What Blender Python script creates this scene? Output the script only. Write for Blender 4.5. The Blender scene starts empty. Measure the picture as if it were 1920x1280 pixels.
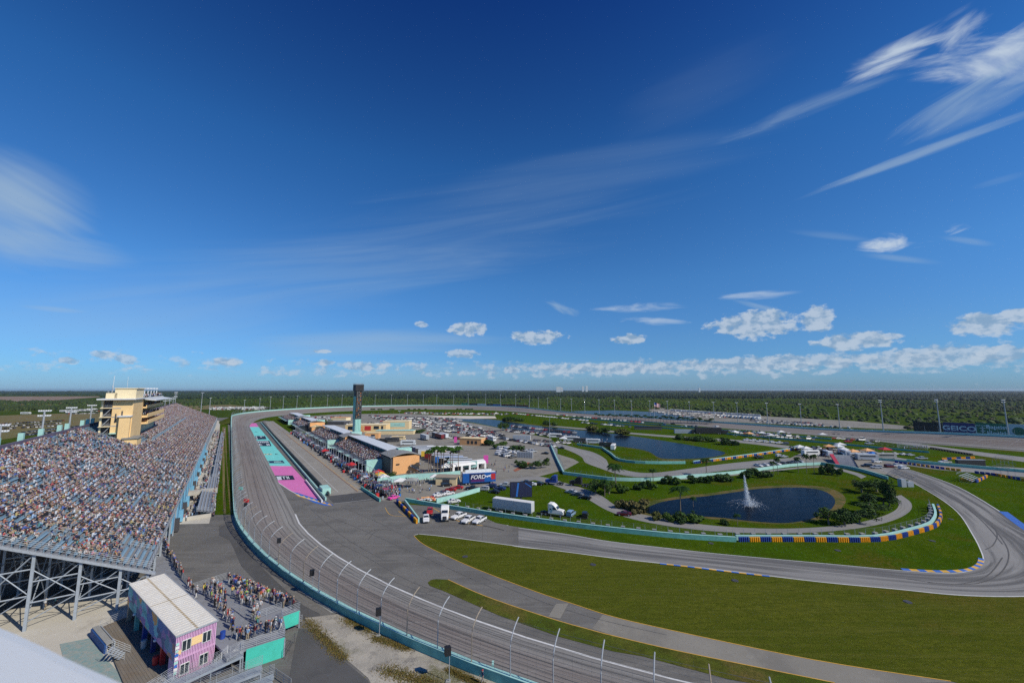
import bpy, bmesh, math, random
import numpy as np
from mathutils import Vector, Matrix
from mathutils.geometry import tessellate_polygon
random.seed(7); RS = np.random.RandomState(11)
sc = bpy.context.scene; COL = sc.collection
R = math.radians
# ---------------- camera, world, sun, exposure ----------------
FPX = 746.67; PITCH = R(6.87); CH = 40.0
cam = bpy.data.cameras.new('camera'); camo = bpy.data.objects.new('camera', cam); COL.objects.link(camo)
cam.sensor_width = 36; cam.lens = 14.0; cam.clip_start = 0.1; cam.clip_end = 60000
camo.location = (0, 0, CH); camo.rotation_euler = (R(90) + PITCH, 0, 0)
cam.dof.use_dof = True; cam.dof.focus_distance = 250; cam.dof.aperture_fstop = 1.8
sc.camera = camo
sc.view_settings.view_transform = 'Standard'; sc.view_settings.look = 'None'
sc.view_settings.exposure = EXPO = 0.0; sc.view_settings.gamma = 1
sc.cycles.use_denoising = False; sc.cycles.sample_clamp_indirect = 3; sc.cycles.use_adaptive_sampling = True; sc.cycles.adaptive_threshold = .012; sc.cycles.adaptive_min_samples = 12
sc.cycles.max_bounces = 5; sc.cycles.volume_bounces = 0; sc.cycles.transparent_max_bounces = 12
SUN_EL = R(40); SUN_DIR = Vector((0.885 * math.cos(SUN_EL), -0.465 * math.cos(SUN_EL), math.sin(SUN_EL))).normalized()
sl = bpy.data.lights.new('sun', 'SUN'); sl.energy = 4.2; sl.angle = R(0.5); sl.color = (1, .925, .79)
so = bpy.data.objects.new('sun', sl); COL.objects.link(so)
so.rotation_euler = SUN_DIR.to_track_quat('Z', 'Y').to_euler()
SKYROT = math.atan2(SUN_DIR.x, SUN_DIR.y)

def ray(x, y):
    u = (x - 960) / FPX; v = (y - 640) / FPX
    return u, math.cos(PITCH) + v * math.sin(PITCH), -(v * math.cos(PITCH) - math.sin(PITCH))
def G(x, y, z=0.0):
    r = ray(x, y); t = (z - CH) / r[2]
    return Vector((r[0] * t, r[1] * t, z))
def hgt(x, y, p):                       # height seen at photo point (x,y) above the ground point p
    r = ray(x, y); return CH + r[2] * p.y / r[1]
def PX(p):
    c, s = math.cos(PITCH), math.sin(PITCH); z = p[2] - CH
    d = p[1] * c + z * s
    return 960 + FPX * p[0] / d, 640 - FPX * (-p[1] * s + z * c) / d
DX, DY, NX, NY = -.575, .818, .818, .575
def W(s, n, z=0.0): return Vector((s * DX + n * NX, s * DY + n * NY, z))
def toSN(p): return p[0] * DX + p[1] * DY, p[0] * NX + p[1] * NY
SROT = math.atan2(DY, DX)               # heading of the front straight
def smooth(a, b, x):
    t = min(1, max(0, (x - a) / (b - a))); return t * t * (3 - 2 * t)
def zf(s): return 4.0 - 3.0 * smooth(110, 210, s)      # outer ground beside the near turn
def catmull(pts, n=6):
    out = []; P = [pts[0]] + list(pts) + [pts[-1]]
    for i in range(1, len(P) - 2):
        for k in range(n):
            t = k / n
            out.append(tuple(.5 * (2 * b + (c - a) * t + (2 * a - 5 * b + 4 * c - d) * t * t + (3 * b - a - 3 * c + d) * t ** 3)
                             for a, b, c, d in zip(P[i - 1], P[i], P[i + 1], P[i + 2])))
    out.append(tuple(pts[-1])); return out

# ---------------- node helpers ----------------
class NT:
    def __init__(s, nt): s.t = nt; s.n = nt.nodes; s.l = nt.links
    def add(s, typ, **kw):
        n = s.n.new(typ)
        for k, v in kw.items(): setattr(n, k, v)
        return n
    def put(s, sock, v):
        if isinstance(v, bpy.types.NodeSocket): s.l.new(v, sock)
        elif isinstance(v, (tuple, list, Vector)):
            v = tuple(v)
            if len(v) == 3 and len(sock.default_value) == 4: v = v + (1,)
            sock.default_value = v
        else: sock.default_value = v
    def m(s, op, a, b=None, c=None, clamp=False):
        n = s.add('ShaderNodeMath', operation=op, use_clamp=clamp); s.put(n.inputs[0], a)
        if b is not None: s.put(n.inputs[1], b)
        if c is not None: s.put(n.inputs[2], c)
        return n.outputs[0]
    def v(s, op, a, b=None, out=0):
        n = s.add('ShaderNodeVectorMath', operation=op); s.put(n.inputs[0], a)
        if b is not None: s.put(n.inputs[1], b)
        return n.outputs[out]
    def mr(s, x, a, b, c=0.0, d=1.0, smooth_=False):
        n = s.add('ShaderNodeMapRange'); n.interpolation_type = 'SMOOTHSTEP' if smooth_ else 'LINEAR'
        for i, q in enumerate((x, a, b, c, d)): s.put(n.inputs[i], q)
        return n.outputs[0]
    def mix(s, f, a, b, bt='MIX'):
        n = s.add('ShaderNodeMix', data_type='RGBA', blend_type=bt)
        s.put(n.inputs[0], f); s.put(n.inputs[6], a); s.put(n.inputs[7], b); return n.outputs[2]
    def noise(s, vec, scale, det=3, rough=.55, dist=0.0):
        n = s.add('ShaderNodeTexNoise'); s.put(n.inputs['Vector'], vec); n.inputs['Scale'].default_value = scale
        n.inputs['Detail'].default_value = det; n.inputs['Roughness'].default_value = rough; n.inputs['Distortion'].default_value = dist
        return n.outputs[0]
    def xyz(s, x, y, z):
        n = s.add('ShaderNodeCombineXYZ'); s.put(n.inputs[0], x); s.put(n.inputs[1], y); s.put(n.inputs[2], z); return n.outputs[0]
    def sep(s, v):
        n = s.add('ShaderNodeSeparateXYZ'); s.put(n.inputs[0], v); return n.outputs

# ---------------- world: sky and clouds ----------------
w = bpy.data.worlds.new('World'); sc.world = w; w.use_nodes = True
T = NT(w.node_tree); T.n.clear()
sky = T.add('ShaderNodeTexSky', sky_type='NISHITA', sun_disc=False, sun_elevation=SUN_EL, sun_rotation=SKYROT)
sky.altitude = 0; sky.air_density = 1.0; sky.dust_density = .3; sky.ozone_density = 3.0
dirv = T.add('ShaderNodeTexCoord').outputs['Generated']
dx, dy, dz = T.sep(dirv)
ramp = T.add('ShaderNodeValToRGB'); T.put(ramp.inputs[0], dz)
cr = ramp.color_ramp
SKYRAMP = [(0, (.32, .57, 1.07)), (.04, (.31, .62, 1.10)), (.12, (.35, .66, 1.05)), (.25, (.345, .74, 1.13)), (.5, (.21, .65, 1.12)), (.74, (.08, .31, .80))]
while len(cr.elements) < len(SKYRAMP): cr.elements.new(.5)
for e, (p, c) in zip(cr.elements, SKYRAMP): e.position = p; e.color = tuple(q / 1.8 for q in c) + (1,)
skyc = T.mix(1.0, T.mix(1.0, sky.outputs[0], ramp.outputs[0], 'MULTIPLY'), (1.8, 1.8, 1.8), 'MULTIPLY')
def cloud(cur, x, y, hw, hh, ang, dens, nscale, stretch=3.0, lo=.35, hi=.75, col=(9.5, 9.8, 10.2), edge=1.0, det=5, dist=1.1, seed=0.0):
    """a cloud at the heading of photo point (x,y); half-size in units of tan(angle), ang = tilt"""
    r = Vector(ray(x, y)).normalized(); rt = r.cross(Vector((0, 0, 1))).normalized(); up = rt.cross(r)
    def loc(dx_, dy_): q = Vector(ray(x + dx_, y - dy_)).normalized(); return Vector((q.dot(rt) / q.dot(r), q.dot(up) / q.dot(r)))
    W_, H_ = hw * FPX, hh * FPX; e1 = loc(W_ * .5 * math.cos(R(ang)), W_ * .5 * math.sin(R(ang))) - loc(-W_ * .5 * math.cos(R(ang)), -W_ * .5 * math.sin(R(ang))); e2 = loc(-H_ * .5 * math.sin(R(ang)), H_ * .5 * math.cos(R(ang))) - loc(H_ * .5 * math.sin(R(ang)), -H_ * .5 * math.cos(R(ang)))
    hw = e1.length; ang = math.degrees(math.atan2(e1.y, e1.x)); hh = abs(e1.x * e2.y - e1.y * e2.x) / e1.length
    c = T.v('DOT_PRODUCT', dirv, r, 1); c2 = T.m('MAXIMUM', c, .05)
    a = T.m('DIVIDE', T.v('DOT_PRODUCT', dirv, rt, 1), c2); b = T.m('DIVIDE', T.v('DOT_PRODUCT', dirv, up, 1), c2)
    ca, sa = math.cos(R(ang)), math.sin(R(ang))
    p = T.m('ADD', T.m('MULTIPLY', a, ca), T.m('MULTIPLY', b, sa)); q = T.m('SUBTRACT', T.m('MULTIPLY', b, ca), T.m('MULTIPLY', a, sa))
    pn = T.m('DIVIDE', p, hw); qn = T.m('DIVIDE', q, hh)
    d = T.m('SQRT', T.m('ADD', T.m('MULTIPLY', pn, pn), T.m('MULTIPLY', qn, qn)))
    msk = T.mr(d, 0.1, edge, 1, 0, True)
    nz = T.noise(T.xyz(T.m('DIVIDE', p, stretch), q, seed), nscale, det, .6, dist)
    g = T.mr(T.m('ADD', nz, T.m('MULTIPLY', T.m('SUBTRACT', msk, 1), .42)), lo - .02, hi, 0, 1, True)
    f = T.m('MULTIPLY', g, T.m('MULTIPLY', T.mr(msk, 0, .3, 0, dens), T.m('GREATER_THAN', c, .1)), clamp=True)
    return T.mix(f, cur, col)
def px(n): return n / FPX
WISP = (3.5, 4.8, 6.2); BR = (5.6, 6.5, 7.5)
cur = skyc
CL = [  # x, y, half width, half height, tilt, density, noise scale, stretch, lo, hi
 (1870, 112, px(240), px(62), 6, .95, 20, 3.6, .24, .66, BR), (1800, 62, px(100), px(50), 38, .8, 22, 2.6, .26, .70, BR), (1680, 108, px(170), px(34), 24, .85, 24, 4.5, .24, .68, BR),
 (1900, 80, px(100), px(34), 32, .8, 24, 4, .26, .7, BR), (1500, 208, px(250), px(28), 21, .50, 24, 9, .22, .7, WISP), (1830, 190, px(260), px(66), 26, .6, 22, 8, .25, .72, WISP),
 (1705, 296, px(300), px(11), 20.5, .5, 26, 9, .14, .62, WISP), (1668, 460, px(95), px(24), 3, .9, 34, 3.0, .26, .62, BR), (1680, 484, px(100), px(9), -6, .35, 15, 8, .15, .7, WISP),
 (1792, 431, px(50), px(18), 14, .8, 40, 3, .26, .62, BR), (1815, 452, px(70), px(9), -8, .35, 16, 5, .2, .7, WISP), (1560, 442, px(120), px(12), -6, .25, 16, 8, .2, .7, WISP), (1870, 340, px(100), px(11), 16, .2, 12, 8, .2, .7, WISP),
 (20, 400, px(215), px(150), -28, .85, 5, 2.6, .18, .72, WISP), (110, 480, px(210), px(60), -10, .45, 12, 5, .2, .8, WISP), (0, 330, px(170), px(70), -25, .35, 6, 3, .15, .8, WISP),
 (860, 430, px(620), px(120), 9, .19, 14, 12, .22, .8, WISP), (640, 505, px(600), px(90), 3, .24, 16, 12, .22, .8, WISP), (300, 590, px(480), px(90), 1, .3, 5, 9, .12, .8, WISP), (1100, 330, px(420), px(55), 10, .2, 6, 9, .15, .85, WISP),
 (1290, 180, px(240), px(80), 24, .08, 6, 6, .15, .85, WISP), (105, 580, px(80), px(7), -5, .42, 16, 6, .15, .7, WISP),
 (1215, 575, px(155), px(14), 3, .62, 30, 5, .27, .68, BR), (1415, 553, px(130), px(11), 3, .66, 34, 5, .26, .68, BR), (1240, 603, px(100), px(11), -2, .6, 36, 4, .28, .68, BR), (1430, 577, px(80), px(8), -14, .5, 16, 5, .2, .7, WISP),
 (720, 640, px(300), px(34), 2, .5, 8, 9, .15, .75, WISP), (1058, 578, px(45), px(11), -20, .6, 20, 2, .2, .7, WISP), (1000, 700, px(1000), px(30), 0, .45, 5, 10, .12, .75, WISP),
]
for i, a in enumerate(CL): cur = cloud(cur, a[0], a[1], a[2] * 1.15, a[3] * 1.25, a[4], a[5], a[6], a[7], a[8], a[9], a[10], seed=i * 3.1)
# cumulus: pseudo-heading coordinates, a low band plus single heaps
az = T.m('ARCTAN2', dx, dy); el = T.m('ARCSINE', dz)
def cumul(cur, mask, scale, th, seed, dens=.9, wgt=.42):
    v1 = T.xyz(T.m('MULTIPLY', az, 1.0), T.m('MULTIPLY', el, 1.5), seed)
    n1 = T.noise(v1, scale, 7, .60, .1)
    v2 = T.v('ADD', v1, (-.010, .012, 0)); n2 = T.noise(v2, scale, 4, .55, .25)
    f = T.m('MULTIPLY', T.mr(T.m('ADD', n1, T.m('MULTIPLY', T.m('SUBTRACT', mask, 1), wgt)), th, th + .17, 0, 1, True), dens)
    lit = T.mr(T.m('SUBTRACT', n1, n2), -.13, .10, 0, 1, True)
    cc = T.mix(lit, (2.5, 3.8, 5.4), (4.9, 5.8, 6.9))
    return T.mix(T.m('MULTIPLY', f, T.mr(mask, 0, .15)), cur, cc)
band = T.m('MULTIPLY', T.mr(el, R(.8), R(2.2), .45, 1, True), T.mr(el, R(3.3), R(5.6), 1, 0, True))
band = T.m('MULTIPLY', band, T.mr(az, R(-50), R(42), .80, 1.0))
cur = cumul(cur, band, 30, .41, 2.0, .62)
def heaps(pts):
    tot = None
    for x, y, hw, hh in pts:
        r = Vector(ray(x, y)).normalized(); a0 = math.atan2(r.x, r.y); e0 = math.asin(r.z)
        rr = math.hypot(px(x - 960), 1); 
        a = T.m('DIVIDE', T.m('SUBTRACT', az, a0), px(hw) / rr ** 2); e = T.m('DIVIDE', T.m('SUBTRACT', el, e0), px(hh) / rr)
        g = T.mr(T.m('ADD', T.m('MULTIPLY', a, a), T.m('MULTIPLY', e, e)), 0, 2.2, 1, 0)
        tot = g if tot is None else T.m('MAXIMUM', tot, g)
    return tot
H1 = heaps([(1412, 608, 95, 30), (1530, 597, 36, 30), (880, 617, 42, 16), (1005, 632, 60, 16), (1183, 636, 36, 12), (1600, 640, 90, 20), (1850, 608, 95, 25), (1900, 590, 40, 14)])
cur = cumul(cur, H1, 30, .20, 9.0, .85, .75)
H2 = heaps([(235, 672, 30, 11), (192, 664, 26, 9), (127, 676, 24, 8), (680, 686, 50, 10), (425, 678, 36, 9), (610, 679, 22, 6), (865, 663, 36, 10), (1670, 630, 26, 8), (790, 608, 16, 7), (600, 658, 24, 5), (960, 693, 20, 9), (1750, 668, 190, 24), (1450, 680, 260, 16), (1150, 690, 200, 12), (1880, 662, 60, 20)])
cur = cumul(cur, H2, 40, .22, 4.0, .72, .70)
bg = T.add('ShaderNodeBackground'); T.put(bg.inputs[0], cur); bg.inputs[1].default_value = 0.10
T.l.new(bg.outputs[0], T.add('ShaderNodeOutputWorld').inputs[0])

# ---------------- materials ----------------
MC = {}
def mat(name, col, rough=.6, metal=0.0, ns=0.0, na=0.25, col2=None, spec=.5, emit=0.0, bump=0.0, alpha=1.0):
    if name in MC: return MC[name]
    m = bpy.data.materials.new(name); m.use_nodes = True; t = NT(m.node_tree)
    b = t.n['Principled BSDF']; b.inputs['Roughness'].default_value = rough; b.inputs['Metallic'].default_value = metal
    b.inputs['Specular IOR Level'].default_value = spec
    c = tuple(col)
    if ns:
        oc = t.add('ShaderNodeTexCoord').outputs['Object']
        f = t.mr(t.noise(oc, ns, 5, .65), .3, .7)
        c2 = col2 or tuple(min(1, x * (1 + na)) for x in col); c1 = c if col2 else tuple(x * (1 - na) for x in col)
        t.put(b.inputs['Base Color'], t.mix(f, c1, c2))
        if bump:
            bn = t.add('ShaderNodeBump'); bn.inputs['Distance'].default_value = bump; t.put(bn.inputs['Height'], f); t.l.new(bn.outputs[0], b.inputs['Normal'])
    else: t.put(b.inputs['Base Color'], c)
    if emit: t.put(b.inputs['Emission Color'], c); b.inputs['Emission Strength'].default_value = emit
    if alpha < 1: b.inputs['Alpha'].default_value = alpha
    MC[name] = m; return m
def attrmat(name, rough=.8):
    m = bpy.data.materials.new(name); m.use_nodes = True; t = NT(m.node_tree); b = t.n['Principled BSDF']
    a = t.add('ShaderNodeAttribute', attribute_name='Col'); t.l.new(a.outputs['Color'], b.inputs['Base Color']); b.inputs['Roughness'].default_value = rough
    b.inputs['Specular IOR Level'].default_value = .25
    MC[name] = m; return m
def gmat(name, cols, scales, rough=.9, streak=None, bump=0.0, spots=None, uv=False, spec=.15):
    """ground: base colour mixed through a list of (colour, scale, lo, hi, strength)"""
    m = bpy.data.materials.new(name); m.use_nodes = True; t = NT(m.node_tree); b = t.n['Principled BSDF']
    b.inputs['Roughness'].default_value = rough; b.inputs['Specular IOR Level'].default_value = spec
    tc = t.add('ShaderNodeTexCoord'); oc = tc.outputs['UV'] if uv else tc.outputs['Object']
    c = cols[0]
    for i, (cc, (scl, lo, hi, st)) in enumerate(zip(cols[1:], scales)):
        vec = t.v('ADD', oc, (i * 17.3, i * 5.1, 0))
        if isinstance(scl, tuple): vec = t.v('MULTIPLY', vec, scl); s_ = 1
        else: s_ = scl
        c = t.mix(t.m('MULTIPLY', t.mr(t.noise(vec, s_, 5, .62), lo, hi, 0, 1, True), st), c, cc)
    t.put(b.inputs['Base Color'], c)
    if bump:
        bn = t.add('ShaderNodeBump'); bn.inputs['Distance'].default_value = bump; t.put(bn.inputs['Height'], t.noise(oc, 6, 4, .7)); t.l.new(bn.outputs[0], b.inputs['Normal'])
    MC[name] = m; return m

# ---------------- mesh builder ----------------
class MB:
    def __init__(s): s.v = []; s.f = []; s.mi = []
    def add(s, vs, fs, mi=0):
        o = len(s.v); s.v += [tuple(x) for x in vs]; s.f += [tuple(i + o for i in f) for f in fs]; s.mi += [mi] * len(fs); return s
    def box(s, c, d, rz=0.0, mi=0, taper=1.0):
        ca, sa = math.cos(rz), math.sin(rz); vs = []
        for z in (-.5, .5):
            k = taper if z > 0 else 1
            for x, y in ((-.5, -.5), (.5, -.5), (.5, .5), (-.5, .5)):
                a, b = x * d[0] * k, y * d[1] * k; vs.append((c[0] + a * ca - b * sa, c[1] + a * sa + b * ca, c[2] + z * d[2]))
        return s.add(vs, [(0, 3, 2, 1), (4, 5, 6, 7), (0, 1, 5, 4), (1, 2, 6, 5), (2, 3, 7, 6), (3, 0, 4, 7)], mi)
    def tube(s, pts, r, n=6, mi=0, cap=True):
        pts = [Vector(p) for p in pts]; rs = r if isinstance(r, (list, tuple)) else [r] * len(pts); vs = []; fs = []
        for i, p in enumerate(pts):
            d = (pts[min(i + 1, len(pts) - 1)] - pts[max(i - 1, 0)]).normalized()
            a = d.cross(Vector((0, 0, 1)) if abs(d.z) < .9 else Vector((1, 0, 0))).normalized(); b = d.cross(a)
            for k in range(n):
                t = 2 * math.pi * k / n; vs.append(p + (a * math.cos(t) + b * math.sin(t)) * rs[i])
        for i in range(len(pts) - 1):
            for k in range(n): fs.append((i * n + k, i * n + (k + 1) % n, (i + 1) * n + (k + 1) % n, (i + 1) * n + k))
        if cap: fs += [tuple(range(n)), tuple(range((len(pts) - 1) * n + n - 1, (len(pts) - 1) * n - 1, -1))]
        return s.add(vs, fs, mi)
    def prism(s, poly, z0, z1, mi=0, side=None, top=True, bot=False):
        n = len(poly); P0 = [Vector((p[0], p[1], z0 if not callable(z0) else z0(p))) for p in poly]; P1 = [Vector((p[0], p[1], z1 if not callable(z1) else z1(p))) for p in poly]
        tri = tessellate_polygon([[Vector((p[0], p[1], 0)) for p in poly]])
        def o(t):
            a, b, c = [P1[i] for i in t]; return t if (b - a).cross(c - a).z > 0 else (t[0], t[2], t[1])
        tri = [o(t) for t in tri]
        if top: s.add(P1, tri, mi)
        if bot: s.add(P0, [(a, c, b) for a, b, c in tri], mi)
        area = sum(poly[i][0] * poly[(i + 1) % n][1] - poly[(i + 1) % n][0] * poly[i][1] for i in range(n))
        q = [(i, (i + 1) % n, n + (i + 1) % n, n + i) for i in range(n)]
        if area < 0: q = [t[::-1] for t in q]
        return s.add(P0 + P1, q, mi if side is None else side)
    def extr(s, prof, a, b, mi=0, caps=True):
        """profile of (across, z) extruded from point a to point b (along); across = left-hand normal"""
        a = Vector(a); b = Vector(b); d = (b - a); d.z = 0; d.normalize(); nn = Vector((d.y, -d.x, 0)); n = len(prof); vs = []
        for o in (a, b): vs += [o + nn * p[0] + Vector((0, 0, p[1])) for p in prof]
        fs = [(i, (i + 1) % n, n + (i + 1) % n, n + i) for i in range(n)]
        if caps: fs += [tuple(range(n - 1, -1, -1)), tuple(range(n, 2 * n))]
        return s.add(vs, fs, mi)
    def loft(s, rows, mi=0, closed=False):
        n = len(rows[0]); vs = [p for r in rows for p in r]; fs = []
        for i in range(len(rows) - 1):
            for k in range(n if closed else n - 1): fs.append((i * n + k, i * n + (k + 1) % n, (i + 1) * n + (k + 1) % n, (i + 1) * n + k))
        return s.add(vs, fs, mi)
    def wall(s, pts, th, h, mi=0, z0=-.3):
        """a wall of thickness th along points (Vector with ground z); one closed ring per joint"""
        rows = []; P = [Vector(p) for p in pts]
        for i, p in enumerate(P):
            d = P[min(i + 1, len(P) - 1)] - P[max(i - 1, 0)]; d.z = 0; d.normalize(); nn = Vector((d.y, -d.x, 0)) * th / 2; hh = h(i) if callable(h) else h
            rows.append([p + nn + Vector((0, 0, z0)), p + nn + Vector((0, 0, hh)), p - nn + Vector((0, 0, hh)), p - nn + Vector((0, 0, z0))])
        s.loft(rows, mi, True); n = len(rows); o = len(s.v) - 4 * n
        s.f += [(o, o + 1, o + 2, o + 3), (o + 4 * n - 1, o + 4 * n - 2, o + 4 * n - 3, o + 4 * n - 4)]; s.mi += [mi, mi]; return s
    def build(s, name, mats, parent=None, org=None, smoothf=False, fix=False):
        me = bpy.data.meshes.new(name); o = Vector(org) if org is not None else Vector((0, 0, 0))
        me.from_pydata([tuple(Vector(v) - o) for v in s.v] if org is not None else s.v, [], s.f)
        for m in (mats if isinstance(mats, (list, tuple)) else [mats]): me.materials.append(MC[m] if isinstance(m, str) else m)
        me.polygons.foreach_set('material_index', s.mi)
        if fix:
            bm = bmesh.new(); bm.from_mesh(me); bmesh.ops.recalc_face_normals(bm, faces=bm.faces); bm.to_mesh(me); bm.free()
        if smoothf: me.polygons.foreach_set('use_smooth', [True] * len(me.polygons))
        ob = bpy.data.objects.new(name, me); COL.objects.link(ob); ob.location = o
        if parent: ob.parent = parent
        return ob
def tag(o, label=None, cat=None, group=None, kind=None):
    if label: o['label'] = label
    if cat: o['category'] = cat
    if group: o['group'] = group
    if kind: o['kind'] = kind
    return o
def empty(name, loc, rz=0.0, label=None, cat=None, group=None):
    e = bpy.data.objects.new(name, None); COL.objects.link(e); e.location = loc; e.rotation_euler = (0, 0, rz); return tag(e, label, cat, group)
def npmesh(name, V, F, Cc, mats, parent=None, kind=None, quads=None):
    """mass mesh: V (n,3), F (m,k) with a colour per face"""
    me = bpy.data.meshes.new(name); k = F.shape[1]
    me.vertices.add(len(V)); me.vertices.foreach_set('co', V.astype(np.float32).ravel())
    me.loops.add(F.size); me.loops.foreach_set('vertex_index', F.astype(np.int32).ravel())
    me.polygons.add(len(F)); me.polygons.foreach_set('loop_start', np.arange(0, F.size, k, dtype=np.int32))
    try: me.polygons.foreach_set('loop_total', np.full(len(F), k, dtype=np.int32))
    except Exception: pass
    me.update(calc_edges=True)
    if Cc is not None:
        a = me.color_attributes.new('Col', 'FLOAT_COLOR', 'CORNER')
        cc = np.ones((F.size, 4), np.float32); cc[:, :3] = np.repeat(Cc, k, axis=0); a.data.foreach_set('color', cc.ravel())
    me.materials.append(MC[mats]); ob = bpy.data.objects.new(name, me); COL.objects.link(ob)
    if parent: ob.parent = parent
    if kind: ob['kind'] = kind
    return ob
def dup(root, loc, rz, label=None, group=None, cols=None, name=None, scale=None):
    """copy of a thing with copies of its parts and sub-parts"""
    def cp(o, par):
        c = o.copy(); COL.objects.link(c); c.parent = par
        for ch in o.children: cp(ch, c)
        return c
    r = root.copy(); COL.objects.link(r); r.location = loc; r.rotation_euler = (0, 0, rz)
    for ch in root.children: cp(ch, r)
    if label: r['label'] = label
    if group: r['group'] = group
    if scale: r.scale = scale if isinstance(scale, tuple) else (scale,) * 3
    return r
def recolor(o, slot, m):
    o.material_slots[slot].link = 'OBJECT'; o.material_slots[slot].material = MC[m] if isinstance(m, str) else m
ORDW = ['first', 'second', 'third', 'fourth', 'fifth', 'sixth', 'seventh', 'eighth', 'ninth', 'tenth', 'eleventh', 'twelfth', 'thirteenth', 'fourteenth', 'fifteenth', 'sixteenth', 'seventeenth', 'eighteenth', 'nineteenth', 'twentieth']
TENS = {2: 'twenty', 3: 'thirty', 4: 'forty', 5: 'fifty', 6: 'sixty', 7: 'seventy', 8: 'eighty', 9: 'ninety'}
TENO = {30: 'thirtieth', 40: 'fortieth', 50: 'fiftieth', 60: 'sixtieth', 70: 'seventieth', 80: 'eightieth', 90: 'ninetieth', 100: 'hundredth'}
def nth(i):                              # 0-based
    k = i + 1
    if k <= 20: return ORDW[i]
    if k in TENO: return TENO[k]
    return TENS[k // 10] + '-' + ORDW[k % 10 - 1] if k < 100 else nth(k - 101) + ' past the hundredth'
# ---------------- material list ----------------
M = mat
M('turq', (.15, .42, .37), .7, ns=.9, na=.22); M('turq_pale', (.36, .62, .56), .6, ns=.5, na=.12); M('turq_bright', (.06, .52, .40), .65, ns=.6, na=.12)
M('white', (.72, .72, .70), .5, ns=.6, na=.06); M('whitepaint', (.62, .62, .60), .6, ns=1.5, na=.18); M('yellowpaint', (.62, .36, .05), .7, ns=1.5, na=.2)
M('steel', (.33, .37, .41), .5, .1, ns=2, na=.12); M('galv', (.36, .39, .42), .55, .15, ns=3, na=.15); M('dark', (.02, .02, .022), .6); M('darkgrey', (.06, .06, .065), .6)
M('rust', (.30, .25, .19), .7, ns=3, na=.2); M('wire', (.13, .14, .15), .5, .4); M('glass', (.02, .03, .04), .12, spec=.8); M('tyre', (.02, .02, .02), .8)
M('conc', (.46, .43, .37), .85, ns=.25, na=.16); M('concgrey', (.30, .30, .28), .85, ns=.3, na=.15); M('orange', (.72, .38, .16), .8, ns=.3, na=.07); M('cream', (.74, .58, .33), .8, ns=.3, na=.06)
M('roofwhite', (.64, .66, .67), .45, ns=1, na=.06); M('roofgrey', (.26, .26, .24), .6, ns=.6, na=.15); M('purple', (.13, .11, .17), .8, ns=.5, na=.15)
M('yelwall', (.80, .56, .27), .85, ns=.3, na=.06); M('creamwall', (.78, .66, .42), .85, ns=.3, na=.05); M('pink', (.66, .40, .60), .5, ns=1.2, na=.05); M('hotpink', (.72, .10, .42), .5)
M('blue', (.02, .06, .30), .45, ns=1, na=.15); M('blueyel', (.80, .38, .015), .45, ns=1, na=.12); M('paneblue', (.16, .40, .58), .6, ns=.5, na=.1); M('seatblue', (.22, .34, .43), .5, ns=.3, na=.14)
M('deckgrey', (.23, .24, .26), .7, ns=.5, na=.15); M('deckwood', (.17, .155, .13), .85, ns=.6, na=.25); M('red', (.50, .03, .03), .45); M('signgreen', (.01, .16, .08), .6); M('signblue', (.03, .035, .16), .6)
M('signnavy', (.015, .02, .06), .6); M('signblack', (.012, .012, .014), .6); M('signred', (.16, .01, .015), .6); M('signwhite', (.60, .64, .66), .6); M('truckblue', (.03, .16, .50), .4); M('lamp', (.75, .77, .78), .4)
M('trunk', (.20, .16, .12), .9, ns=3, na=.25); M('leaf', (.035, .085, .012), .7, ns=.35, na=.5, spec=.1); M('leafdark', (.018, .050, .008), .7, ns=.4, na=.5, spec=.1)
M('leafyel', (.085, .11, .02), .7, ns=.4, na=.4, spec=.2); M('leafbrown', (.12, .085, .03), .8, ns=.5, na=.3, spec=.2); M('reed', (.11, .11, .03), .8, ns=.4, na=.3)
M('rubber', (.025, .025, .027), .8, ns=.8, na=.3); M('chrome', (.6, .6, .62), .2, .9); M('amber', (.8, .25, .02), .4)
attrmat('crowdcol', .85); attrmat('foliagecol', .75); attrmat('carcol', .35)
GRASS = [(.078, .100, .010), (.120, .130, .015), (.042, .068, .006), (.13, .090, .022), (.062, .078, .008)]
gmat('grass', GRASS + [(.11, .118, .022), (.04, .06, .006), (.10, .10, .02)], [(.028, .42, .62, .8), ((.05, .35, 1), .45, .68, .65), (.016, .51, .60, .7), (1.2, .42, .58, .85), ((.012, .55, 1), .46, .60, .42), ((.25, 1.6, 1), .46, .62, .6), (5, .42, .6, .5)], bump=.12, spec=.0)
gmat('grassin', [(.048, .100, .006), (.078, .108, .008), (.030, .064, .004), (.10, .08, .014), (.038, .068, .004)], [(.05, .42, .6, .7), (.12, .45, .65, .6), (.03, .54, .66, .75), (1.2, .42, .58, .8)], bump=.10, spec=.0)
gmat('grassdry', [(.070, .105, .014), (.12, .125, .022), (.05, .05, .012), (.16, .115, .04), (.05, .06, .015)], [(.06, .42, .6, .8), (.3, .45, .65, .7), (.08, .5, .68, .8), (2.5, .35, .65, .6)], bump=.08, spec=.0)
gmat('scrub', [(.048, .080, .012), (.085, .118, .018), (.022, .044, .009), (.12, .115, .035), (.03, .055, .010)], [(.004, .42, .6, .8), (.016, .45, .62, .8), (.0022, .55, .7, .5), (.06, .4, .65, .7)], spec=.0)
gmat('farmsoil', [(.23, .165, .12), (.28, .20, .15), (.14, .12, .07)], [(.01, .4, .6, .7), (.03, .5, .7, .5)])
gmat('fieldbrown', [(.17, .13, .05), (.13, .13, .04), (.24, .20, .11)], [(.02, .4, .6, .7), (.06, .5, .7, .6)])
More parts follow.
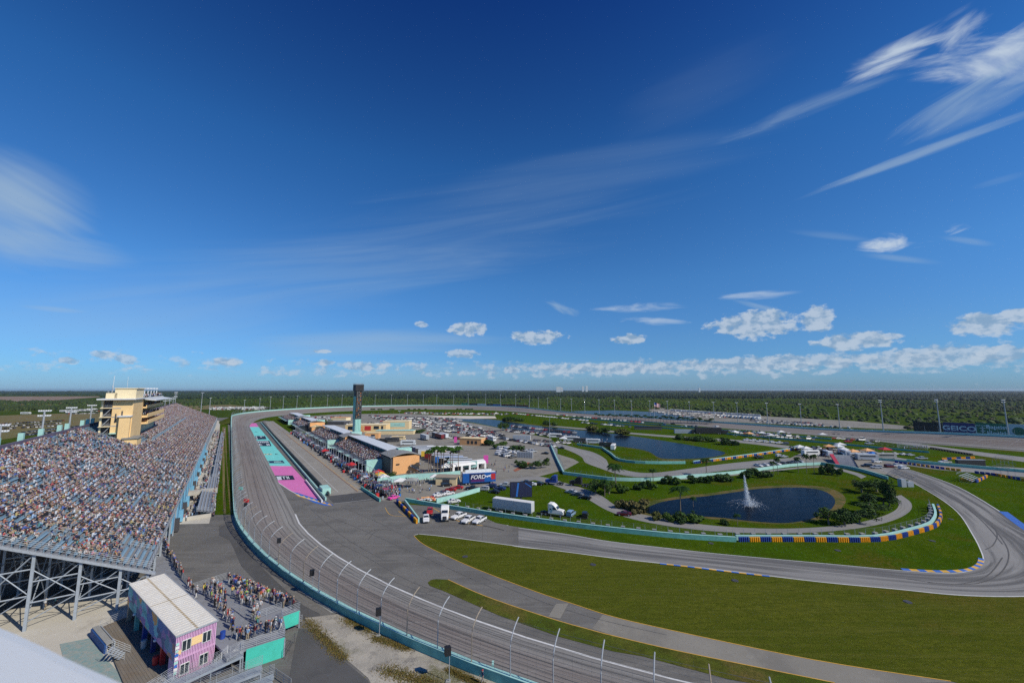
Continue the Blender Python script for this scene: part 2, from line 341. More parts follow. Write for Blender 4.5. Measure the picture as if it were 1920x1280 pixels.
gmat('asphalt', [(.150, .145, .134), (.180, .174, .160), (.105, .102, .095), (.205, .198, .180), (.122, .118, .110)], [(.03, .44, .58, .8), (.12, .48, .60, .6), ((.05, .6, 1), .52, .62, .55), (2.5, .42, .6, .5)], spec=.2)
gmat('asphaltdark', [(.080, .080, .080), (.11, .108, .105), (.06, .06, .06), (.10, .10, .098)], [(.06, .42, .62, .8), (.3, .5, .7, .5), (3, .35, .7, .3)], spec=.2)
gmat('paddock', [(.235, .222, .190), (.285, .268, .230), (.160, .152, .135), (.31, .29, .25), (.185, .175, .155)], [(.03, .42, .62, .8), (.1, .5, .66, .6), (.4, .55, .7, .4), (3, .35, .7, .3)])
gmat('pitconc', [(.27, .255, .225), (.31, .295, .26), (.19, .18, .165), (.23, .22, .2)], [(.05, .42, .62, .8), (.3, .5, .7, .6), (3, .35, .7, .3)])
gmat('concpale', [(.50, .47, .40), (.56, .53, .46), (.36, .33, .27), (.45, .42, .36)], [(.1, .42, .62, .8), (.35, .55, .72, .7), (3, .35, .7, .3)])
gmat('roadconc', [(.235, .23, .22), (.29, .285, .27), (.15, .148, .145), (.20, .195, .19)], [((.03, .25, 1), .42, .62, .7), ((.02, .7, 1), .5, .68, .75), (3, .35, .7, .25)], uv=True, spec=.2)
gmat('roadturn', [(.235, .23, .22), (.29, .285, .27), (.085, .085, .085), (.20, .195, .19)], [((.03, .25, 1), .42, .62, .7), ((.015, .45, 1), .42, .58, .85), (3, .35, .7, .25)], uv=True, spec=.2)
gmat('gravel', [(.40, .37, .31), (.30, .28, .24), (.16, .15, .14), (.10, .10, .03), (.50, .47, .40)], [(.25, .42, .6, .8), (.6, .5, .66, .6), (.12, .50, .60, .8), (5, .5, .7, .6)], bump=.05)
gmat('sand', [(.55, .50, .42), (.62, .57, .48)], [(.05, .4, .6, .8)])
gmat('straw', [(.13, .10, .03), (.07, .085, .015), (.17, .105, .04), (.05, .07, .01)], [(.2, .42, .58, .9), (1.0, .45, .65, .7), (.08, .5, .62, .8)])
def trackmat():
    m = bpy.data.materials.new('trackasphalt'); m.use_nodes = True; t = NT(m.node_tree); b = t.n['Principled BSDF']; b.inputs['Roughness'].default_value = .8; b.inputs['Specular IOR Level'].default_value = .2
    tc = t.add('ShaderNodeTexCoord'); uv = tc.outputs['UV']; u, v, _ = t.sep(uv)        # u metres along, v 0..1 across (0 = outer wall)
    # worn racing groove, brownish rubber and pale seams across, as long streaks along the lap
    st = t.noise(t.xyz(t.m('MULTIPLY', u, .006), t.m('MULTIPLY', v, 26), 0), 1, 5, .7)
    st2 = t.noise(t.xyz(t.m('MULTIPLY', u, .03), t.m('MULTIPLY', v, 9), 3), 1, 4, .6)
    c = t.mix(t.mr(st, .42, .58, 0, 1, True), (.245, .236, .220), (.140, .132, .122))
    c = t.mix(t.m('MULTIPLY', t.mr(st2, .40, .62, 0, 1, True), .55), c, (.27, .26, .24))
    groove = t.m('MULTIPLY', t.mr(v, .10, .34, 0, 1, True), t.mr(v, .55, .85, 1, 0, True))
    c = t.mix(t.m('MULTIPLY', groove, .38), c, (.170, .118, .096))
    seam = t.m('ABSOLUTE', t.m('SUBTRACT', t.m('FRACT', t.m('DIVIDE', t.m('ADD', u, t.m('MULTIPLY', v, 9)), 7.6)), .5))
    sm = t.m('MULTIPLY', t.mr(seam, .44, .5, 0, 1, True), t.mr(t.noise(t.xyz(t.m('MULTIPLY', u, .13), 0, 7), 1, 2), .42, .6, 0, .8))
    c = t.mix(t.m('MULTIPLY', sm, t.mr(t.noise(t.xyz(t.m('MULTIPLY', u, .4), t.m('MULTIPLY', v, 4), 9), 1, 3), .35, .65)), c, (.32, .31, .29))
    c = t.mix(t.m('MULTIPLY', t.mr(t.noise(tc.outputs['Object'], .02, 4), .4, .65), .35), c, t.mix(.5, c, (.26, .25, .235)))
    t.put(b.inputs['Base Color'], c); MC['trackasphalt'] = m
trackmat()
def watermat():
    m = bpy.data.materials.new('watermat'); m.use_nodes = True; t = NT(m.node_tree); b = t.n['Principled BSDF']
    oc = t.add('ShaderNodeTexCoord').outputs['Object']
    t.put(b.inputs['Base Color'], t.mix(t.mr(t.noise(t.v('MULTIPLY', oc, (.08, .3, 1)), 1, 3), .4, .6), (.002, .005, .012), (.003, .008, .020))); b.inputs['Roughness'].default_value = .2; b.inputs['Specular IOR Level'].default_value = .04; b.inputs['IOR'].default_value = 1.3
    bn = t.add('ShaderNodeBump'); bn.inputs['Distance'].default_value = .05; bn.inputs['Strength'].default_value = .35
    t.put(bn.inputs['Height'], t.noise(t.v('MULTIPLY', oc, (.6, 1.6, 1)), 1.2, 4, .6)); t.l.new(bn.outputs[0], b.inputs['Normal']); MC['watermat'] = m
watermat()

def sheet(name, poly, z, m, kind='structure'):
    mb = MB(); tri = tessellate_polygon([[Vector((p[0], p[1], 0)) for p in poly]]); P = [Vector((p[0], p[1], z)) for p in poly]
    fs = []
    for t in tri:
        a, b, c = [P[i] for i in t]; fs.append(t if (b - a).cross(c - a).z > 0 else (t[0], t[2], t[1]))
    mb.add(P, fs); o = mb.build(name, m); o['kind'] = kind; return o
def gp(pts, z=0.0): return [G(x, y, z) for x, y in pts]
def ribbon(name, A, B, m, kind='structure', z=None, nv=1, prof=None, parent=None):
    """strip between two equally long lists of world points, with UV (metres along, 0..1 across)"""
    mb = MB(); rows = []
    for a, b in zip(A, B):
        a, b = Vector(a), Vector(b); row = []
        for k in range(nv + 1):
            t = k / nv; p = a.lerp(b, t)
            if prof: p.z = b.z + (a.z - b.z) * prof(t)
            row.append(p)
        rows.append(row)
    mb.loft(rows)
    n = nv + 1; P = mb.v
    ff = []
    for f in mb.f:
        a, b, c = [Vector(P[i]) for i in f[:3]]; ff.append(f if (b - a).cross(c - a).z > 0 else f[::-1])
    mb.f = ff; o = mb.build(name, m, parent); me = o.data; uvl = me.uv_layers.new(name='UVMap'); U = [0.0]; L = 0
    for i in range(1, len(A)): L += (Vector(A[i]) - Vector(A[i - 1])).length * .5 + (Vector(B[i]) - Vector(B[i - 1])).length * .5; U.append(L)
    for lp in me.loops: i, k = divmod(lp.vertex_index, n); uvl.data[lp.index].uv = (U[i], k / nv)
    if kind: o['kind'] = kind
    return o
def roadmap(name, A, B, m, z=.03):
    """a road between two photo outlines; UV in metres on both axes"""
    PA = catmull([tuple(G(*p)) for p in A], 5); PB = catmull([tuple(G(*p)) for p in B], 5)
    PA = [Vector((p[0], p[1], z)) for p in PA]; PB = [Vector((p[0], p[1], z)) for p in PB]
    o = ribbon(name, PA, PB, m, nv=2); me = o.data
    for d in me.uv_layers[0].data: d.uv = (d.uv[0], d.uv[1] * 12)
    return o, PA, PB
def stripe(name, pts, wd, z, m, label=None, grp=None):
    """painted line of width wd along ground points"""
    A = []; B = []
    for i, p in enumerate(pts):
        d = Vector(pts[min(i + 1, len(pts) - 1)]) - Vector(pts[max(i - 1, 0)]); d.z = 0; d.normalize(); nn = Vector((d.y, -d.x, 0)) * wd / 2
        q = Vector((p[0], p[1], p[2] + z)); A.append(q + nn); B.append(q - nn)
    return ribbon(name, A, B, m)

# ---------------- setting: ground ----------------
mb = MB(); rr = [0, 300, 900, 2500, 6000, 11000, 16000]; V = []; n = 48
rows = [[Vector((r * math.sin(2 * math.pi * k / n), r * math.cos(2 * math.pi * k / n), -.6)) for k in range(n + 1)] for r in rr[1:]]
mb.loft([list(reversed(r)) for r in rows]); mb.add([(0, 0, -.6)] + rows[0], [(0, k + 2, k + 1) for k in range(n)])
mb.build('ground', 'scrub')['kind'] = 'structure'
# the oval: outer wall line (s, n, z), counted from the near turn up the front straight, round the far turn and back
OV = []
for d in range(-60, 0, 3): a = R(d); OV.append((150 + 223 * math.sin(a), 227 - 223 * math.cos(a)))
for s in range(150, 600, 15): OV.append((s, 4.0))
for d in range(0, 181, 4): a = R(d); OV.append((600 + 222.5 * math.sin(a), 227 - 223 * math.cos(a)))
for s in range(585, -120, -15): OV.append((s, 450.0 if s > 0 else 450 + 0 * s))
def zo(s, n):
    if n < 120 and s < 330: return zf(s)
    if n < 120: return 1 + 5.5 * smooth(520, 620, s)
    return max(3 + 3.5 * smooth(480, 600, s), 3 + 4.0 * smooth(160, 20, s)) if n > 300 else 6.5
def zo(s, n):
    if n < 200 and s < 400: return zf(s)
    if n < 227: return 1 + 5.5 * smooth(520, 620, s)
    a = 3 + 3.5 * smooth(480, 620, s); t = min(1, max(0, (160 - s) / 140)); return a + 4 * t * t * (3 - 2 * t)
OUT = [W(s, n, zo(s, n)) for s, n in OV]
def inner(s, n):
    # inner edge of the racing surface
    if n < 200 and s < 150: dw = 15.5
    elif s < 560 and n < 200: dw = 16.0
    else: dw = 26
    if s > 520 and n < 227: dw = 16 + 10 * smooth(520, 640, s)
    return dw
INN = []
for i, p in enumerate(OUT):
    a = OUT[max(0, i - 1)]; b = OUT[min(len(OUT) - 1, i + 1)]; d = b - a; d.z = 0; d.normalize(); nn = Vector((d.y, -d.x, 0))
    s, n = OV[i]; q = p + nn * inner(s, n); q.z = .06; INN.append(q)
ribbon('race_track', OUT, INN, 'trackasphalt', nv=8, prof=lambda t: (1 - t) ** 1.15)
# infield base
poly = [(p.x, p.y) for p in INN]
far_cut = [q for q in poly]
sheet('infield_ground', [tuple(W(60, 60)[:2])] + [(G(3200, 1500)).xy[:], (G(2600, 900)).xy[:]] + [p for p in reversed(poly) if toSN(p)[0] > -60 and (toSN(p)[1] > 40 or toSN(p)[0] > 150)], .0, 'grassin')
# outer bank of the far turns and back straight down to the plain
oi = [i for i, (s, n) in enumerate(OV) if n > 60 and i > 40 or s > 540]
A_, B_ = [], []
for i in oi:
    p = OUT[i]; nn = (p - INN[i]); nn.z = 0; nn.normalize(); A_.append(p + Vector((0, 0, -.02)) + nn * .3); q = p + nn * 16; q.z = -.55; B_.append(q)
ribbon('embankment', B_, A_, 'grassdry')
# lot outside the back straight
sheet('parking_ground', gp([(1290, 787), (1500, 797), (1640, 803), (1700, 805), (1700, 798), (1600, 789), (1450, 781), (1330, 771), (1230, 764), (1215, 768)], -.5), -.50, 'paddock')
# apron asphalt inside the near turn, down to the pit exit
AP = [(496, 788), (512, 790), (600, 850), (640, 890), (690, 925), (712, 938), (742, 940), (762, 945), (860, 953), (905, 958), (925, 968), (950, 976), (972, 988), (975, 1026), (845, 1008), (787, 1002), (775, 1004), (794, 1020), (840, 1043), (897, 1068), (1005, 1109), (1075, 1132), (1150, 1156), (1271, 1184), (1527, 1237), (1783, 1277), (1990, 1330), (1990, 1500), (1600, 1600)]
AP = gp(AP) + [INN[i].lerp(OUT[i], .12) for i, (s, n) in enumerate(OV) if n < 110 and 15 < s < 585]
sheet('apron_asphalt', [p.xy[:] for p in AP], .03, 'asphalt')
# outer side of the near turn: asphalt yard and everything the stand stands on
yard = []
OUTN = [(p, OV[i]) for i, p in enumerate(OUT) if OV[i][0] <= 640 and OV[i][1] < 110]
A_, B_ = [], []
for p, (s, n) in OUTN:
    q = W(min(s, 700), -75, 0); q = p - Vector((NX, NY, 0)) * 95; q.z = zf(toSN(q)[0]) if s < 330 else zo(s, 5); A_.append(p); B_.append(q)
mb = MB()
rows = []
for s in list(range(-60, 215, 5)) + list(range(215, 700, 30)):
    z = zf(s); ns = [-130, -60, -30, -14, -9, -4, 0, 4, 12, 22, 34, 50, 80]; rows.append([(s, n_) for n_ in ns])
def outer_edge(s):       # n of the outer wall at station s on the near side
    if s >= 150: return 4.0
    return 227 - math.sqrt(max(0, 223 ** 2 - (150 - s) ** 2)) if s > -60 else 200
RR = []
for r in rows:
    s = r[0][0]; e = outer_edge(s); RR.append([W(s, -130 + (e + 130) * k / 12, zf(s) - .02) for k in range(13)])
mb.loft([list(r) for r in RR]); fs = []
for f in mb.f:
    a, b, c = [Vector(mb.v[i]) for i in f[:3]]; fs.append(f if (b - a).cross(c - a).z > 0 else f[::-1])
mb.f = fs; mb.build('yard_asphalt', 'asphalt')['kind'] = 'structure'
def zsheet(name, pts, m, dz, kind='structure', world=False):
    """sheet lying on the sloping outer ground; pts are photo points"""
    P = []
    for p in pts:
        q = Vector((p[0], p[1], 4)) if world else G(p[0], p[1], 4)
        if not world:
            for _ in range(6): q = G(p[0], p[1], zf(toSN(q)[0]) - .02)
        P.append(q)
    # cut into bands along s so that it follows the slope
    bm = bmesh.new(); vs = [bm.verts.new((p.x, p.y, 0)) for p in P]; bm.faces.new(vs); 
    bmesh.ops.triangulate(bm, faces=bm.faces[:])
    ss = [toSN(p)[0] for p in P]
    for s in list(range(-60, 215, 5)) + list(range(215, 700, 30)):
        if min(ss) < s < max(ss): bmesh.ops.bisect_plane(bm, geom=bm.verts[:] + bm.edges[:] + bm.faces[:], plane_co=W(s, 0), plane_no=(DX, DY, 0))
    for v in bm.verts: v.co.z = zf(toSN(v.co)[0]) - .02 + dz
    bmesh.ops.recalc_face_normals(bm, faces=bm.faces[:])
    me = bpy.data.meshes.new(name); bm.to_mesh(me); bm.free()
    if me.polygons and me.polygons[0].normal.z < 0: me.flip_normals()
    me.materials.append(MC[m]); o = bpy.data.objects.new(name, me); COL.objects.link(o); o['kind'] = kind; return o
zsheet('grass_strip', [(396, 965), (443, 964), (436, 930), (432, 880), (429, 830), (427, 790), (413, 790), (408, 850), (403, 900)], 'grassin', .02)
zsheet('worn_grass', [(419, 963), (424, 963), (421, 860), (420, 800), (417, 800), (417, 860)], 'fieldbrown', .03)
zsheet('worn_grass', [(432, 963), (436, 963), (426, 870), (423, 800), (421, 800), (424, 870)], 'fieldbrown', .03)
zsheet('dark_asphalt', [(411, 985), (434, 984), (447, 1003), (470, 1040), (500, 1072), (535, 1105), (570, 1135), (600, 1150), (600, 1170), (562, 1160), (520, 1120), (480, 1090), (452, 1060), (437, 1025), (430, 1012), (411, 1003)], 'asphaltdark', .015)
zsheet('concrete_apron', [(440, 966), (452, 990), (474, 1012), (500, 1040), (540, 1070), (583, 1098), (640, 1135), (660, 1150), (620, 1148), (580, 1120), (520, 1075), (480, 1042), (455, 1012), (437, 985), (434, 968)], 'concgrey', .018)
zsheet('gravel_ground', [(572, 1158), (640, 1150), (662, 1150), (700, 1170), (770, 1205), (824, 1230), (888, 1259), (940, 1282), (960, 1300), (720, 1330), (690, 1270), (645, 1232), (618, 1195), (585, 1175)], 'gravel', .02)
zsheet('dark_yard', [(560, 1178), (585, 1178), (618, 1200), (645, 1238), (690, 1275), (700, 1310), (560, 1340), (540, 1280), (555, 1200)], 'asphaltdark', .01)
zsheet('concrete_slab', [(-160, 1190), (0, 1150), (60, 1130), (130, 1120), (240, 1108), (330, 1100), (340, 1210), (225, 1330), (-100, 1330)], 'concpale', .015)
zsheet('walkway', [(305, 983), (392, 981), (396, 965), (404, 900), (409, 850), (413, 790), (401, 785), (385, 830), (350, 900), (325, 950)], 'concpale', .02)
# parking fields behind the stand, on the left
sheet('parking_field', [p.xy[:] for p in gp([(-60, 832), (190, 795), (330, 770), (430, 764), (500, 764), (430, 758), (330, 760), (190, 772), (-60, 780)])], -.50, 'fieldbrown')
sheet('ploughed_field', [p.xy[:] for p in gp([(-140, 754), (60, 753), (188, 744), (185, 742.6), (-140, 743)])], -.45, 'farmsoil')
sheet('green_field', [p.xy[:] for p in gp([(-140, 772), (80, 764), (192, 764), (192, 752), (-140, 757)])], -.48, 'leafyel')
# water
def lake(name, pts, z=.02, m='watermat'):
    P = catmull([tuple(G(*p)) for p in pts + [pts[0]]], 5)[:-1]; return sheet(name, [p[:2] for p in P], z, m)
L1 = [(1213, 951), (1240, 941), (1275, 935), (1331, 929), (1380, 922), (1424, 916), (1483, 913.5), (1528, 916), (1556, 926), (1566, 940), (1556, 957), (1534, 968), (1500, 977), (1460, 980), (1403, 976), (1350, 970), (1284, 966), (1225, 964)]
L2 = [(835, 784), (880, 785), (925, 786.5), (1000, 797), (1075, 805), (1175, 816), (1262, 829), (1325, 840), (1359, 848), (1345, 855), (1310, 859), (1270, 860), (1237, 858), (1220, 848), (1200, 842), (1160, 836), (1120, 829), (1082, 825), (1050, 820), (1000, 812), (960, 805), (934, 801), (894, 793), (860, 788)]
def grow(pts, k):
    cx = sum(p[0] for p in pts) / len(pts); cy = sum(p[1] for p in pts) / len(pts); return [(cx + (x - cx) * k[0], cy + (y - cy) * k[1]) for x, y in pts]
lake('pond', L1, .05); lake('pond_bank', [(1185, 956), (1218, 940), (1275, 930), (1331, 924), (1380, 917), (1424, 911.5), (1483, 909), (1540, 912), (1574, 922), (1586, 938), (1572, 957), (1545, 971), (1506, 979), (1460, 982), (1403, 978.5), (1284, 969), (1205, 967)], .02, 'straw')
lake('lake', L2, .05); lake('lake_bank', grow(L2, (1.02, 1.12)), .015, 'grassdry')
sheet('lake', [p.xy[:] for p in gp([(1070, 770.5), (1150, 769), (1230, 772), (1300, 781), (1310, 787), (1200, 783), (1120, 777)], -.5)], -.46, 'watermat')
sheet('sand_beach', [p.xy[:] for p in gp([(800, 780), (845, 779), (928, 780), (931, 784), (880, 785), (835, 784)])], .07, 'sand')
# paddock and roads
sheet('paddock_asphalt', [p.xy[:] for p in gp([(556, 781), (640, 776), (760, 775), (835, 779), (835, 785), (894, 794), (960, 807), (1034, 822), (1034, 836), (1043, 850), (1075, 860), (1086, 866), (1060, 880), (1010, 893), (1000, 900), (900, 915), (822, 938), (760, 941), (712, 938), (690, 925), (640, 890), (600, 850)])], .02, 'paddock')
sheet('pit_lane', [p.xy[:] for p in gp([(496, 790), (512, 789), (600, 851), (640, 884), (684, 922), (616, 930), (560, 868), (520, 822)])], .05, 'pitconc')
sheet('pit_exit_asphalt', [p.xy[:] for p in gp([(612, 930), (684, 922.5), (712, 937), (626, 943)])], .055, 'asphaltdark')
sheet('paddock_asphalt', [p.xy[:] for p in gp([(1400, 868), (1480, 859), (1500, 850), (1560, 840), (1640, 845), (1680, 862), (1700, 872), (1705, 885), (1690, 900), (1655, 888), (1620, 881), (1590, 874), (1540, 868), (1480, 871)])], .025, 'paddock')
RA = [(950, 984), (972, 989), (1060, 1001), (1144, 1015), (1256, 1028), (1350, 1038.5), (1543, 1056), (1691, 1069.5), (1766, 1074), (1805, 1072.5), (1830, 1066), (1842, 1056), (1844, 1048), (1840, 1034), (1825, 1004), (1795, 959.5), (1751, 927), (1700, 899), (1664, 885), (1645, 878)]
RB = [(950, 1020), (975, 1025), (1051, 1033), (1150, 1046), (1237, 1055.5), (1350, 1068), (1532, 1090), (1680, 1104), (1792, 1115), (1900, 1118), (1985, 1113), (2040, 1098), (2060, 1080), (2045, 1055), (1990, 1020), (1925, 995), (1872, 956.6), (1795, 912), (1730, 888), (1691, 876)]
_, rA, rB = roadmap('road_course', RA, RB, 'roadturn', .045)
stripe('track_line', rA, .22, .012, 'whitepaint'); stripe('track_line', rB, .28, .012, 'whitepaint')
sheet('asphalt_patch', [p.xy[:] for p in gp([(905, 977), (972, 988), (972, 1024.5), (905, 1015)])], .062, 'asphalt')
UA = [(1000, 822), (1040, 829), (1082, 840), (1112, 847.5), (1135, 860), (1142, 872), (1155, 876), (1187, 884), (1225, 886), (1287, 879), (1375, 867.5), (1480, 858)]
UB = [(1000, 826), (1037, 835), (1068, 845), (1090, 856), (1098, 867), (1125, 877.5), (1150, 886), (1178, 892), (1212, 894), (1300, 889), (1375, 880), (1480, 872)]
roadmap('road_course', UA, UB, 'roadconc', .035)
# service road round the pond
SA = [(905, 905), (960, 897), (1010, 893), (1060, 905), (1120, 925), (1160, 950), (1220, 967), (1320, 983), (1420, 990), (1520, 989), (1600, 981), (1650, 969), (1680, 955), (1684, 942), (1672, 930)]
SB = [(925, 912), (975, 902), (1004, 900), (1045, 912), (1095, 932), (1140, 957), (1200, 976), (1300, 992), (1410, 999), (1520, 998), (1615, 989), (1675, 975), (1706, 958), (1708, 942), (1690, 928)]
roadmap('service_road', SA, SB, 'roadconc', .03)
roadmap('service_road', [(1000, 838), (1040, 838), (1045, 848), (1043, 858), (1020, 866)], [(1003, 842), (1030, 842), (1034, 848), (1032, 858), (990, 866)], 'roadconc', .028)
roadmap('service_road', [(1230, 897), (1330, 893), (1440, 881), (1540, 873), (1600, 884), (1625, 893)], [(1230, 900), (1330, 896), (1440, 884), (1540, 876), (1596, 888), (1615, 897)], 'roadconc', .028)
roadmap('service_road', [(1030, 797), (1100, 803), (1200, 812), (1300, 819), (1400, 826), (1500, 838)], [(1030, 799), (1100, 805.5), (1200, 815), (1300, 823), (1400, 831), (1500, 844)], 'roadconc', .028)
# back straight pit road on the right
roadmap('pit_road', [(1660, 822), (1740, 834), (1830, 846), (1930, 858), (2050, 872)], [(1640, 826), (1740, 839), (1830, 853), (1930, 867), (2050, 883)], 'roadconc', .03)
roadmap('pit_road', [(1640, 850), (1740, 866), (1830, 872), (1930, 878), (2060, 890)], [(1640, 862), (1740, 878), (1830, 886), (1930, 895), (2060, 910)], 'roadconc', .03)
# grass areas in the near corner
BG = [(777, 1003), (787, 1001), (845, 1007), (972, 1024), (1051, 1033.5), (1150, 1046.5), (1237, 1056), (1442, 1079), (1612, 1098), (1792, 1115.5), (1920, 1118.5), (2300, 1130), (2300, 1420), (1990, 1330), (1783, 1277), (1527, 1237), (1271, 1184), (1150, 1156), (1075, 1132), (1005, 1109), (897, 1068), (840, 1043), (794, 1020)]
sheet('grass', [p.xy[:] for p in gp(BG)], .05, 'grass')
GS = [(802, 1092), (808, 1087), (817, 1085.5), (840, 1086.6), (911, 1118), (1028, 1158), (1110, 1181.6), (1150, 1192), (1279, 1222), (1565, 1280), (1700, 1310), (1700, 1350), (1460, 1290), (1365, 1273), (1207, 1230.6), (1150, 1221), (1051.6, 1194.5), (934, 1153), (830, 1107), (806, 1098)]
sheet('grass', [p.xy[:] for p in gp(GS)], .07, 'grassdry')
sheet('grass', [p.xy[:] for p in gp([(905, 958), (925, 967), (944, 966), (1060, 980), (1172, 997), (1378, 1016), (1640, 1014), (1710, 1000), (1765, 985), (1775, 960), (1750, 927), (1795, 959.5), (1825, 1004), (1840, 1034), (1843, 1048), (1838, 1058), (1826, 1066), (1805, 1072), (1766, 1073.5), (1691, 1069), (1543, 1055.5), (1350, 1038), (1256, 1027.5), (1144, 1014.5), (1060, 1000.5), (972, 988.5), (930, 980), (912, 972)])], .04, 'grassin')
def L(pts, z=0.03): return [Vector((q[0], q[1], z)) for q in catmull([tuple(G(*p)) for p in pts], 5)]
stripe('track_line', L([(777, 1003), (785, 1001), (787, 1001), (845, 1007), (972, 1024), (1051, 1033)], .06), .25, .012, 'whitepaint')
stripe('yellow_line', L([(776, 1004), (794, 1020), (840, 1043), (897, 1068), (1005, 1109), (1075, 1132), (1150, 1156), (1271, 1184), (1527, 1237), (1783, 1277)], .06), .16, .012, 'yellowpaint')
stripe('yellow_line', L([(840, 1086.6), (911, 1118), (1028, 1158), (1110, 1181.6), (1150, 1192), (1279, 1222), (1565, 1280)], .08), .16, .012, 'yellowpaint')
stripe('yellow_line', L([(812, 952), (850, 973), (880, 981), (920, 988), (945, 994)], .05), .30, .012, 'yellowpaint')
stripe('yellow_line', L([(722, 951), (732, 965), (760, 968)], .05), .18, .012, 'yellowpaint')
stripe('yellow_line', L([(747, 958), (760, 967), (775, 973)], .05), .18, .012, 'yellowpaint')
stripe('white_line', L([(626, 944), (697, 936)], .06), .2, .012, 'whitepaint')
sheet('road_patch', [p.xy[:] for p in gp([(1028, 1156), (1042, 1132), (1066, 1131), (1050, 1160), (1040, 1158)])], .075, 'paddock')
sheet('road_patch', [p.xy[:] for p in gp([(1110, 1178), (1130, 1152), (1150, 1156), (1271, 1184), (1527, 1237), (1783, 1277), (1600, 1287), (1565, 1280), (1279, 1222), (1150, 1191)])], .045, 'paddock')
# thick white line at the foot of the banking: runs along the inner edge of the near turn
wl = [i for i, (s, n) in enumerate(OV) if s <= 156 and n < 200]
stripe('white_line', [INN[i] + Vector((0, 0, .0)) for i in wl], .42, .03, 'whitepaint')
bl = [i for i, (s, n) in enumerate(OV) if n > 300 or s > 620]
stripe('white_line', [INN[i].lerp(OUT[i], .12) + Vector((0, 0, .25)) for i in bl if OV[i][0] < 160], .5, .35, 'whitepaint')
stripe('white_line', [W(s, 37.5 + (s - 170) * .001, .05) for s in range(172, 560, 20)], .15, .012, 'whitepaint')
# painted run-off between the straight and the pit wall
def painted(name, pts, m, z=.045): return sheet(name, [p.xy[:] for p in gp(pts)], z, m)
gmat('pinkpaint', [(.62, .17, .42), (.66, .20, .46), (.50, .14, .34)], [(.1, .4, .6, .6), (.6, .5, .7, .4)]); gmat('turqpaint', [(.17, .60, .56), (.20, .64, .60), (.12, .46, .43)], [(.1, .4, .6, .6), (.6, .5, .7, .4)])
M('bluepaint', (.04, .14, .48), .7, ns=1, na=.15)
stripL = [(461, 793), (466, 802), (502, 873), (522, 905), (545, 920), (562, 929), (595, 940)]
painted('painted_runoff', [(461, 793), (480, 793), (485, 800), (465, 800)], 'pinkpaint'); painted('painted_runoff', [(465, 800), (485, 800), (510, 830), (547, 873.5), (502, 873)], 'turqpaint')
painted('painted_runoff', [(502, 873), (547, 873.5), (580, 910), (604, 938), (595, 940), (562, 929), (545, 920), (522, 905)], 'pinkpaint')
stripe('white_line', [Vector((q[0], q[1], .05)) for q in [G(*p) for p in stripL]], .35, .012, 'whitepaint'); stripe('white_line', [Vector((q[0], q[1], .05)) for q in [G(502, 873), G(547, 873.5)]], .4, .014, 'whitepaint')
painted('kerb_paint', [(550, 922), (556, 923), (612, 941), (626, 947), (612, 948), (588, 942)], 'bluepaint', .055); 
for k in range(7): painted('kerb_paint', [(552 + k * 9.5, 926 + k * 3.2), (556 + k * 9.5, 927.3 + k * 3.1), (560 + k * 9.5, 926 + k * 2.9), (566 + k * 9.5, 932.2 + k * 2.6), (560 + k * 9.5, 931 + k * 2.6)], 'yellowpaint', .06)
def lettering(pts, mcol, n, z, seedv, dark='signblack', rows=1, name='painted_logo'):
    """dark painted plate with pale blocks of lettering, on the run-off"""
    a, b, c, d = [G(*p) for p in pts]; mb = MB(); q = lambda u, v, zz: (a.lerp(b, u).lerp(d.lerp(c, u), v)).xy[:] + (zz,)
    if dark: mb.add([q(0, 0, z), q(1, 0, z), q(1, 1, z), q(0, 1, z)], [(0, 1, 2, 3)], 0)
    rnd = random.Random(seedv)
    for r in range(rows):
        v0 = (r + .2) / rows; v1 = (r + .8) / rows; w_ = .9 / n
        for i in range(n):
            if rnd.random() < .12: continue
            u0 = .05 + i * w_; k = rnd.choice('IHLTEO'); t = w_ * .28; e = w_ * .8
            bars = [(u0, v0, u0 + t, v1)]
            if k in 'HEO': bars.append((u0 + e - t, v0, u0 + e, v1) if k in 'HO' else (u0, v0, u0 + e, v0 + (v1 - v0) * .22))
            if k in 'LEO': bars.append((u0, v1 - (v1 - v0) * .22, u0 + e, v1))
            if k in 'TO': bars.append((u0 - t * .5, v0, u0 + e, v0 + (v1 - v0) * .22))
            if k == 'H': bars.append((u0, (v0 + v1) / 2 - .06, u0 + e, (v0 + v1) / 2 + .06))
            for j, (x0, y0, x1, y1) in enumerate(bars): mb.add([q(x0, y0, z + .006 + j * .002), q(x1, y0, z + .006 + j * .002), q(x1, y1, z + .006 + j * .002), q(x0, y1, z + .006 + j * .002)], [(0, 1, 2, 3)], 1)
    return tag(mb.build(name, [dark or 'signblack', mcol], fix=False), kind='structure')
lettering([(516, 891), (549, 891), (553, 899), (519, 900)], 'signwhite', 5, .055, 1); painted('painted_logo', [(518, 893), (526, 893), (529, 899), (521, 900)], 'signwhite', .075)
lettering([(500, 864), (530, 863), (534, 868), (503, 868)], 'turq_pale', 5, .055, 2, 'signnavy'); lettering([(494, 850), (523, 849), (525, 853), (494, 853)], 'cream', 5, .055, 3, None); lettering([(495, 850), (523, 849.5), (525, 852.5), (496, 852.8)], 'dark', 4, .05, 8, None)
lettering([(478, 817), (497, 817), (500, 823), (480, 824)], 'signwhite', 2, .055, 4, 'signblack', 2); lettering([(481, 826), (505, 826), (509, 836), (486, 836)], 'signwhite', 3, .055, 5, 'signblack', 2); lettering([(468, 809), (483, 808.6), (484, 810), (469, 810.5)], 'signnavy', 5, .055, 6, None)
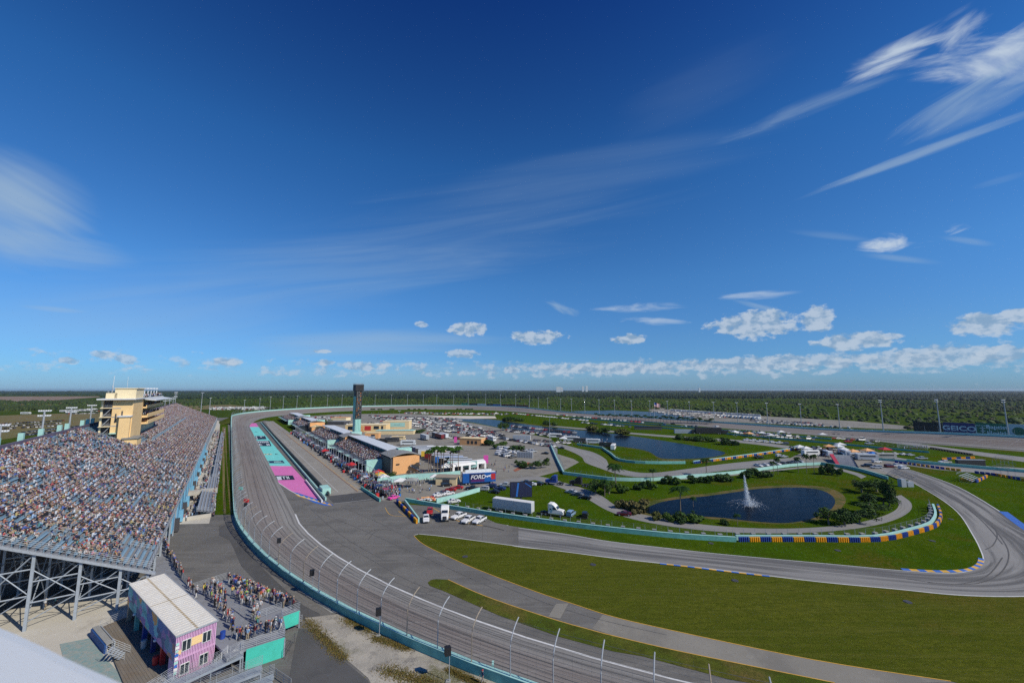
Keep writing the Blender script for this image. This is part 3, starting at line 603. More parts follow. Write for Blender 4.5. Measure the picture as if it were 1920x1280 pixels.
# kerbs of the road course
def kerb(pts, n, wd, z, names=('bluepaint', 'yellowpaint')):
    P = catmull([tuple(G(*p)) for p in pts], 8); L_ = [0]
    for i in range(1, len(P)): L_.append(L_[-1] + (Vector(P[i]) - Vector(P[i - 1])).length)
    def at(l):
        for i in range(1, len(P)):
            if L_[i] >= l: t = (l - L_[i - 1]) / max(1e-6, L_[i] - L_[i - 1]); return Vector(P[i - 1]).lerp(Vector(P[i]), t)
        return Vector(P[-1])
    mb = MB(); step = L_[-1] / n
    for k in range(n):
        a, b = at(k * step), at((k + 1) * step); d = (b - a).normalized(); nn = Vector((-d.y, d.x, 0)) * wd
        mb.add([a.xy[:] + (z,), b.xy[:] + (z,), (b + nn).xy[:] + (z + .08,), (a + nn).xy[:] + (z + .08,)], [(0, 1, 2, 3)], k % 2)
    return tag(mb.build('kerb', list(names)), kind='structure')
kerb([(1845, 1048), (1844, 1056), (1838, 1063), (1822, 1069.5), (1795, 1072.5), (1766, 1073), (1730, 1071.5), (1694, 1069)][::-1], 17, .9, .06)
kerb([(1237, 1055.5), (1290, 1061), (1350, 1068.5), (1442, 1079)], 15, -.8, .07)
kerb([(1985, 1026), (1925, 997), (1872, 958)], 12, -2.0, .07, ('bluepaint', 'bluepaint')); 

M('skid', (.085, .082, .078), .8, ns=.6, na=.2); M('skidpale', (.12, .117, .11), .8, ns=.6, na=.2)
tn = [i for i, (s, n) in enumerate(OV) if n < 200 and -60 <= s < 420]
def tp(i, t): p = INN[i] + (OUT[i] - INN[i]) * t; p.z = INN[i].z + (OUT[i].z - INN[i].z) * max(0, t) ** 1.15 if t > 0 else .045; return p
for k, (t0, t1, i0, i1) in enumerate([(.08, .12, 0, 60), (.2, .16, 0, 50), (.42, .30, 5, 70), (.62, .5, 0, 60), (.78, .70, 0, 40), (.35, .52, 10, 66)]):
    q = [tp(i, t0 + (t1 - t0) * j / len(tn)) for j, i in enumerate(tn) if i0 <= i < i1]; stripe('tire_line', q, .12, .03, 'skid')
for k, pts in enumerate([[(600, 1000), (680, 1040), (760, 1085), (850, 1120)], [(585, 955), (660, 985), (740, 1020), (830, 1060), (930, 1105)], [(640, 950), (700, 975), (770, 1010)], [(690, 1012), (702, 998), (716, 992), (734, 994)], [(684, 1004), (697, 995), (712, 992)], [(560, 930), (600, 970), (650, 1010), (720, 1050)], [(900, 1080), (1010, 1125), (1120, 1160), (1250, 1190)]]): stripe('tire_line', L(pts, .048), .16, .004 + k * .001, 'skid' if k in (3, 4) else 'skidpale')
for k, pts in enumerate([[(1700, 1085), (1790, 1095), (1850, 1080), (1880, 1045)], [(1740, 1092), (1830, 1094), (1880, 1070), (1890, 1030), (1860, 985)], [(1848, 1030), (1862, 1022), (1870, 1005), (1866, 990)], [(1720, 905), (1790, 935), (1840, 975), (1880, 1020)]]): stripe('tire_line', L(pts, .07), .22, .004 + k * .001, 'skid')
# ---------------- outer wall and catch fences ----------------
def wall_thing(name, pts, th, h, m, label, cat='wall', z0=-.4):
    P = [Vector(p) for p in pts]; o = MB().wall(P, th, h, z0=z0).build(name, m, org=P[0], fix=True); return tag(o, label, cat)
def off(i, d):      # a point d metres outside the outer wall line
    p = OUT[i]; nn = (p - INN[i]); nn.z = 0; nn.normalize(); return p + nn * d
near = [i for i, (s, n) in enumerate(OV) if n < 200 and s < 600]
farr = [i for i, (s, n) in enumerate(OV) if i >= near[-1]]
def along(idx, d, step, s0=None, s1=None):
    P = [off(i, d) for i in idx]; L_ = [0]
    for i in range(1, len(P)): L_.append(L_[-1] + (P[i] - P[i - 1]).length)
    out = []; l = 0; j = 1
    while l < L_[-1]:
        while L_[j] < l: j += 1
        t = (l - L_[j - 1]) / max(1e-6, L_[j] - L_[j - 1]); p = P[j - 1].lerp(P[j], t); d_ = (P[j] - P[j - 1]); d_.z = 0; out.append((p, d_.normalized())); l += step
    return out
wall_thing('track_wall', [p for p, d in along(near, .35, 4)], .6, 1.15, 'turq', 'turquoise concrete outer wall curving past the yard below the grandstand', 'wall', -.5)
wall_thing('track_wall', [p for p, d in along(farr, .35, 8)], .7, 1.5, 'turq_pale', 'long turquoise concrete wall round the far turn and the back straight', 'wall', -.6)
cap = MB().wall([p + Vector((0, 0, 1.15)) for p, d in along(near, .35, 4)], .66, .07, z0=.0).build('wall_cap', 'turq_pale', fix=True); w0 = [o for o in COL.objects if o.name == 'track_wall'][0]; cap.parent = w0; cap.location = -w0.location
def catch_fence(idx, step, label, curve=True, hgt_=6.4, wires=15, rp=.075, maxn=98, wr=.017, lean=2.4, m='galv', wstep=1):
    P = along(idx, .45, step)[:maxn]; root = empty('catch_fence', P[0][0], 0, label, 'fence')
    def pt(p, d, t):    # t 0..1 up the post
        nn = Vector((d.y, -d.x, 0)); h = hgt_ * t; k = max(0, t - .55) / .45
        return p + Vector((0, 0, 1.0 + h * (1 - .10 * k * k))) + nn * lean * (k ** 1.6)
    for i, (p, d) in enumerate(P):
        mb = MB().tube([pt(p, d, t) - P[0][0] for t in ((0, .3, .55, .66, .76, .86, .94, 1.0) if curve else (0, .6, 1))], rp, 6)
        mb.build('fence_post', 'rust' if (i % 7 in (2, 4) and curve) else m, root)
    mb = MB()
    for k in range(wires):
        t = .03 + .90 * k / (wires - 1); mb.tube([pt(p, d, t) - P[0][0] for p, d in P[::wstep]], wr, 4, cap=False)
    mb.build('cable', 'wire', root)
    if curve:
        mb = MB()
        for a_ in range(len(P) - 1):
            for q in range(1, 5):
                c_ = P[a_][0].lerp(P[a_ + 1][0], q / 5); mb.tube([pt(c_, P[a_][1], .0) - P[0][0], pt(c_, P[a_][1], .72) - P[0][0]], .008, 3, cap=False)
        mb.build('mesh_wire', 'wire', root)['kind'] = 'stuff'
    return root
nn1 = [i for i in near if OV[i][0] < 330 or i < 25]
catch_fence(near, 5.6, 'tall cable catch fence with curved grey posts on the near turn wall')
far1 = [i for i in farr if OV[i][0] > 590]; catch_fence(far1, 9.5, 'thin catch fence along the wall of the far turn', False, 5.5, 7, .07, 98, .03, 1.0)
catch_fence([i for i in farr if OV[i][0] <= 600 and OV[i][1] > 300], 7.4, 'thin catch fence along the wall of the back straight', False, 5.5, 8, .06, 98, .02, 1.0)

# ---------------- stadium lamp poles ----------------
def lamp_mast(p, H, label, heads=2, r=.35, group='floodlight masts around the speedway', yaw=0, base=-.6, name='floodlight_mast', twin=False):
    root = empty(name, (p.x, p.y, base), yaw, label, 'floodlight', group); h = H - base
    MB().tube([(0, 0, 0), (0, 0, h * .5), (0, 0, h)], [r, r * .8, r * .5], 8).build('pole', 'galv', root, smoothf=False)
    mb = MB(); wd = 2.7
    for k in range(heads): mb.box((0, 0, h - .2 - k * 1.5), (wd, .25, .18))
    mb.build('crossarm', 'steel', root); mb = MB()
    for k in range(heads):
        for q in range(6): mb.box(((q - 2.5) * wd / 5.4, .32, h + .05 - k * 1.5), (.36, .36, .32))
    mb.build('floodlight_bank', 'lamp', root); 
    return root
lampx = [(390, 736), (431.5, 746), (458, 750), (485, 747), (507, 744), (529, 743), (555, 742), (583, 741), (612, 741), (641, 740), (702, 740), (732, 740), (763, 740), (792, 739.5), (820, 740), (849, 741), (879, 739), (910, 739), (939, 739.5), (966, 740), (992, 741), (1010, 745), (1028, 746), (1050, 747.5), (1073, 748), (1097.5, 749), (1124, 749), (1152.5, 750), (1183.5, 751), (1217.5, 751), (1254, 752), (1294, 753), (1338, 754), (1387, 754.5), (1438, 755.5), (1500, 757), (1572, 758), (1654, 750), (1762, 749), (1885, 749.5)]
ring = [off(i, 9) for i in range(len(OUT)) if i > near[-1] - 4]; ring = [a.lerp(b, t) for a, b in zip(ring, ring[1:]) for t in (0, .25, .5, .75)]
for k, (lx, ly) in enumerate(lampx):
    best = min(ring, key=lambda p: abs(PX(p)[0] - lx) if p.y > 60 else 1e9)
    if k == 0: best = W(545, -24, 0)
    if k == 1: best = W(590, -18, 0)
    H = hgt(lx, ly, best)
    lamp_mast(best, H, 'tall slim floodlight mast beyond the outer track wall, %s from the left' % nth(k), 1 if lx < 1600 else 2, .40 if lx < 1600 else .48, yaw=math.atan2(-best.x, best.y) if 0 else 0)
for k, s in enumerate([159, 187.5, 213.5, 240]):
    lamp_mast(W(s, -47), [31, 33.4, 33.4, 33.4][k], 'grey floodlight mast with two rows of lamps behind the grandstand, %s from the left' % nth(k), 2, .42, 'floodlight masts behind the grandstand', yaw=SROT - R(90), base=-.6, twin=True)
for k, (lx, ly) in enumerate([(309, 748), (317, 747.5), (324, 745), (328.5, 742), (334, 735)]):
    s = min(range(260, 560, 2), key=lambda s: abs(PX(W(s, -47, 25))[0] - lx)); H = hgt(lx, ly, W(s, -47))
    lamp_mast(W(s, -47), H, 'floodlight mast rising behind the grandstand beyond the press building, %s from the left' % nth(k), 2, .4, 'floodlight masts behind the grandstand', yaw=SROT - R(90), base=-.6)
for k, (bx, by, ty, nm) in enumerate([(1031, 838, 781, 'beside the row of parked cars near the lake'), (864, 814, 776, 'in the paddock behind the orange flat roofed building'), (748, 796, 770, 'in the crowded car park behind the scoring tower'), (795, 790, 772, 'at the edge of the infield car park'), (1443, 832, 812, 'beside the orange and blue barrier near the lake')]):
    p = G(bx, by); lamp_mast(p, hgt(bx, ty, p), 'pale infield lamp pole ' + nm, 1, .16, 'infield lamp poles', base=0, name='infield_lamp')

# ---------------- grandstand ----------------
SA0, SA1 = 94.5, 540.0            # stations of the stand's ends
NROW = 41; NF, NB = -9.2, -44.0; ZA, ZB = 5.9, -.45
def sz(n): return ZA + ZB * n
rowd = (NF - NB) / NROW
stand = empty('grandstand', W(SA0, NF, zf(SA0)), 0, 'long steel grandstand packed with spectators along the front straight', 'grandstand'); ORG = Vector(stand.location)
def sn_box(mb, s0, s1, n0, n1, z0, z1, mi=0):
    a, b, c, d = W(s0, n0), W(s1, n0), W(s1, n1), W(s0, n1); P = [a, b, c, d]
    vs = [Vector((p.x, p.y, z)) for z in (z0, z1) for p in P]
    return mb.add(vs, [(0, 3, 2, 1), (4, 5, 6, 7), (0, 1, 5, 4), (1, 2, 6, 5), (2, 3, 7, 6), (3, 0, 4, 7)], mi)
def sub(mb, name, m, root, fix=True):
    o = mb.build(name, m, root, fix=fix); o.location = -Vector(root.location) if root.rotation_euler[2] == 0 else (0, 0, 0); return o
mb = MB()
for k in range(NROW):
    n0 = NF - k * rowd; z = sz(n0) - .45; sn_box(mb, SA0, SA1, n0 - rowd, n0, z - .30, z)
sub(mb, 'tread_deck', 'deckgrey', stand)
AIS = [s for s in np.arange(SA0 + 9, SA1, 11.5)]
for k in range(NROW):
    n0 = NF - k * rowd; z = sz(n0) - .45; mb = MB(); e = [SA0 + .5] + [q for s in AIS for q in (s - .65, s + .65)] + [SA1 - .3]
    for a, b in zip(e[::2], e[1::2]): sn_box(mb, a, b, n0 - rowd + .06, n0 - rowd + .36, z + .38, z + .43)
    for a, b in zip(e[::2], e[1::2]): sn_box(mb, a, b, n0 - rowd - .02, n0 - rowd + .05, z + .03, z + .75)
    sub(mb, 'bench_row', 'seatblue' if k > 9 else ('seatblue' if k % 1 else 'seatblue'), stand)
def rail(mb, pts, h=1.07, bars=3, r=.03, step=2.0, mi=0):
    """a railing with posts along points on the floor"""
    for a, b in zip(pts, pts[1:]):
        a, b = Vector(a), Vector(b); n = max(1, round((b - a).length / step))
        for k in range(n + 1): p = a.lerp(b, k / n); mb.tube([p, p + Vector((0, 0, h))], r, 4, mi)
        for q in range(bars): z = Vector((0, 0, h * (q + 1) / bars)); mb.tube([a + z, b + z], r * .8, 4, mi)
    return mb
mb = MB(); rail(mb, [W(SA0, n, sz(n) - .35) for n in np.linspace(NF + .8, NB, 14)], 1.15, 4, .035, 2.2); sub(mb, 'end_railing', 'galv', stand, False)
mb = MB()
rail(mb, [W(s, NF - .05, sz(NF) - .45) for s in (SA0, 200, 300, 400, SA1)], 1.1, 3, .04, 2.5); sub(mb, 'front_railing', 'galv', stand, False)
mb = MB()
for n in (-11.5, -14.2):
    for s in (96, 100, 104): rail(mb, [W(s, n, sz(n) - .4), W(s + 3.2, n, sz(n) - .4)], .95, 2, .03, 1.1)
for s, n0, n1 in [(a, -10, -13) for a in AIS[:24]] + [(a, -20, -23) for a in AIS[:24]]: rail(mb, [W(s, n0, sz(n0) - .4), W(s, n1, sz(n1) - .4)], .95, 2, .035, 1.5)
sub(mb, 'aisle_handrail', 'galv', stand, False)
# rim beam, columns and bracing under the open end
mb = MB(); n_a, n_b = NF + .9, NB
for (dz0, dz1) in ((-1.15, -.75),):
    a, b = W(SA0 - .1, n_a), W(SA0 - .1, n_b); c, d = W(SA0 + .4, n_a), W(SA0 + .4, n_b); vs = []
    for p, n_ in ((a, n_a), (b, n_b), (d, n_b), (c, n_a)): vs += [Vector((p.x, p.y, sz(n_) + dz0)), Vector((p.x, p.y, sz(n_) + dz1))]
    mb.add(vs, [(0, 2, 3, 1), (2, 4, 5, 3), (4, 6, 7, 5), (6, 0, 1, 7), (1, 3, 5, 7), (0, 6, 4, 2)])
sub(mb, 'rim_beam', 'galv', stand)
cols = [-9.3, -12.8, -17.6, -22.8, -28.0, -33.5, -39, -43.8]
for bi, s in enumerate([95.0, 103, 111, 119, 127, 135, 150, 165, 180, 195]):
    for n in cols:
        if bi > 5 and n > -30: continue
        top = sz(n) - 1.0; mb = MB(); p = W(s, n, zf(s)); wdt = .36 if bi == 0 else .3; mb.box((p.x, p.y, (top + zf(s)) / 2), (wdt, wdt, top - zf(s)), SROT); sub(mb, 'column', 'steel', stand)
for s in (95.0, 103, 111, 119):
    mb = MB()
    for i in range(len(cols) - 1):
        a, b = cols[i], cols[i + 1]; g = zf(s); ta, tb = sz(a) - 1.2, sz(b) - 1.2
        for f in ([.45, .8] if i > 0 else [.6]): mb.tube([W(s, a, g + (ta - g) * f), W(s, b, g + (ta - g) * f)], .11, 4)
        mb.tube([W(s, a, ta), W(s, b, g + (ta - g) * .45)], .08, 4); mb.tube([W(s, a, g + (ta - g) * .45), W(s, b, g + (ta - g) * .1 + .3)], .08, 4); mb.tube([W(s, b, ta), W(s, a, g + (ta - g) * .45)], .08, 4)
    sub(mb, 'brace', 'steel', stand, False)
for n in cols[1:6]:
    mb = MB()
    for s in (95.0, 103, 111): g = zf(s); t_ = sz(n) - 1.2; mb.tube([W(s, n, t_), W(s + 8, n, g + 1.5)], .07, 4); mb.tube([W(s, n, g + 1.5), W(s + 8, n, t_)], .07, 4); mb.tube([W(s, n, t_ * .6 + g * .4), W(s + 8, n, t_ * .6 + g * .4)], .1, 4)
    sub(mb, 'brace', 'steel', stand, False)
# back wall, front panels, cross walkway, ramps
mb = MB(); sn_box(mb, SA0, SA1, NB - .5, NB - .2, 0, sz(NB) + .9); sub(mb, 'back_wall', 'purple', stand)
mb = MB(); sn_box(mb, 112.6, 113, -44, -33, 0, 18); sn_box(mb, 112.6, 113, -33, -22, 0, 14.0); sn_box(mb, 112.6, 113, -22, -12, 0, 9.5); sub(mb, 'undercroft_shade_sheet', 'darkgrey', stand)  # dark sheets added under the open end to deepen its shade
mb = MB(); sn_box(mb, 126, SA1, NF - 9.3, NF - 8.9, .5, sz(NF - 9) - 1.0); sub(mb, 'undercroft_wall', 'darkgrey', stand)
for k, s in enumerate(list(range(131, 300, 11))):
    mb = MB(); sn_box(mb, s, s + 4.6, NF - .3, NF - .0, 4.2 if s > 200 else 5.2, sz(NF) - 1.1); sn_box(mb, s + 4.6, s + 5.1, NF - 3.0, NF - .1, zf(s), sz(NF) - 1.1); sub(mb, 'front_panel', 'paneblue', stand)
    mb = MB(); sn_box(mb, s + 7, s + 8.6, NF - .6, NF + .8, zf(s), zf(s) + 3.0); sub(mb, 'stair_block', 'paneblue' if k % 2 else 'darkgrey', stand)
mb = MB(); sn_box(mb, 300, SA1, NF - .3, NF, 5.2, sz(NF) - 1.0); sub(mb, 'front_panel', 'galv', stand)
for s in range(130, 540, 6): p = W(s, NF - .35); sub(MB().box((p.x, p.y, (zf(s) + sz(NF) - 1) / 2), (.3, .3, sz(NF) - 1 - zf(s)), SROT), 'front_column', 'steel', stand)
mb = MB()       # grey cross aisle above the lower tier beyond the press building
a, b = W(238, -26.5, sz(-26.5) + .25), W(400, -26.5, sz(-26.5) + .25); rail(mb, [a, b], 1.1, 3, .05, 3); sn_box(mb, 236, 400, -27.6, -26.2, sz(-27) - .5, sz(-27) + .12); sub(mb, 'cross_aisle', 'seatblue', stand, False)
# little turquoise ends of the stair towers along the back rail
for k, s in enumerate([152, 166, 180, 196, 203.5, 221, 228, 235]):
    o = sn_box(MB(), s, s + 1.1, NB - 1.9, NB - .9, sz(NB) - 3, sz(NB) + 2.6).build('vent_panel', 'turq_pale', fix=True); tag(o, 'narrow pale turquoise panel above the back rim of the grandstand, %s from the left' % nth(k), 'panel', 'turquoise panels on the grandstand rim')

# lower bleachers in front of the stand, beside the grass strip
def bleacher(s0, s1, n0, n1, z0, rise, rows, label, dark=False):
    root = empty('bleacher', W(s0, n1, zf(s0)), 0, label, 'bleacher', 'low bleachers between walkway and grass'); mb = MB(); dn = (n0 - n1) / rows
    for k in range(rows): sn_box(mb, s0, s1, n1 + k * dn, n1 + (k + 1) * dn, z0 + (rows - 1 - k) * rise - .12, z0 + (rows - 1 - k) * rise) if 0 else sn_box(mb, s0, s1, n0 - (k + 1) * dn, n0 - k * dn, z0 + k * rise - .12, z0 + k * rise)
    sub(mb, 'deck', 'deckgrey', root); mb = MB()
    for k in range(rows): sn_box(mb, s0, s1, n0 - (k + 1) * dn + .1, n0 - (k + 1) * dn + .4, z0 + k * rise + .4, z0 + k * rise + .45)
    sub(mb, 'bench', 'steel', root); mb = MB()
    for s, n in ((s0 + .2, n0 - .3), (s1 - .2, n0 - .3), (s0 + .2, n1 + .3), (s1 - .2, n1 + .3)): p = W(s, n); mb.box((p.x, p.y, (zf(s) + z0) / 2), (.2, .2, z0 - zf(s)), SROT)
    sub(mb, 'support', 'dark', root); mb = MB(); rail(mb, [W(s0, n1, z0 + rise * rows), W(s0, n0, z0), W(s1, n0, z0), W(s1, n1, z0 + rise * rows)], 1.1, 3, .035, 2); sub(mb, 'railing', 'galv', root, False); return root
bleacher(152, 180, -1.6, -5.6, zf(152) + 1.1, .22, 5, 'grey low bleacher nearest the yard, people standing along its front rail')
bleacher(184, 215, -1.4, -4.6, 3.0, .2, 4, 'grey low bleacher second from the yard beside the grass strip')
for k, s in enumerate([218, 262, 306, 350, 394]): bleacher(s, s + 41, -1.2, -3.8, 2.3, .2, 3, 'long grey low bleacher beside the grass strip, %s in line beyond the second' % nth(k))
o = sn_box(MB(), 180.6, 183.4, -10, -1.2, 3.6, 4.9).build('ramp_wall', 'conc', fix=True); tag(o, 'pale concrete ramp wall crossing the walkway in front of the stand', 'ramp')
o = sn_box(MB(), 150.5, 151, -13, -2, zf(150), zf(150) + 1).build('kerb_wall', 'conc', fix=True); tag(o, 'low concrete edge at the near end of the pale walkway', 'wall')

# ---------------- press building on top of the stand ----------------
pb = empty('press_building', W(217, -31, 18), 0, 'yellow press building with white roof standing on the grandstand', 'building')
def nm(n): return n if n > -31 else (-31 + (n + 31) * .79 if n > -38.6 else -37.0 + (n + 38.6) * .47)
def P_(name, m, *bx, par=None):
    mb = MB()
    for b in bx: sn_box(mb, b[0], b[1], nm(b[2]), nm(b[3]), b[4], b[5])
    r = par or pb; o = mb.build(name, m, r, fix=True); o.location = -Vector(pb.location) if par is None else (0, 0, 0); return o
P_('wall', 'yelwall', (218, 240, -38.6, -31.0, 14, 36.0)); P_('wall', 'creamwall', (218.6, 240, -45.6, -44.4, 14, 36.0), (219.5, 240, -44.4, -38.6, 14, 36.0)) 
P_('projecting_bay', 'yelwall', (216.2, 218, -35.4, -31.4, 14, 29.4)); P_('bay_roof', 'roofwhite', (215.7, 218.3, -36.0, -30.9, 29.4, 29.9))
P_('buttress', 'yelwall', (214.5, 224, -33.0, -28.4, 14, 21.0)); P_('buttress_roof', 'roofgrey', (214, 225, -33.4, -28, 21.0, 21.4))
P_('roof', 'roofwhite', (215.6, 296, -47.6, -30.2, 36.0, 36.5)); P_('penthouse', 'creamwall', (221, 237, -44.5, -38, 36.5, 38.6), (221, 238, -39.2, -31.0, 36.5, 40.3))
P_('parapet', 'creamwall', (220.6, 238.4, -39.6, -30.6, 40.3, 40.6)); 
for z in (18.5, 22.3, 25.9, 29.5, 33.0):
    P_('balcony_slab', 'creamwall', (217.2, 219.6, -45.6, -38.6, z - .25, z)); 
    mb = MB(); rail(mb, [W(217.3, nm(-44.4), z), W(217.3, nm(-38.8), z)], 1.0, 4, .03, 1.2); sub(mb, 'balcony_rail', 'galv', pb, False)
mb = MB()
for z in (18.5, 22.3, 25.9, 29.5):
    a, b = W(217.8, nm(-44.3), z), W(217.8, nm(-39), z + 3.4); c, d = W(219.3, nm(-44.3), z), W(219.3, nm(-39), z + 3.4); mb.add([a, b, d, c, a - Vector((0, 0, .3)), b - Vector((0, 0, .3)), d - Vector((0, 0, .3)), c - Vector((0, 0, .3))], [(0, 1, 2, 3), (7, 6, 5, 4), (0, 4, 5, 1), (3, 2, 6, 7)])
sub(mb, 'stair_flight', 'galv', pb); P_('recess', 'darkgrey', (219.44, 219.5, -44.3, -38.7, 14, 35.6))
for z in (22, 25.8, 29.3, 32.6): P_('string_course', 'galv', (217.9, 218, -38.5, -35.4, z, z + .25))
P_('awning', 'turq_pale', (216.4, 218, -38.5, -36.0, 23.0, 23.3)); P_('door', 'dark', (217.9, 217.98, -38, -36.4, 18, 22.6))
for k in range(2): P_('banner', 'darkgrey', (217.85, 217.95, -35.1 - k * 2.2, -34.6 - k * 2.2, 28.2 - k, 31.6 - k))
# suites: two glazed floors with yellow balconies and a white canopy
P_('suite_wall', 'creamwall', (240, 294, -45.6, -33.4, 18, 36.0)); P_('suite_floor', 'yelwall', (240, 294.5, -33.4, -29.2, 27.7, 28.5), (240, 294.5, -33.4, -29.8, 31.8, 32.4), (240, 294.5, -33.4, -28.9, 24.9, 25.6))
P_('balcony_front', 'yelwall', (240, 294.5, -29.4, -29.15, 28.5, 29.4), (240, 294.5, -30.0, -29.75, 32.4, 33.1), (240, 294.5, -29.1, -28.85, 25.6, 26.5))
P_('window_band', 'glass', (240.2, 294, -33.36, -33.3, 29.0, 31.6), (240.2, 294, -33.36, -33.3, 32.6, 35.6), (240.2, 294, -33.36, -33.3, 25.7, 27.6))
P_('window_mullion', 'yelwall', *[(s, s + .5, -33.3, -33.15, 25.7, 35.6) for s in range(244, 294, 6)])
mb = MB(); a, b, c, d = W(238, -33.5, 36.4), W(297, -33.5, 36.4), W(297, -26.6, 35.4), W(238, -26.6, 35.4); mb.add([a, b, c, d] + [p - Vector((0, 0, .35)) for p in (a, b, c, d)], [(0, 3, 2, 1), (4, 5, 6, 7), (0, 1, 5, 4), (1, 2, 6, 5), (2, 3, 7, 6), (3, 0, 4, 7)]); sub(mb, 'canopy', 'roofwhite', pb)
mb = MB(); rail(mb, [W(240, -31.5, 36.5), W(295, -31.5, 36.5)], 1.3, 3, .05, 2); sub(mb, 'roof_railing', 'galv', pb, False)
for k in range(6):
    s = 246 + k * 9.5; mb = MB(); p = W(s, -33); mb.tube([p + Vector((0, 0, 36.5)), p + Vector((0, 0, 40.3))], .16, 6); mb.box((p.x, p.y, 40.5), (2.4, 1.0, .5), SROT); sub(mb, 'roof_floodlight', 'lamp', pb, False)
mb = MB(); p = W(224, -38.5); mb.tube([p + Vector((0, 0, 38.6)), p + Vector((0, 0, 45.5))], .07, 5); mb.tube([p + Vector((0, 0, 39)), p + Vector((-1, .6, 41.5))], .1, 5); p = W(228, -35); mb.tube([p + Vector((0, 0, 40.6)), p + Vector((0, 0, 45.2))], .04, 5); sub(mb, 'antenna', 'white', pb, False)
mb = MB()
for q in (-39.4, -38.4): rail(mb, [W(221.4, q, 38.6), W(223.4, q, 38.6)], .9, 2, .05, 1)
sub(mb, 'roof_vent', 'galv', pb, False)
P_('pink_awning', 'hotpink', (297, 309, -45, -36, 26.5, 28.0))
# ---------------- turquoise barriers, tyre bundles, fences of the infield ----------------
def barrier(pts, h, label, m='turq', th=.5, dens=3, z=0.0, closed=False):
    P = [Vector((q[0], q[1], z)) for q in catmull([tuple(G(*p)) for p in pts], dens)]
    o = MB().wall(P, th, h, z0=-.1).build('concrete_barrier', m, org=P[0], fix=True); tag(o, label, 'barrier')
    c = MB().wall([p + Vector((0, 0, h)) for p in P], th + .06, .06, z0=0).build('barrier_cap', 'turq_pale', fix=True); c.parent = o; c.location = -P[0]; return P
def lineup(pts, z=0.0): return [G(*p) + Vector((0, 0, z)) for p in pts]
def wire_fence(P, h, label, step=3.0, maxn=98):
    L_ = [0]
    for i in range(1, len(P)): L_.append(L_[-1] + (P[i] - P[i - 1]).length)
    step = max(step, L_[-1] / maxn); root = empty('wire_fence', P[0], 0, label, 'fence'); l = 0; j = 1; Q = []
    while l <= L_[-1] - .01:
        while L_[j] < l: j += 1
        Q.append(P[j - 1].lerp(P[j], (l - L_[j - 1]) / max(1e-6, L_[j] - L_[j - 1]))); l += step
    for q in Q: MB().tube([q - P[0], q - P[0] + Vector((0, 0, h))], .045, 5).build('fence_post', 'steel', root)
    mb = MB()
    for k in range(9):
        z = Vector((0, 0, h * (k + 1) / 9)); mb.tube([q - P[0] + z for q in Q], .012 if k < 8 else .03, 3, cap=False)
    mb.build('wire_mesh', 'wire', root); return Q
B1 = barrier([(760, 940), (812, 949), (869, 958), (944, 970), (1060, 986), (1172, 999), (1275, 1009), (1380, 1015.5)], 1.25, 'turquoise concrete barrier between paddock and road course, ending at the tyre bundles')
B1b = barrier([(1380, 1012), (1500, 1012), (1638, 1012), (1706, 998.5), (1740, 988), (1750, 980), (1755, 967), (1750, 951)], 1.2, 'pale barrier behind the blue and orange tyre bundles round the corner', 'turq_pale')
wire_fence([p + Vector((0, .9, 0)) for p in B1[4:]], 2.6, 'chain link fence behind the turquoise barrier of the road course')
wire_fence([p + Vector((-.3, 1.0, 0)) for p in B1b], 2.6, 'chain link fence behind the tyre bundles at the corner')
barrier([(1032, 834), (1042, 858), (1057, 889)], 1.3, 'turquoise barrier running downhill beside the green wedge near the lake', 'turq_pale'); wire_fence(lineup([(1034, 833), (1044, 856), (1059, 886)]), 2.6, 'chain link fence along the barrier beside the green wedge')
B2 = barrier([(1057, 889), (1125, 898), (1162, 901), (1225, 901), (1300, 894.5), (1375, 888.5), (1480, 874.5), (1540, 871)], 1.3, 'long pale turquoise barrier between the upper road and the pond lawn', 'turq_pale')
wire_fence([p + Vector((0, 1.2, 0)) for p in B2], 2.4, 'chain link fence on the long barrier above the pond lawn')
barrier([(1540, 871), (1587, 878), (1623, 886), (1665, 899)], 1.4, 'turquoise barrier sloping down to the bleacher by the bend')
barrier([(1082, 834), (1130, 841)], 1.3, 'short dark turquoise barrier beside the lake tip'); B3 = barrier([(1130, 842), (1146, 853), (1162, 864), (1210, 869), (1285, 869)], 1.3, 'turquoise barrier with a kink below the lake')
wire_fence([p + Vector((0, .8, 0)) for p in B3], 2.4, 'chain link fence along the kinked barrier below the lake')
B4 = barrier([(1300, 868), (1360, 860.5), (1430, 851), (1492, 842)], 1.2, 'pale barrier behind the orange and blue blocks below the lake', 'turq_pale')
barrier([(707, 909), (760, 901), (820, 897), (863, 893)], 2.6, 'pale turquoise wall between pit suites and paddock road', 'turq_pale', .3); barrier([(818, 943), (850, 935), (899, 921)], 1.5, 'short turquoise barrier in front of the stacked scrap cars', 'turq_pale')
barrier([(600, 851), (622, 884), (640, 915), (606, 934)][:1] + [(612, 935)], .0001, 'x') if 0 else None
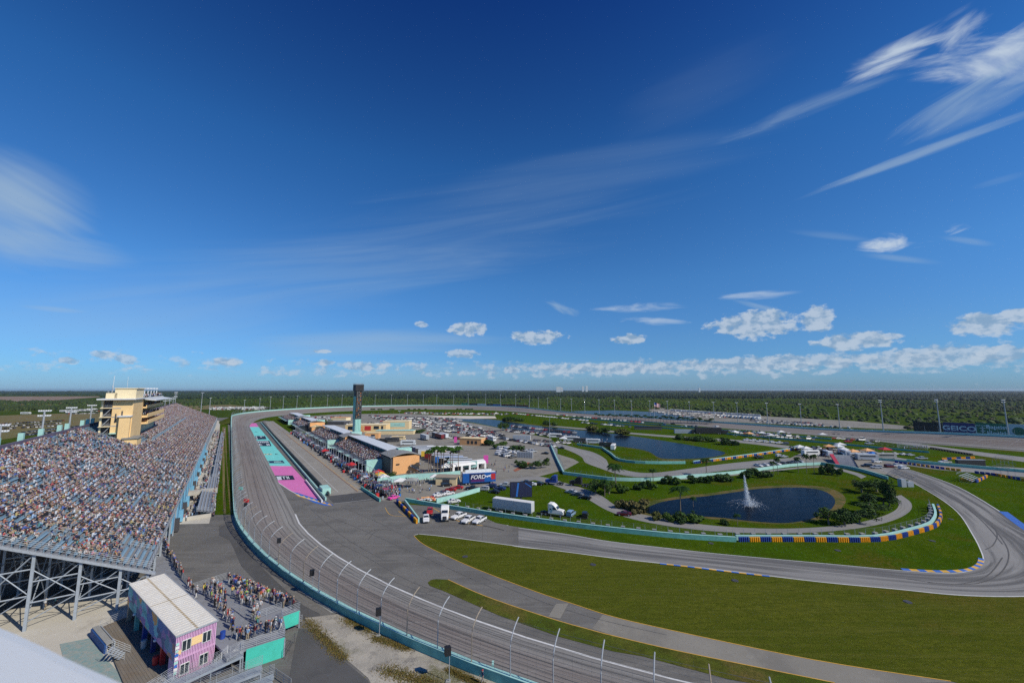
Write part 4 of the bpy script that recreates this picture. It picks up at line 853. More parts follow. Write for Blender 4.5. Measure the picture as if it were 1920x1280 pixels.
# pit wall, double, with white and turquoise
def sn_barrier(s0, s1, n0, n1, h, label, m, th=.4, z=.0, name='pit_wall'):
    P = [W(s0 + (s1 - s0) * k / 8, n0 + (n1 - n0) * k / 8, z) for k in range(9)]; return tag(MB().wall(P, th, h, z0=-.1).build(name, m, org=P[0], fix=True), label, 'wall')
sn_barrier(162, 575, 31.2, 33, 1.1, 'turquoise pit wall nearest the painted run-off', 'turq_pale'); sn_barrier(168, 575, 33.4, 34.6, 1.3, 'dark inner pit wall along the pit lane', 'darkgrey'); sn_barrier(160, 200, 29.6, 29.9, .9, 'short white wall at the nose of the pit wall', 'white')
o = sn_box(MB(), 171, 178, 31.6, 34.6, .0, 2.2).build('flag_stand', 'turq_pale', fix=True); tag(o, 'small turquoise marshal box at the near end of the pit wall', 'box')
sn_barrier(149, 172, 46.8, 46.2, 1.1, 'short turquoise wall where the pit lane ends', 'turq')
for (s0, s1, n0, n1, h, l) in [(290, 425, 424, 423, 1.2, 'third'), (120, 420, 398, 398, 1.2, 'second'), (60, 330, 366, 372, 1.2, 'first')]:
    sn_barrier(s0, s1, n0, n1, h, '%s long dark green fence line counted from the lake towards the back straight' % l, 'turq', .3, name='low_fence')
sn_barrier(-30, 95, 330, 300, 1.2, 'turquoise barrier along the inner pit road on the right', 'turq', .4, name='concrete_barrier')
barrier([(1700, 865), (1760, 871), (1850, 879), (1940, 887), (2060, 900)], 1.3, 'turquoise wall between the two pit roads on the right', 'turq')
# tyre bundles: five stacks bolted together
def bundle(m):
    root = empty('tire_bundle', (0, 0, 0))
    for k in range(5):
        mb = MB(); x = (k - 2) * .66
        mb.tube([(x, 0, 0), (x, 0, .10), (x, 0, .12), (x, 0, .30), (x, 0, .33), (x, 0, .51), (x, 0, .54), (x, 0, .74), (x, 0, .77), (x, 0, .98), (x, 0, 1.02), (x, 0, 1.2)], [.27, .32, .25, .32, .25, .32, .25, .32, .25, .32, .25, .3], 8); mb.build('tire_stack', m, root)
    return root
TB = {'blue': bundle('blue'), 'orange': bundle('blueyel')}; used = {'blue': 0, 'orange': 0}
def bundles(P, label, grp, col0=0, sc_=1.0, gap=3.36):
    L_ = [0]
    for i in range(1, len(P)): L_.append(L_[-1] + (P[i] - P[i - 1]).length)
    l = gap / 2; j = 1; k = 0; tot = []
    while l < L_[-1]:
        while L_[j] < l: j += 1
        a, b = P[j - 1], P[j]; p = a.lerp(b, (l - L_[j - 1]) / max(1e-6, L_[j] - L_[j - 1])); tot.append((p, math.atan2(b.y - a.y, b.x - a.x))); l += gap
    for k, (p, rz) in enumerate(tot):
        c = ('blue', 'orange')[(k + col0) % 2]; lab = label % (c, nth(k))
        if not used[c]: o = TB[c]; used[c] = 1; o.location = p; o.rotation_euler = (0, 0, rz); tag(o, lab, 'tire bundle', grp)
        else: o = dup(TB[c], p, rz, lab, grp)
        o['category'] = 'tire bundle'; o.scale = (gap / 3.36 * sc_, 1, 1)
def mv(P, d): 
    out = []
    for i, p in enumerate(P):
        t = P[min(i + 1, len(P) - 1)] - P[max(i - 1, 0)]; t.normalize(); out.append(p + Vector((t.y, -t.x, 0)) * d)
    return out
bundles(mv([p for p in B1b if 1], 1.15), '%s tyre bundle of the corner barrier beside the grass, %s from its left end', 'tyre bundles round the corner', 0, 1, 2.9)
bundles(lineup([(744, 941), (752, 950), (781, 981)]), '%s tyre bundle in the short pit exit row, %s from the far end', 'tyre bundles at the pit exit', 0, 1, 3.3)
wall_thing('concrete_barrier', lineup([(759, 943), (785, 979)]), .4, 1.3, 'turq_pale', 'short pale barrier right of the tyre row at the pit exit')
bundles(mv(B4, 1.3), '%s tyre bundle on the barrier below the lake, %s from the left', 'tyre bundles below the lake', 0, 1.45, 5.2)
bundles(lineup([(1685, 868), (1750, 877), (1805, 884)]), '%s tyre bundle of the infield line beyond the paddock, %s from the left', 'tyre bundles across the infield', 0, 1.7, 5.6)
bundles(lineup([(1836, 888), (1870, 892), (1925, 902), (1990, 912)]), '%s tyre bundle of the far right line behind the small bleacher, %s from the left', 'tyre bundles at the far right', 0, 1.6, 5.4)
bundles(lineup([(1766, 862), (1830, 859)]), '%s tyre bundle beside the pit road below the billboards, %s from the left', 'tyre bundles by the pit road', 1, 1.1, 3.6)
bundles(lineup([(1801, 901), (1832, 904), (1850, 895)]), '%s tyre bundle round the small bleacher on the right, %s from the left', 'tyre bundles round the small bleacher', 1, 1.1, 3.4)
# pale blocks along the fence behind the barrier
def blockthing():
    root = empty('fence_block', (0, 0, 0), 0, None, 'concrete block', 'pale blocks along the barrier fence'); MB().box((0, 0, .55), (1.0, .8, 1.1)).box((0, 0, 1.13), (1.1, .9, .08)).build('block', 'concgrey', root, fix=True)
    MB().box((0, -.42, .6), (.55, .05, .6)).build('recess', 'darkgrey', root); return root
bt = blockthing(); cnt = 0
for seg, nm in ((B1[5:], 'between paddock fence and turquoise barrier'), (B1b, 'behind the tyre bundles')):
    P = mv(seg, -1.0); L_ = [0]; k = 0
    for i in range(1, len(P)): L_.append(L_[-1] + (P[i] - P[i - 1]).length)
    l = 1; j = 1
    while l < L_[-1]:
        while L_[j] < l: j += 1
        p = P[j - 1].lerp(P[j], (l - L_[j - 1]) / max(1e-6, L_[j] - L_[j - 1])); d = P[j] - P[j - 1]; lab = 'pale grey block on the fence %s, %s from the left' % (nm, nth(k)); p = p + Vector((0, 0, .35)); rz = math.atan2(d.y, d.x)
        if cnt == 0: bt.location = p; bt.rotation_euler = (0, 0, rz); bt['label'] = lab
        else: dup(bt, p, rz, lab)
        cnt += 1; k += 1; l += 4.2
# ---------------- vehicles ----------------
def carbody(kind):
    """side profile (x forward, z up) stations: (x, half width low, z low, z belt, z roof, half width roof)"""
    if kind == 'sedan': st = [(-2.3, .72, .45, .85, .86), (-2.2, .84, .3, .95, .97), (-1.55, .9, .25, 1.0, 1.06), (-.95, .9, .22, .98, 1.42), (.1, .9, .22, .95, 1.46), (.95, .9, .22, .92, .98), (1.6, .9, .25, .86, .88), (2.2, .82, .3, .72, .74), (2.35, .7, .42, .62, .63)]; roof = (-1.55, -.95, .15, .98)
    elif kind == 'suv': st = [(-2.35, .78, .5, 1.0, 1.02), (-2.3, .9, .35, 1.1, 1.7), (-1.6, .95, .3, 1.1, 1.78), (-.2, .95, .3, 1.08, 1.8), (.35, .95, .3, 1.05, 1.74), (1.05, .95, .3, 1.02, 1.08), (1.8, .93, .32, .98, 1.0), (2.3, .86, .36, .85, .86), (2.42, .74, .5, .72, .73)]
    elif kind == 'pickup': st = [(-2.8, .88, .55, 1.08, 1.09), (-2.75, .95, .5, 1.12, 1.13), (-1.0, .97, .45, 1.12, 1.13), (-.95, .97, .42, 1.14, 1.80), (.2, .97, .4, 1.14, 1.86), (.65, .97, .4, 1.12, 1.80), (1.25, .97, .4, 1.1, 1.16), (2.3, .95, .42, 1.06, 1.08), (2.75, .9, .46, .96, .97), (2.85, .8, .55, .8, .81)]
    else: st = [(-2.7, .85, .5, 1.2, 2.0), (-2.6, .97, .35, 1.2, 2.15), (-.5, .98, .35, 1.2, 2.2), (1.2, .98, .35, 1.2, 2.15), (1.95, .97, .35, 1.15, 1.3), (2.5, .9, .4, 1.0, 1.05), (2.65, .78, .5, .8, .82)]
    mb = MB(); rows = []; gl = MB()
    for x, w_, zl, zb, zr in st:
        t = .78 if zr - zb > .25 else .96
        rows.append([(x, -w_ * .93, zl), (x, -w_, (zl + zb) / 2), (x, -w_ * .97, zb), (x, -w_ * t, zr - .03), (x, -w_ * t * .7, zr), (x, w_ * t * .7, zr), (x, w_ * t, zr - .03), (x, w_ * .97, zb), (x, w_, (zl + zb) / 2), (x, w_ * .93, zl)])
    mb.loft(rows, 0, True); n = 10; mb.add(rows[0], [tuple(range(n))]); mb.add(rows[-1], [tuple(range(n - 1, -1, -1))])
    # glass: side strips plus windscreen and rear window, slightly proud
    for i in range(len(st) - 1):
        a, b = st[i], st[i + 1]; ha, hb = a[4] - a[3] > .25, b[4] - b[3] > .25
        if ha or hb:
            for sg in (-1, 1):
                q = []
                for s_, h_, e in ((a, ha, .06), (b, hb, -.06)):
                    t = .78 if h_ else .96; x = s_[0] + e; lo = (s_[1] * .965, s_[3] + .05); hi = (s_[1] * (t + .03), s_[4] - .10) if h_ else (s_[1] * .965, s_[3] + .055); q += [(x, sg * (lo[0] + .012), lo[1]), (x, sg * (hi[0] + .012), hi[1])]
                gl.add([q[0], q[2], q[3], q[1]], [(0, 1, 2, 3) if sg < 0 else (3, 2, 1, 0)])
        if ha != hb:
            f = 1 if ha else -1; A, B = (a, b) if ha else (b, a); dz = .02
            gl.add([(A[0] + f * .03, -A[1] * .66, A[4] - .03), (A[0] + f * .03, A[1] * .66, A[4] - .03), (B[0] - f * .12, B[1] * .84, B[4] + .05), (B[0] - f * .12, -B[1] * .84, B[4] + .05)], [(0, 1, 2, 3) if f < 0 else (3, 2, 1, 0)])
            gl.v[-4:] = [(x + f * .02, y, z + .045) for x, y, z in gl.v[-4:]]
    return mb, gl, st
PAINT = {'white': (.72, .72, .72), 'black': (.015, .015, .017), 'silver': (.42, .44, .46), 'grey': (.12, .125, .13), 'dark blue': (.02, .035, .12), 'red': (.42, .02, .02), 'maroon': (.10, .01, .02), 'beige': (.42, .36, .26), 'pale blue': (.22, .34, .48), 'pink': (.78, .08, .38)}
for k, v in PAINT.items(): mat('paint_' + k.replace(' ', '_'), v, .28, ns=0, spec=.6)
M('taillight', (.35, .01, .01), .4); M('grille', (.03, .03, .035), .5)
PROTO = {}
def make_car(kind, full):
    mb, gl, st = carbody(kind); x0, x1 = st[0][0], st[-1][0]; hw = max(q[1] for q in st); wr = .36 if kind in ('sedan', 'suv') else .4; ax = (x0 * .62, x1 * .62)
    if full:
        root = empty('parked_car', (0, 0, 0)); mb.build('body', 'paint_white', root, fix=True, smoothf=False); gl.build('window_glass', 'glass', root)
        for x in ax:
            for s_ in (-1, 1):
                wh = MB().tube([(x, s_ * (hw - .2), wr), (x, s_ * (hw + .02), wr)], wr, 12).build('wheel', 'tyre', root); MB().tube([(x, s_ * (hw - .05), wr), (x, s_ * (hw + .035), wr)], wr * .55, 8).build('rim', 'galv', wh)
        for s_ in (-1, 1):
            MB().box((x1 - .07, s_ * hw * .68, st[-1][3] - .03), (.12, .34, .15)).build('headlight', 'lamp', root); MB().box((x0 + .06, s_ * hw * .72, st[0][3] - .1), (.1, .22, .18)).build('taillight', 'taillight', root)
            MB().box((st[-4][0] - .15, s_ * (hw + .1), st[-4][3] + .1), (.12, .2, .14)).build('mirror', 'darkgrey', root)
        MB().box((x1 - .0, 0, .55), (.06, hw * 1.0, .2)).build('grille', 'grille', root)
        if kind == 'pickup': MB().box((-1.88, 0, 1.135), (1.6, 1.6, .03)).build('cargo_bed', 'darkgrey', root)
        return root
    o = len(mb.v); mb.v += gl.v; mb.f += [tuple(i + o for i in f) for f in gl.f]; mb.mi += [1] * len(gl.f)
    for x in ax:
        for s_ in (-1, 1): mb.tube([(x, s_ * (hw - .2), wr), (x, s_ * (hw + .02), wr)], wr, 8, 2)
    if kind == 'pickup': mb.box((-1.88, 0, 1.135), (1.6, 1.6, .03), 0, 2)
    return mb.build('parked_car', ['paint_white', 'glass', 'tyre'])
CATS = {'sedan': 'car', 'suv': 'car', 'pickup': 'pickup truck', 'van': 'van'}; KW = {'sedan': 'car', 'suv': 'tall car', 'pickup': 'pickup truck', 'van': 'van'}
NCARS = 0
def car(kind, color, p, rz, label, full=False, group=None):
    global NCARS
    key = (kind, full)
    if key not in PROTO: PROTO[key] = [make_car(kind, full), False]
    o, used_ = PROTO[key]
    if used_: o = dup(o, (0, 0, 0), 0)
    else: PROTO[key][1] = True
    o.location = p; o.rotation_euler = (0, 0, rz); pm = 'paint_' + color.replace(' ', '_')
    if full:
        for c in o.children:
            if c.name.split('.')[0] == 'body': recolor(c, 0, pm)
    else: recolor(o, 0, pm)
    tag(o, label, CATS[kind], group); NCARS += 1; return o
CW = ['white'] * 8 + ['black'] * 5 + ['silver'] * 5 + ['grey'] * 4 + ['dark blue'] * 2 + ['red'] * 1 + ['maroon', 'beige']
KWt = ['sedan'] * 4 + ['suv'] * 5 + ['pickup'] * 3 + ['van']
def row(a, b, n, rz, where, group, z=0.0, cw=None, kw=None, full=False, jit=.25, skip=.06):
    A, B = G(a[0], a[1], z), G(b[0], b[1], z)
    if rz is None: rz = math.atan2(B.y - A.y, B.x - A.x) + R(90)
    for k in range(n):
        if random.random() < skip: continue
        p = A.lerp(B, k / max(1, n - 1)) + Vector((random.uniform(-jit, jit), random.uniform(-jit, jit), 0)); c = random.choice(cw or CW); kd = random.choice(kw or KWt)
        car(kd, c, p, rz + random.uniform(-.04, .04) + (math.pi if random.random() < .4 else 0), '%s %s %s, %s from the left' % (c, KW[kd], where, nth(k)), full, group)
g1 = 'cars parked in the paddock'
row((925, 820), (1037, 838), 22, None, 'in the long kerbside row by the orange building', g1)
row((935, 841), (968, 845), 9, None, 'in the back row of the white cluster', g1, cw=['white'] * 6 + ['silver'], kw=['suv', 'van'])
row((935, 846), (970, 850), 9, None, 'in the front row of the white cluster', g1, cw=['white'] * 6 + ['silver'], kw=['suv', 'pickup'])
row((934, 852), (962, 858), 7, None, 'in the small row below the white cluster', g1, cw=['white', 'white', 'white', 'black', 'grey'])
row((880, 830), (890, 832), 2, None, 'beside the orange flat roofed building', g1)
row((975, 843), (1000, 848), 5, None, 'behind the pale panel rack', g1, cw=['white', 'silver'])
row((962, 775.5), (1100, 789), 30, None, 'in the upper row inside the back straight', 'cars parked inside the back straight', cw=['white'] * 5 + ['red', 'maroon', 'silver', 'black'])
row((1045, 778), (1205, 792.5), 30, None, 'in the second row inside the back straight', 'cars parked inside the back straight', cw=['white'] * 4 + ['red', 'silver', 'black', 'grey'])
row((1093, 793), (1181, 801), 17, None, 'in the dark row above the lake', 'cars parked above the lake', cw=['dark blue', 'black', 'grey', 'silver', 'white'])
row((1236, 797), (1262, 795.5), 4, None, 'in the group right of the dark row', 'cars parked above the lake', cw=['black', 'dark blue']); row((1278, 800), (1306, 800), 5, None, 'in the group left of the black transporter', 'cars parked above the lake', cw=['black', 'grey', 'white'])
row((1370, 808), (1470, 816), 12, None, 'among the tents inside the back straight', 'cars parked inside the back straight'); row((1400, 826), (1462, 831.5), 6, 0.05, 'in the white row left of the paddock bend', 'cars parked inside the back straight', cw=['white'], kw=['suv', 'pickup'], skip=0)
row((1340, 800), (1345, 800.5), 2, None, 'beside the black transporter', 'cars parked above the lake')
row((1422, 874), (1500, 867), 8, None, 'behind the pale barrier below the paddock', 'cars parked behind the pale barrier', cw=['black', 'grey', 'silver', 'white'], kw=['sedan'])
row((845, 800), (880, 806), 10, None, 'in the small car park behind the motorhomes', g1); row((870, 812), (925, 818), 14, None, 'behind the orange flat roofed building', g1, cw=['white'] * 4 + ['silver', 'black'])
row((800, 790), (900, 803), 22, None, 'in the upper crowded row by the lake', g1); row((790, 797), (880, 812), 18, None, 'in the lower crowded row by the lake', g1)
g2 = 'vehicles near the big screen'
for kd, c, x, y, rz, lab in [
  ('suv', 'silver', 906, 916, 170, 'silver van-like car at the left end of the row behind the big screen'), ('sedan', 'black', 927, 921, 150, 'black car second in the row left of the big screen'), ('sedan', 'dark blue', 938, 915, 160, 'dark blue car between the silver car and the big screen'),
  ('suv', 'dark blue', 920, 911, 165, 'dark blue tall car at the rear of the group left of the big screen'), ('pickup', 'silver', 948, 909, 170, 'silver pickup truck beside the left edge of the big screen'), ('sedan', 'white', 996, 907, 170, 'white car peeking out right of the big screen'), ('sedan', 'black', 1009, 906, 170, 'black car right of the white one near the big screen'), ('sedan', 'black', 985, 903, 168, 'black car behind the top of the big screen'),
  ('sedan', 'silver', 1071, 921, 150, 'silver car leading the three on the service road'), ('sedan', 'grey', 1083, 926, 150, 'grey car in the middle of the three on the service road'), ('sedan', 'black', 1097, 932, 150, 'black car last of the three on the service road'),
  ('suv', 'pale blue', 1071, 963, 62, 'pale blue car on the grass beside the white tractor unit'), ('suv', 'black', 1097, 966, 75, 'black tall car on the grass right of the pale blue one'), ('sedan', 'maroon', 1170, 963, 168, 'maroon car by the service road under the pond reeds'), ('sedan', 'black', 1052, 838, 175, 'black car on the light road beside the green wedge'), ('sedan', 'black', 1022, 848, 160, 'black car alone on the loop road'),
  ('pickup', 'white', 799, 973, -78, 'white pickup truck beside the short tyre row at the pit exit'), ('pickup', 'white', 860, 968, -125, 'white pickup truck in front of the turquoise barrier, middle of the emergency group'), ('pickup', 'white', 878, 975, -115, 'white tow truck with its boom, second from the right in the emergency group'), ('pickup', 'white', 899, 976, -118, 'white tow truck with raised boom at the right of the emergency group'), ('pickup', 'red', 806, 959, -80, 'red pickup truck behind the white one at the pit exit'),
  ('sedan', 'white', 851, 939, 25, 'white police car on the grass inside the turquoise fence'), ('sedan', 'pink', 738, 932, 60, 'bright pink pace car leaving the pit gate'), ('sedan', 'red', 735, 913, 70, 'red race car parked by the canopies at the pit gate'), ('suv', 'black', 837, 908, 20, 'black car in front of the small brown roofed hut'), ('sedan', 'red', 845, 917, 170, 'red car at the back of the parked group near the blue trailer'), ('sedan', 'red', 858, 913, 172, 'red tall car beside the blue trailer wheels'), ('sedan', 'white', 823, 927, 30, 'white car next to the red and white heap'), ('sedan', 'maroon', 833, 923, 25, 'maroon race car in the wrecked group'), ('sedan', 'black', 828, 925, 28, 'black race car in the wrecked group'), ('sedan', 'white', 841, 924, 30, 'white race car with black roof in the wrecked group'),
  ('pickup', 'black', 886, 915, 175, 'black cart-like truck right of the group by the blue trailer'), ('suv', 'white', 1462, 853, 10, 'silver car by the orange blocks'), ('sedan', 'silver', 1470, 854, 8, 'second silver car by the orange blocks'), ('pickup', 'black', 1423, 856, 10, 'black pickup truck with white camper shell on the grass below the lake'),
  ('suv', 'white', 1644, 864, 5, 'white van in the paddock before the bend'), ('suv', 'white', 1695, 876, 5, 'white tall car at the tip of the paddock by the bend'), ('pickup', 'white', 1682, 872, 5, 'white pickup truck second from the tip of the paddock'), ('suv', 'maroon', 1668, 873, 4, 'maroon car between white cars at the paddock tip'), ('suv', 'silver', 1643, 875, 170, 'silver car left of the maroon one at the paddock tip'), ('suv', 'black', 1625, 872, 170, 'black tall car beside the bleacher wall'), ('pickup', 'silver', 1728, 858, 175, 'silver pickup truck on the pit road right of the paddock'), ('pickup', 'white', 1772, 865, 175, 'white pickup truck on the far pit road beside the black rack'),
  ('pickup', 'red', 1590, 826, 178, 'red pickup truck inside the back straight'), ('pickup', 'silver', 1630, 830, 178, 'silver pickup truck left of the black bleacher'), ('suv', 'black', 1507, 823, 2, 'black car alone on the grass inside the back straight'), ('suv', 'grey', 1472, 830, 172, 'silver tall car at the end of the white row'), ('sedan', 'white', 1530, 818, 5, 'white car beside a small white tent inside the back straight'), ('sedan', 'white', 1695, 850, 4, 'white car first of three behind the paddock fence'), ('sedan', 'white', 1679, 849, 4, 'white car second of three behind the paddock fence'), ('sedan', 'silver', 1707, 851, 4, 'silver car third of three behind the paddock fence')]:
    p = G(x, y + 3); car(kd, c, p, R(rz), lab, y > 900, g2)
row((710, 908), (722, 910), 3, None, 'beside the pit gate canopies', g2, cw=['black', 'grey'])
# outside the back straight and left car parks
row((1345, 797), (1690, 812.5), 62, None, 'in the outer car park, front line', 'cars in the outer car park', z=-.5, cw=['white'] * 4 + ['silver', 'grey', 'black', 'red']); row((1420, 792), (1600, 803), 26, None, 'in the rear line of the outer car park', 'cars in the outer car park', z=-.5)
# stuff: the mass of far cars
def carmass(name, zones, seedv=3):
    rs = np.random.RandomState(seedv); V = []; F = []; Cc = []; o = 0
    cols = np.array([(.7, .7, .7), (.7, .7, .7), (.65, .65, .66), (.4, .42, .45), (.02, .02, .025), (.04, .04, .05), (.12, .12, .13), (.02, .03, .10), (.35, .02, .02)])
    for (ax, ay), (bx, by), nrow, ncar, (vx, vy), z in zones:
        for r in range(nrow):
            A = G(ax + vx * r, ay + vy * r, z); B = G(bx + vx * r, by + vy * r, z); d = (B - A).normalized(); e = Vector((-d.y, d.x, 0)); m_ = min(ncar, int((B - A).length / 2.9))
            for k in range(m_):
                if rs.rand() < .12: continue
                p = A.lerp(B, (k + .5) / m_); L2, W2, Hh = 2.3, .93, rs.choice([1.4, 1.7, 1.8]); c = cols[rs.randint(len(cols))] * rs.uniform(.85, 1.1)
                if rs.rand() < .05: L2, W2, Hh, c = 4.0, 1.25, 3.1, np.array((.7, .69, .66))
                prof = [(-1, .25), (-.98, .6), (-.7, .62), (-.45, 1.0), (.2, 1.0), (.5, .64), (.95, .55), (1, .25)]
                for sg in (-1, 1):
                    for fx, fz in prof: q = p + e * (fx * L2) + d * (sg * W2 * (1 if fz < .9 else .8)); V.append((q.x, q.y, z + fz * Hh))
                for i in range(7):
                    F.append((o + i, o + i + 1, o + 9 + i, o + 8 + i)); Cc.append(c if i not in (2, 4) else (.03, .035, .04))
                for s_ in (0, 8):
                    F.append((o + s_, o + s_ + 1, o + s_ + 6, o + s_ + 7)); Cc.append(c * .9); F.append((o + s_ + 2, o + s_ + 3, o + s_ + 4, o + s_ + 5)); Cc.append((.03, .035, .04))
                o += 16
    return npmesh(name, np.array(V), np.array(F), np.array(Cc), 'carcol', kind='stuff')
tag(carmass('parked_cars', [((690, 779.5), (860, 786), 6, 75, (6, 2.6), 0), ((760, 773.5), (955, 776), 2, 110, (-2, 1.7), 0), ((560, 783), (640, 782), 3, 20, (6, 2.5), 0), ((960, 799), (1080, 812), 1, 60, (0, 0), 0), ((0, 796), (120, 789), 3, 26, (-6, 5), -.5), ((40, 812), (150, 800), 2, 30, (-6, 6), -.5), ((120, 772), (192, 771), 2, 24, (0, 4), -.5), ((395, 768), (500, 768), 4, 60, (2, -1.6), -.5), ((775, 797), (905, 808), 4, 60, (8, 3), 0), ((560, 786), (600, 786), 3, 14, (10, 3), 0), ((800, 812), (850, 822), 2, 14, (16, 2), 0), ((872, 817), (925, 825), 2, 20, (10, -2.6), 0), ((950, 806), (1085, 821), 2, 44, (0, 2.6), 0), ((690, 793), (770, 797), 2, 30, (2, 2.2), 0), ((1560, 822), (1660, 830), 1, 14, (0, 0), 0), ((1480, 840), (1560, 842), 2, 18, (0, 3), 0), ((1380, 812), (1500, 820), 2, 30, (30, 5), 0), ((1500, 846), (1560, 850), 2, 14, (30, 3), 0), ((880, 806), (930, 812), 3, 22, (10, 3.4), 0), ((1000, 826), (1070, 832), 1, 20, (0, 0), 0), ((650, 795), (730, 798), 3, 30, (4, 2.2), 0), ((1560, 816), (1640, 822), 1, 16, (0, 0), 0), ((1215, 772), (1360, 777), 3, 40, (30, 4), -.5), ((1400, 786), (1540, 795), 2, 50, (6, 2.6), -.5)]), 'mass of distant parked cars filling the car parks of the infield and outside the track', 'parked cars')
M('shadewhite', (.48, .50, .52), .5, ns=.6, na=.08)  # white of the long trailer's sides, greyed to carry their shade
def sAt(x, n, z, lo=120, hi=620):
    return min(np.arange(lo, hi, .5), key=lambda s: abs(PX(W(s, n, z))[0] - x))
def gbox(name, c, dims, rz, m, parent=None, fix=True):
    return MB().box(c, dims, rz).build(name, m, parent, fix=fix)
# ---------------- pit suites ----------------
def suite(sa, sb, label, endcol='orange', cap_end=True):
    """open seating balcony with a white roof between stations sa (near) and sb (far)"""
    root = empty('pit_suite', W(sa, 62, 0), 0, label, 'building', 'suites along the pit lane')
    def sb_(name, m, *bx):
        mb = MB()
        for b in bx: sn_box(mb, *b)
        o = mb.build(name, m, root, fix=True); o.location = -Vector(root.location); return o
    sb_('garage', 'darkgrey', (sa, sb, 63.5, 77, 0, 3.4)); sb_('balcony_floor', 'darkgrey', (sa, sb, 56.5, 77, 3.4, 3.7))
    mb = MB()
    for k in range(8): sn_box(mb, sa, sb, 59 + k * 1.15, 60.15 + k * 1.15, 3.7, 3.9 + k * .36)
    o = mb.build('seating_tier', 'deckgrey', root, fix=True); o.location = -Vector(root.location)
    sb_('rear_wall', 'turq_pale', (sa, sb, 74, 77, 3.7, 8.6)); mb = MB(); a, b, c, d = W(sa, 67.5, 9.4), W(sb, 67.5, 9.4), W(sb, 77.6, 8.7), W(sa, 77.6, 8.7)
    mb.add([a, b, c, d] + [p - Vector((0, 0, .35)) for p in (a, b, c, d)], [(0, 3, 2, 1), (4, 5, 6, 7), (0, 1, 5, 4), (1, 2, 6, 5), (2, 3, 7, 6), (3, 0, 4, 7)])
    for s in np.arange(sa + 1, sb, 1.6): sn_box(mb, s, s + .12, 67.5, 77.5, 9.0, 9.42) if 0 else None
    o = mb.build('roof', 'roofwhite', root, fix=True); o.location = -Vector(root.location)
    mb = MB(); mb.box((0, 0, 0), (.01, .01, .01)); mb = MB(); rail(mb, [W(sa, 57, 3.7), W(sb, 57, 3.7)], 1.1, 4, .05, 3); o = mb.build('balcony_railing', 'steel', root); o.location = -Vector(root.location)
    n = max(2, int((sb - sa) / 9))
    for k in range(n):
        s = sa + (sb - sa) * (k + .5) / n; sb_('floor_awning', 'turq_pale' if k % 2 else 'darkgrey', (s - 3.6, s + 3.6, 54.9, 57.0, 3.75, 3.85)); sb_('roof_post', 'steel', (s, s + .2, 68.0, 68.2, 3.7, 9.1))
    return root
def stair_block(sa, sb, label, front='turq_pale'):
    root = empty('stair_building', W(sa, 62, 0), 0, label, 'building', 'orange stair blocks of the pit suites')
    for nm, m, bx in (('end_wall', 'orange', (sa - .4, sa, 65.5, 78.6, 0, 8.2)), ('side_wall', 'orange', (sa, sb, 78.2, 78.6, 0, 8.2)), ('front_wall', 'darkgrey', (sa, sb, 64.5, 65.5, 0, 7.4)), ('body', 'orange', (sa, sb, 65.5, 78.2, 0, 7.9)), ('rear_block', 'turq_pale', (sb - 4, sb, 72, 79, 7.9, 10.2)), ('front_fin', front, (sb - 2, sb + 1.2, 57, 65, 0, 5.4))):
        o = sn_box(MB(), *bx).build(nm, m, root, fix=True); o.location = -Vector(root.location)
    mb = MB(); rows = []
    for k in range(9):
        t = k / 8; n_ = 64 + 15.2 * t; z = 8.2 + 1.5 * math.sin(math.pi * t); rows.append([W(sa - .8, n_, z), W(sb, n_, z), W(sb, n_, z - .3), W(sa - .8, n_, z - .3)])
    mb.loft(rows, 0, True); o = mb.build('curved_roof', 'roofgrey', root, fix=True); o.location = -Vector(root.location)
    sn = sn_box(MB(), sa - .7, sa - .41, 67, 68.6, 4.4, 4.9).build('wall_lamp', 'dark', root, fix=True); sn.location = -Vector(root.location)
    mb = MB(); a, b = W(sa - 1.8, 79.5, .1), W(sa - 1.8, 73.5, 3.4); c = Vector((DX, DY, 0)) * 1.3; mb.add([a, b, b + c, a + c, a + Vector((0, 0, .3)), b + Vector((0, 0, .3)), b + c + Vector((0, 0, .3)), a + c + Vector((0, 0, .3))], [(0, 3, 2, 1), (4, 5, 6, 7), (0, 1, 5, 4), (1, 2, 6, 5), (2, 3, 7, 6), (3, 0, 4, 7)]); rail(mb, [a, b], 1.2, 3, .04, 2)
    o = mb.build('outdoor_stair', 'steel', root); o.location = -Vector(root.location); return root
s1 = 193.5
SEGS = []
x1n, x1f = sAt(726, 67.5, 9.4), sAt(653, 67.5, 9.4); x2n, x2f = sAt(644, 67.5, 9.4), sAt(604, 67.5, 9.4); x3n, x3f = sAt(584, 67.5, 9.4), sAt(566, 67.5, 9.4); x4n, x4f = sAt(560, 67.5, 9.4), sAt(542, 67.5, 9.4)
stair_block(s1 - 2, x1n, 'orange stair block with curved grey roof at the near end of the pit suites'); suite(x1n, x1f, 'nearest and longest white roofed spectator suite along the pit lane')
stair_block(x1f, x2n, 'orange stair block between the two nearest pit suites'); suite(x2n, x2f, 'second white roofed spectator suite along the pit lane')
stair_block(x3n - 6, x3n, 'dark glazed stair block below the third pit suite', 'glass'); suite(x3n, x3f, 'third white roofed spectator suite along the pit lane'); stair_block(x3f, x4n, 'orange stair block before the farthest pit suite'); suite(x4n, x4f, 'farthest white roofed spectator suite along the pit lane')
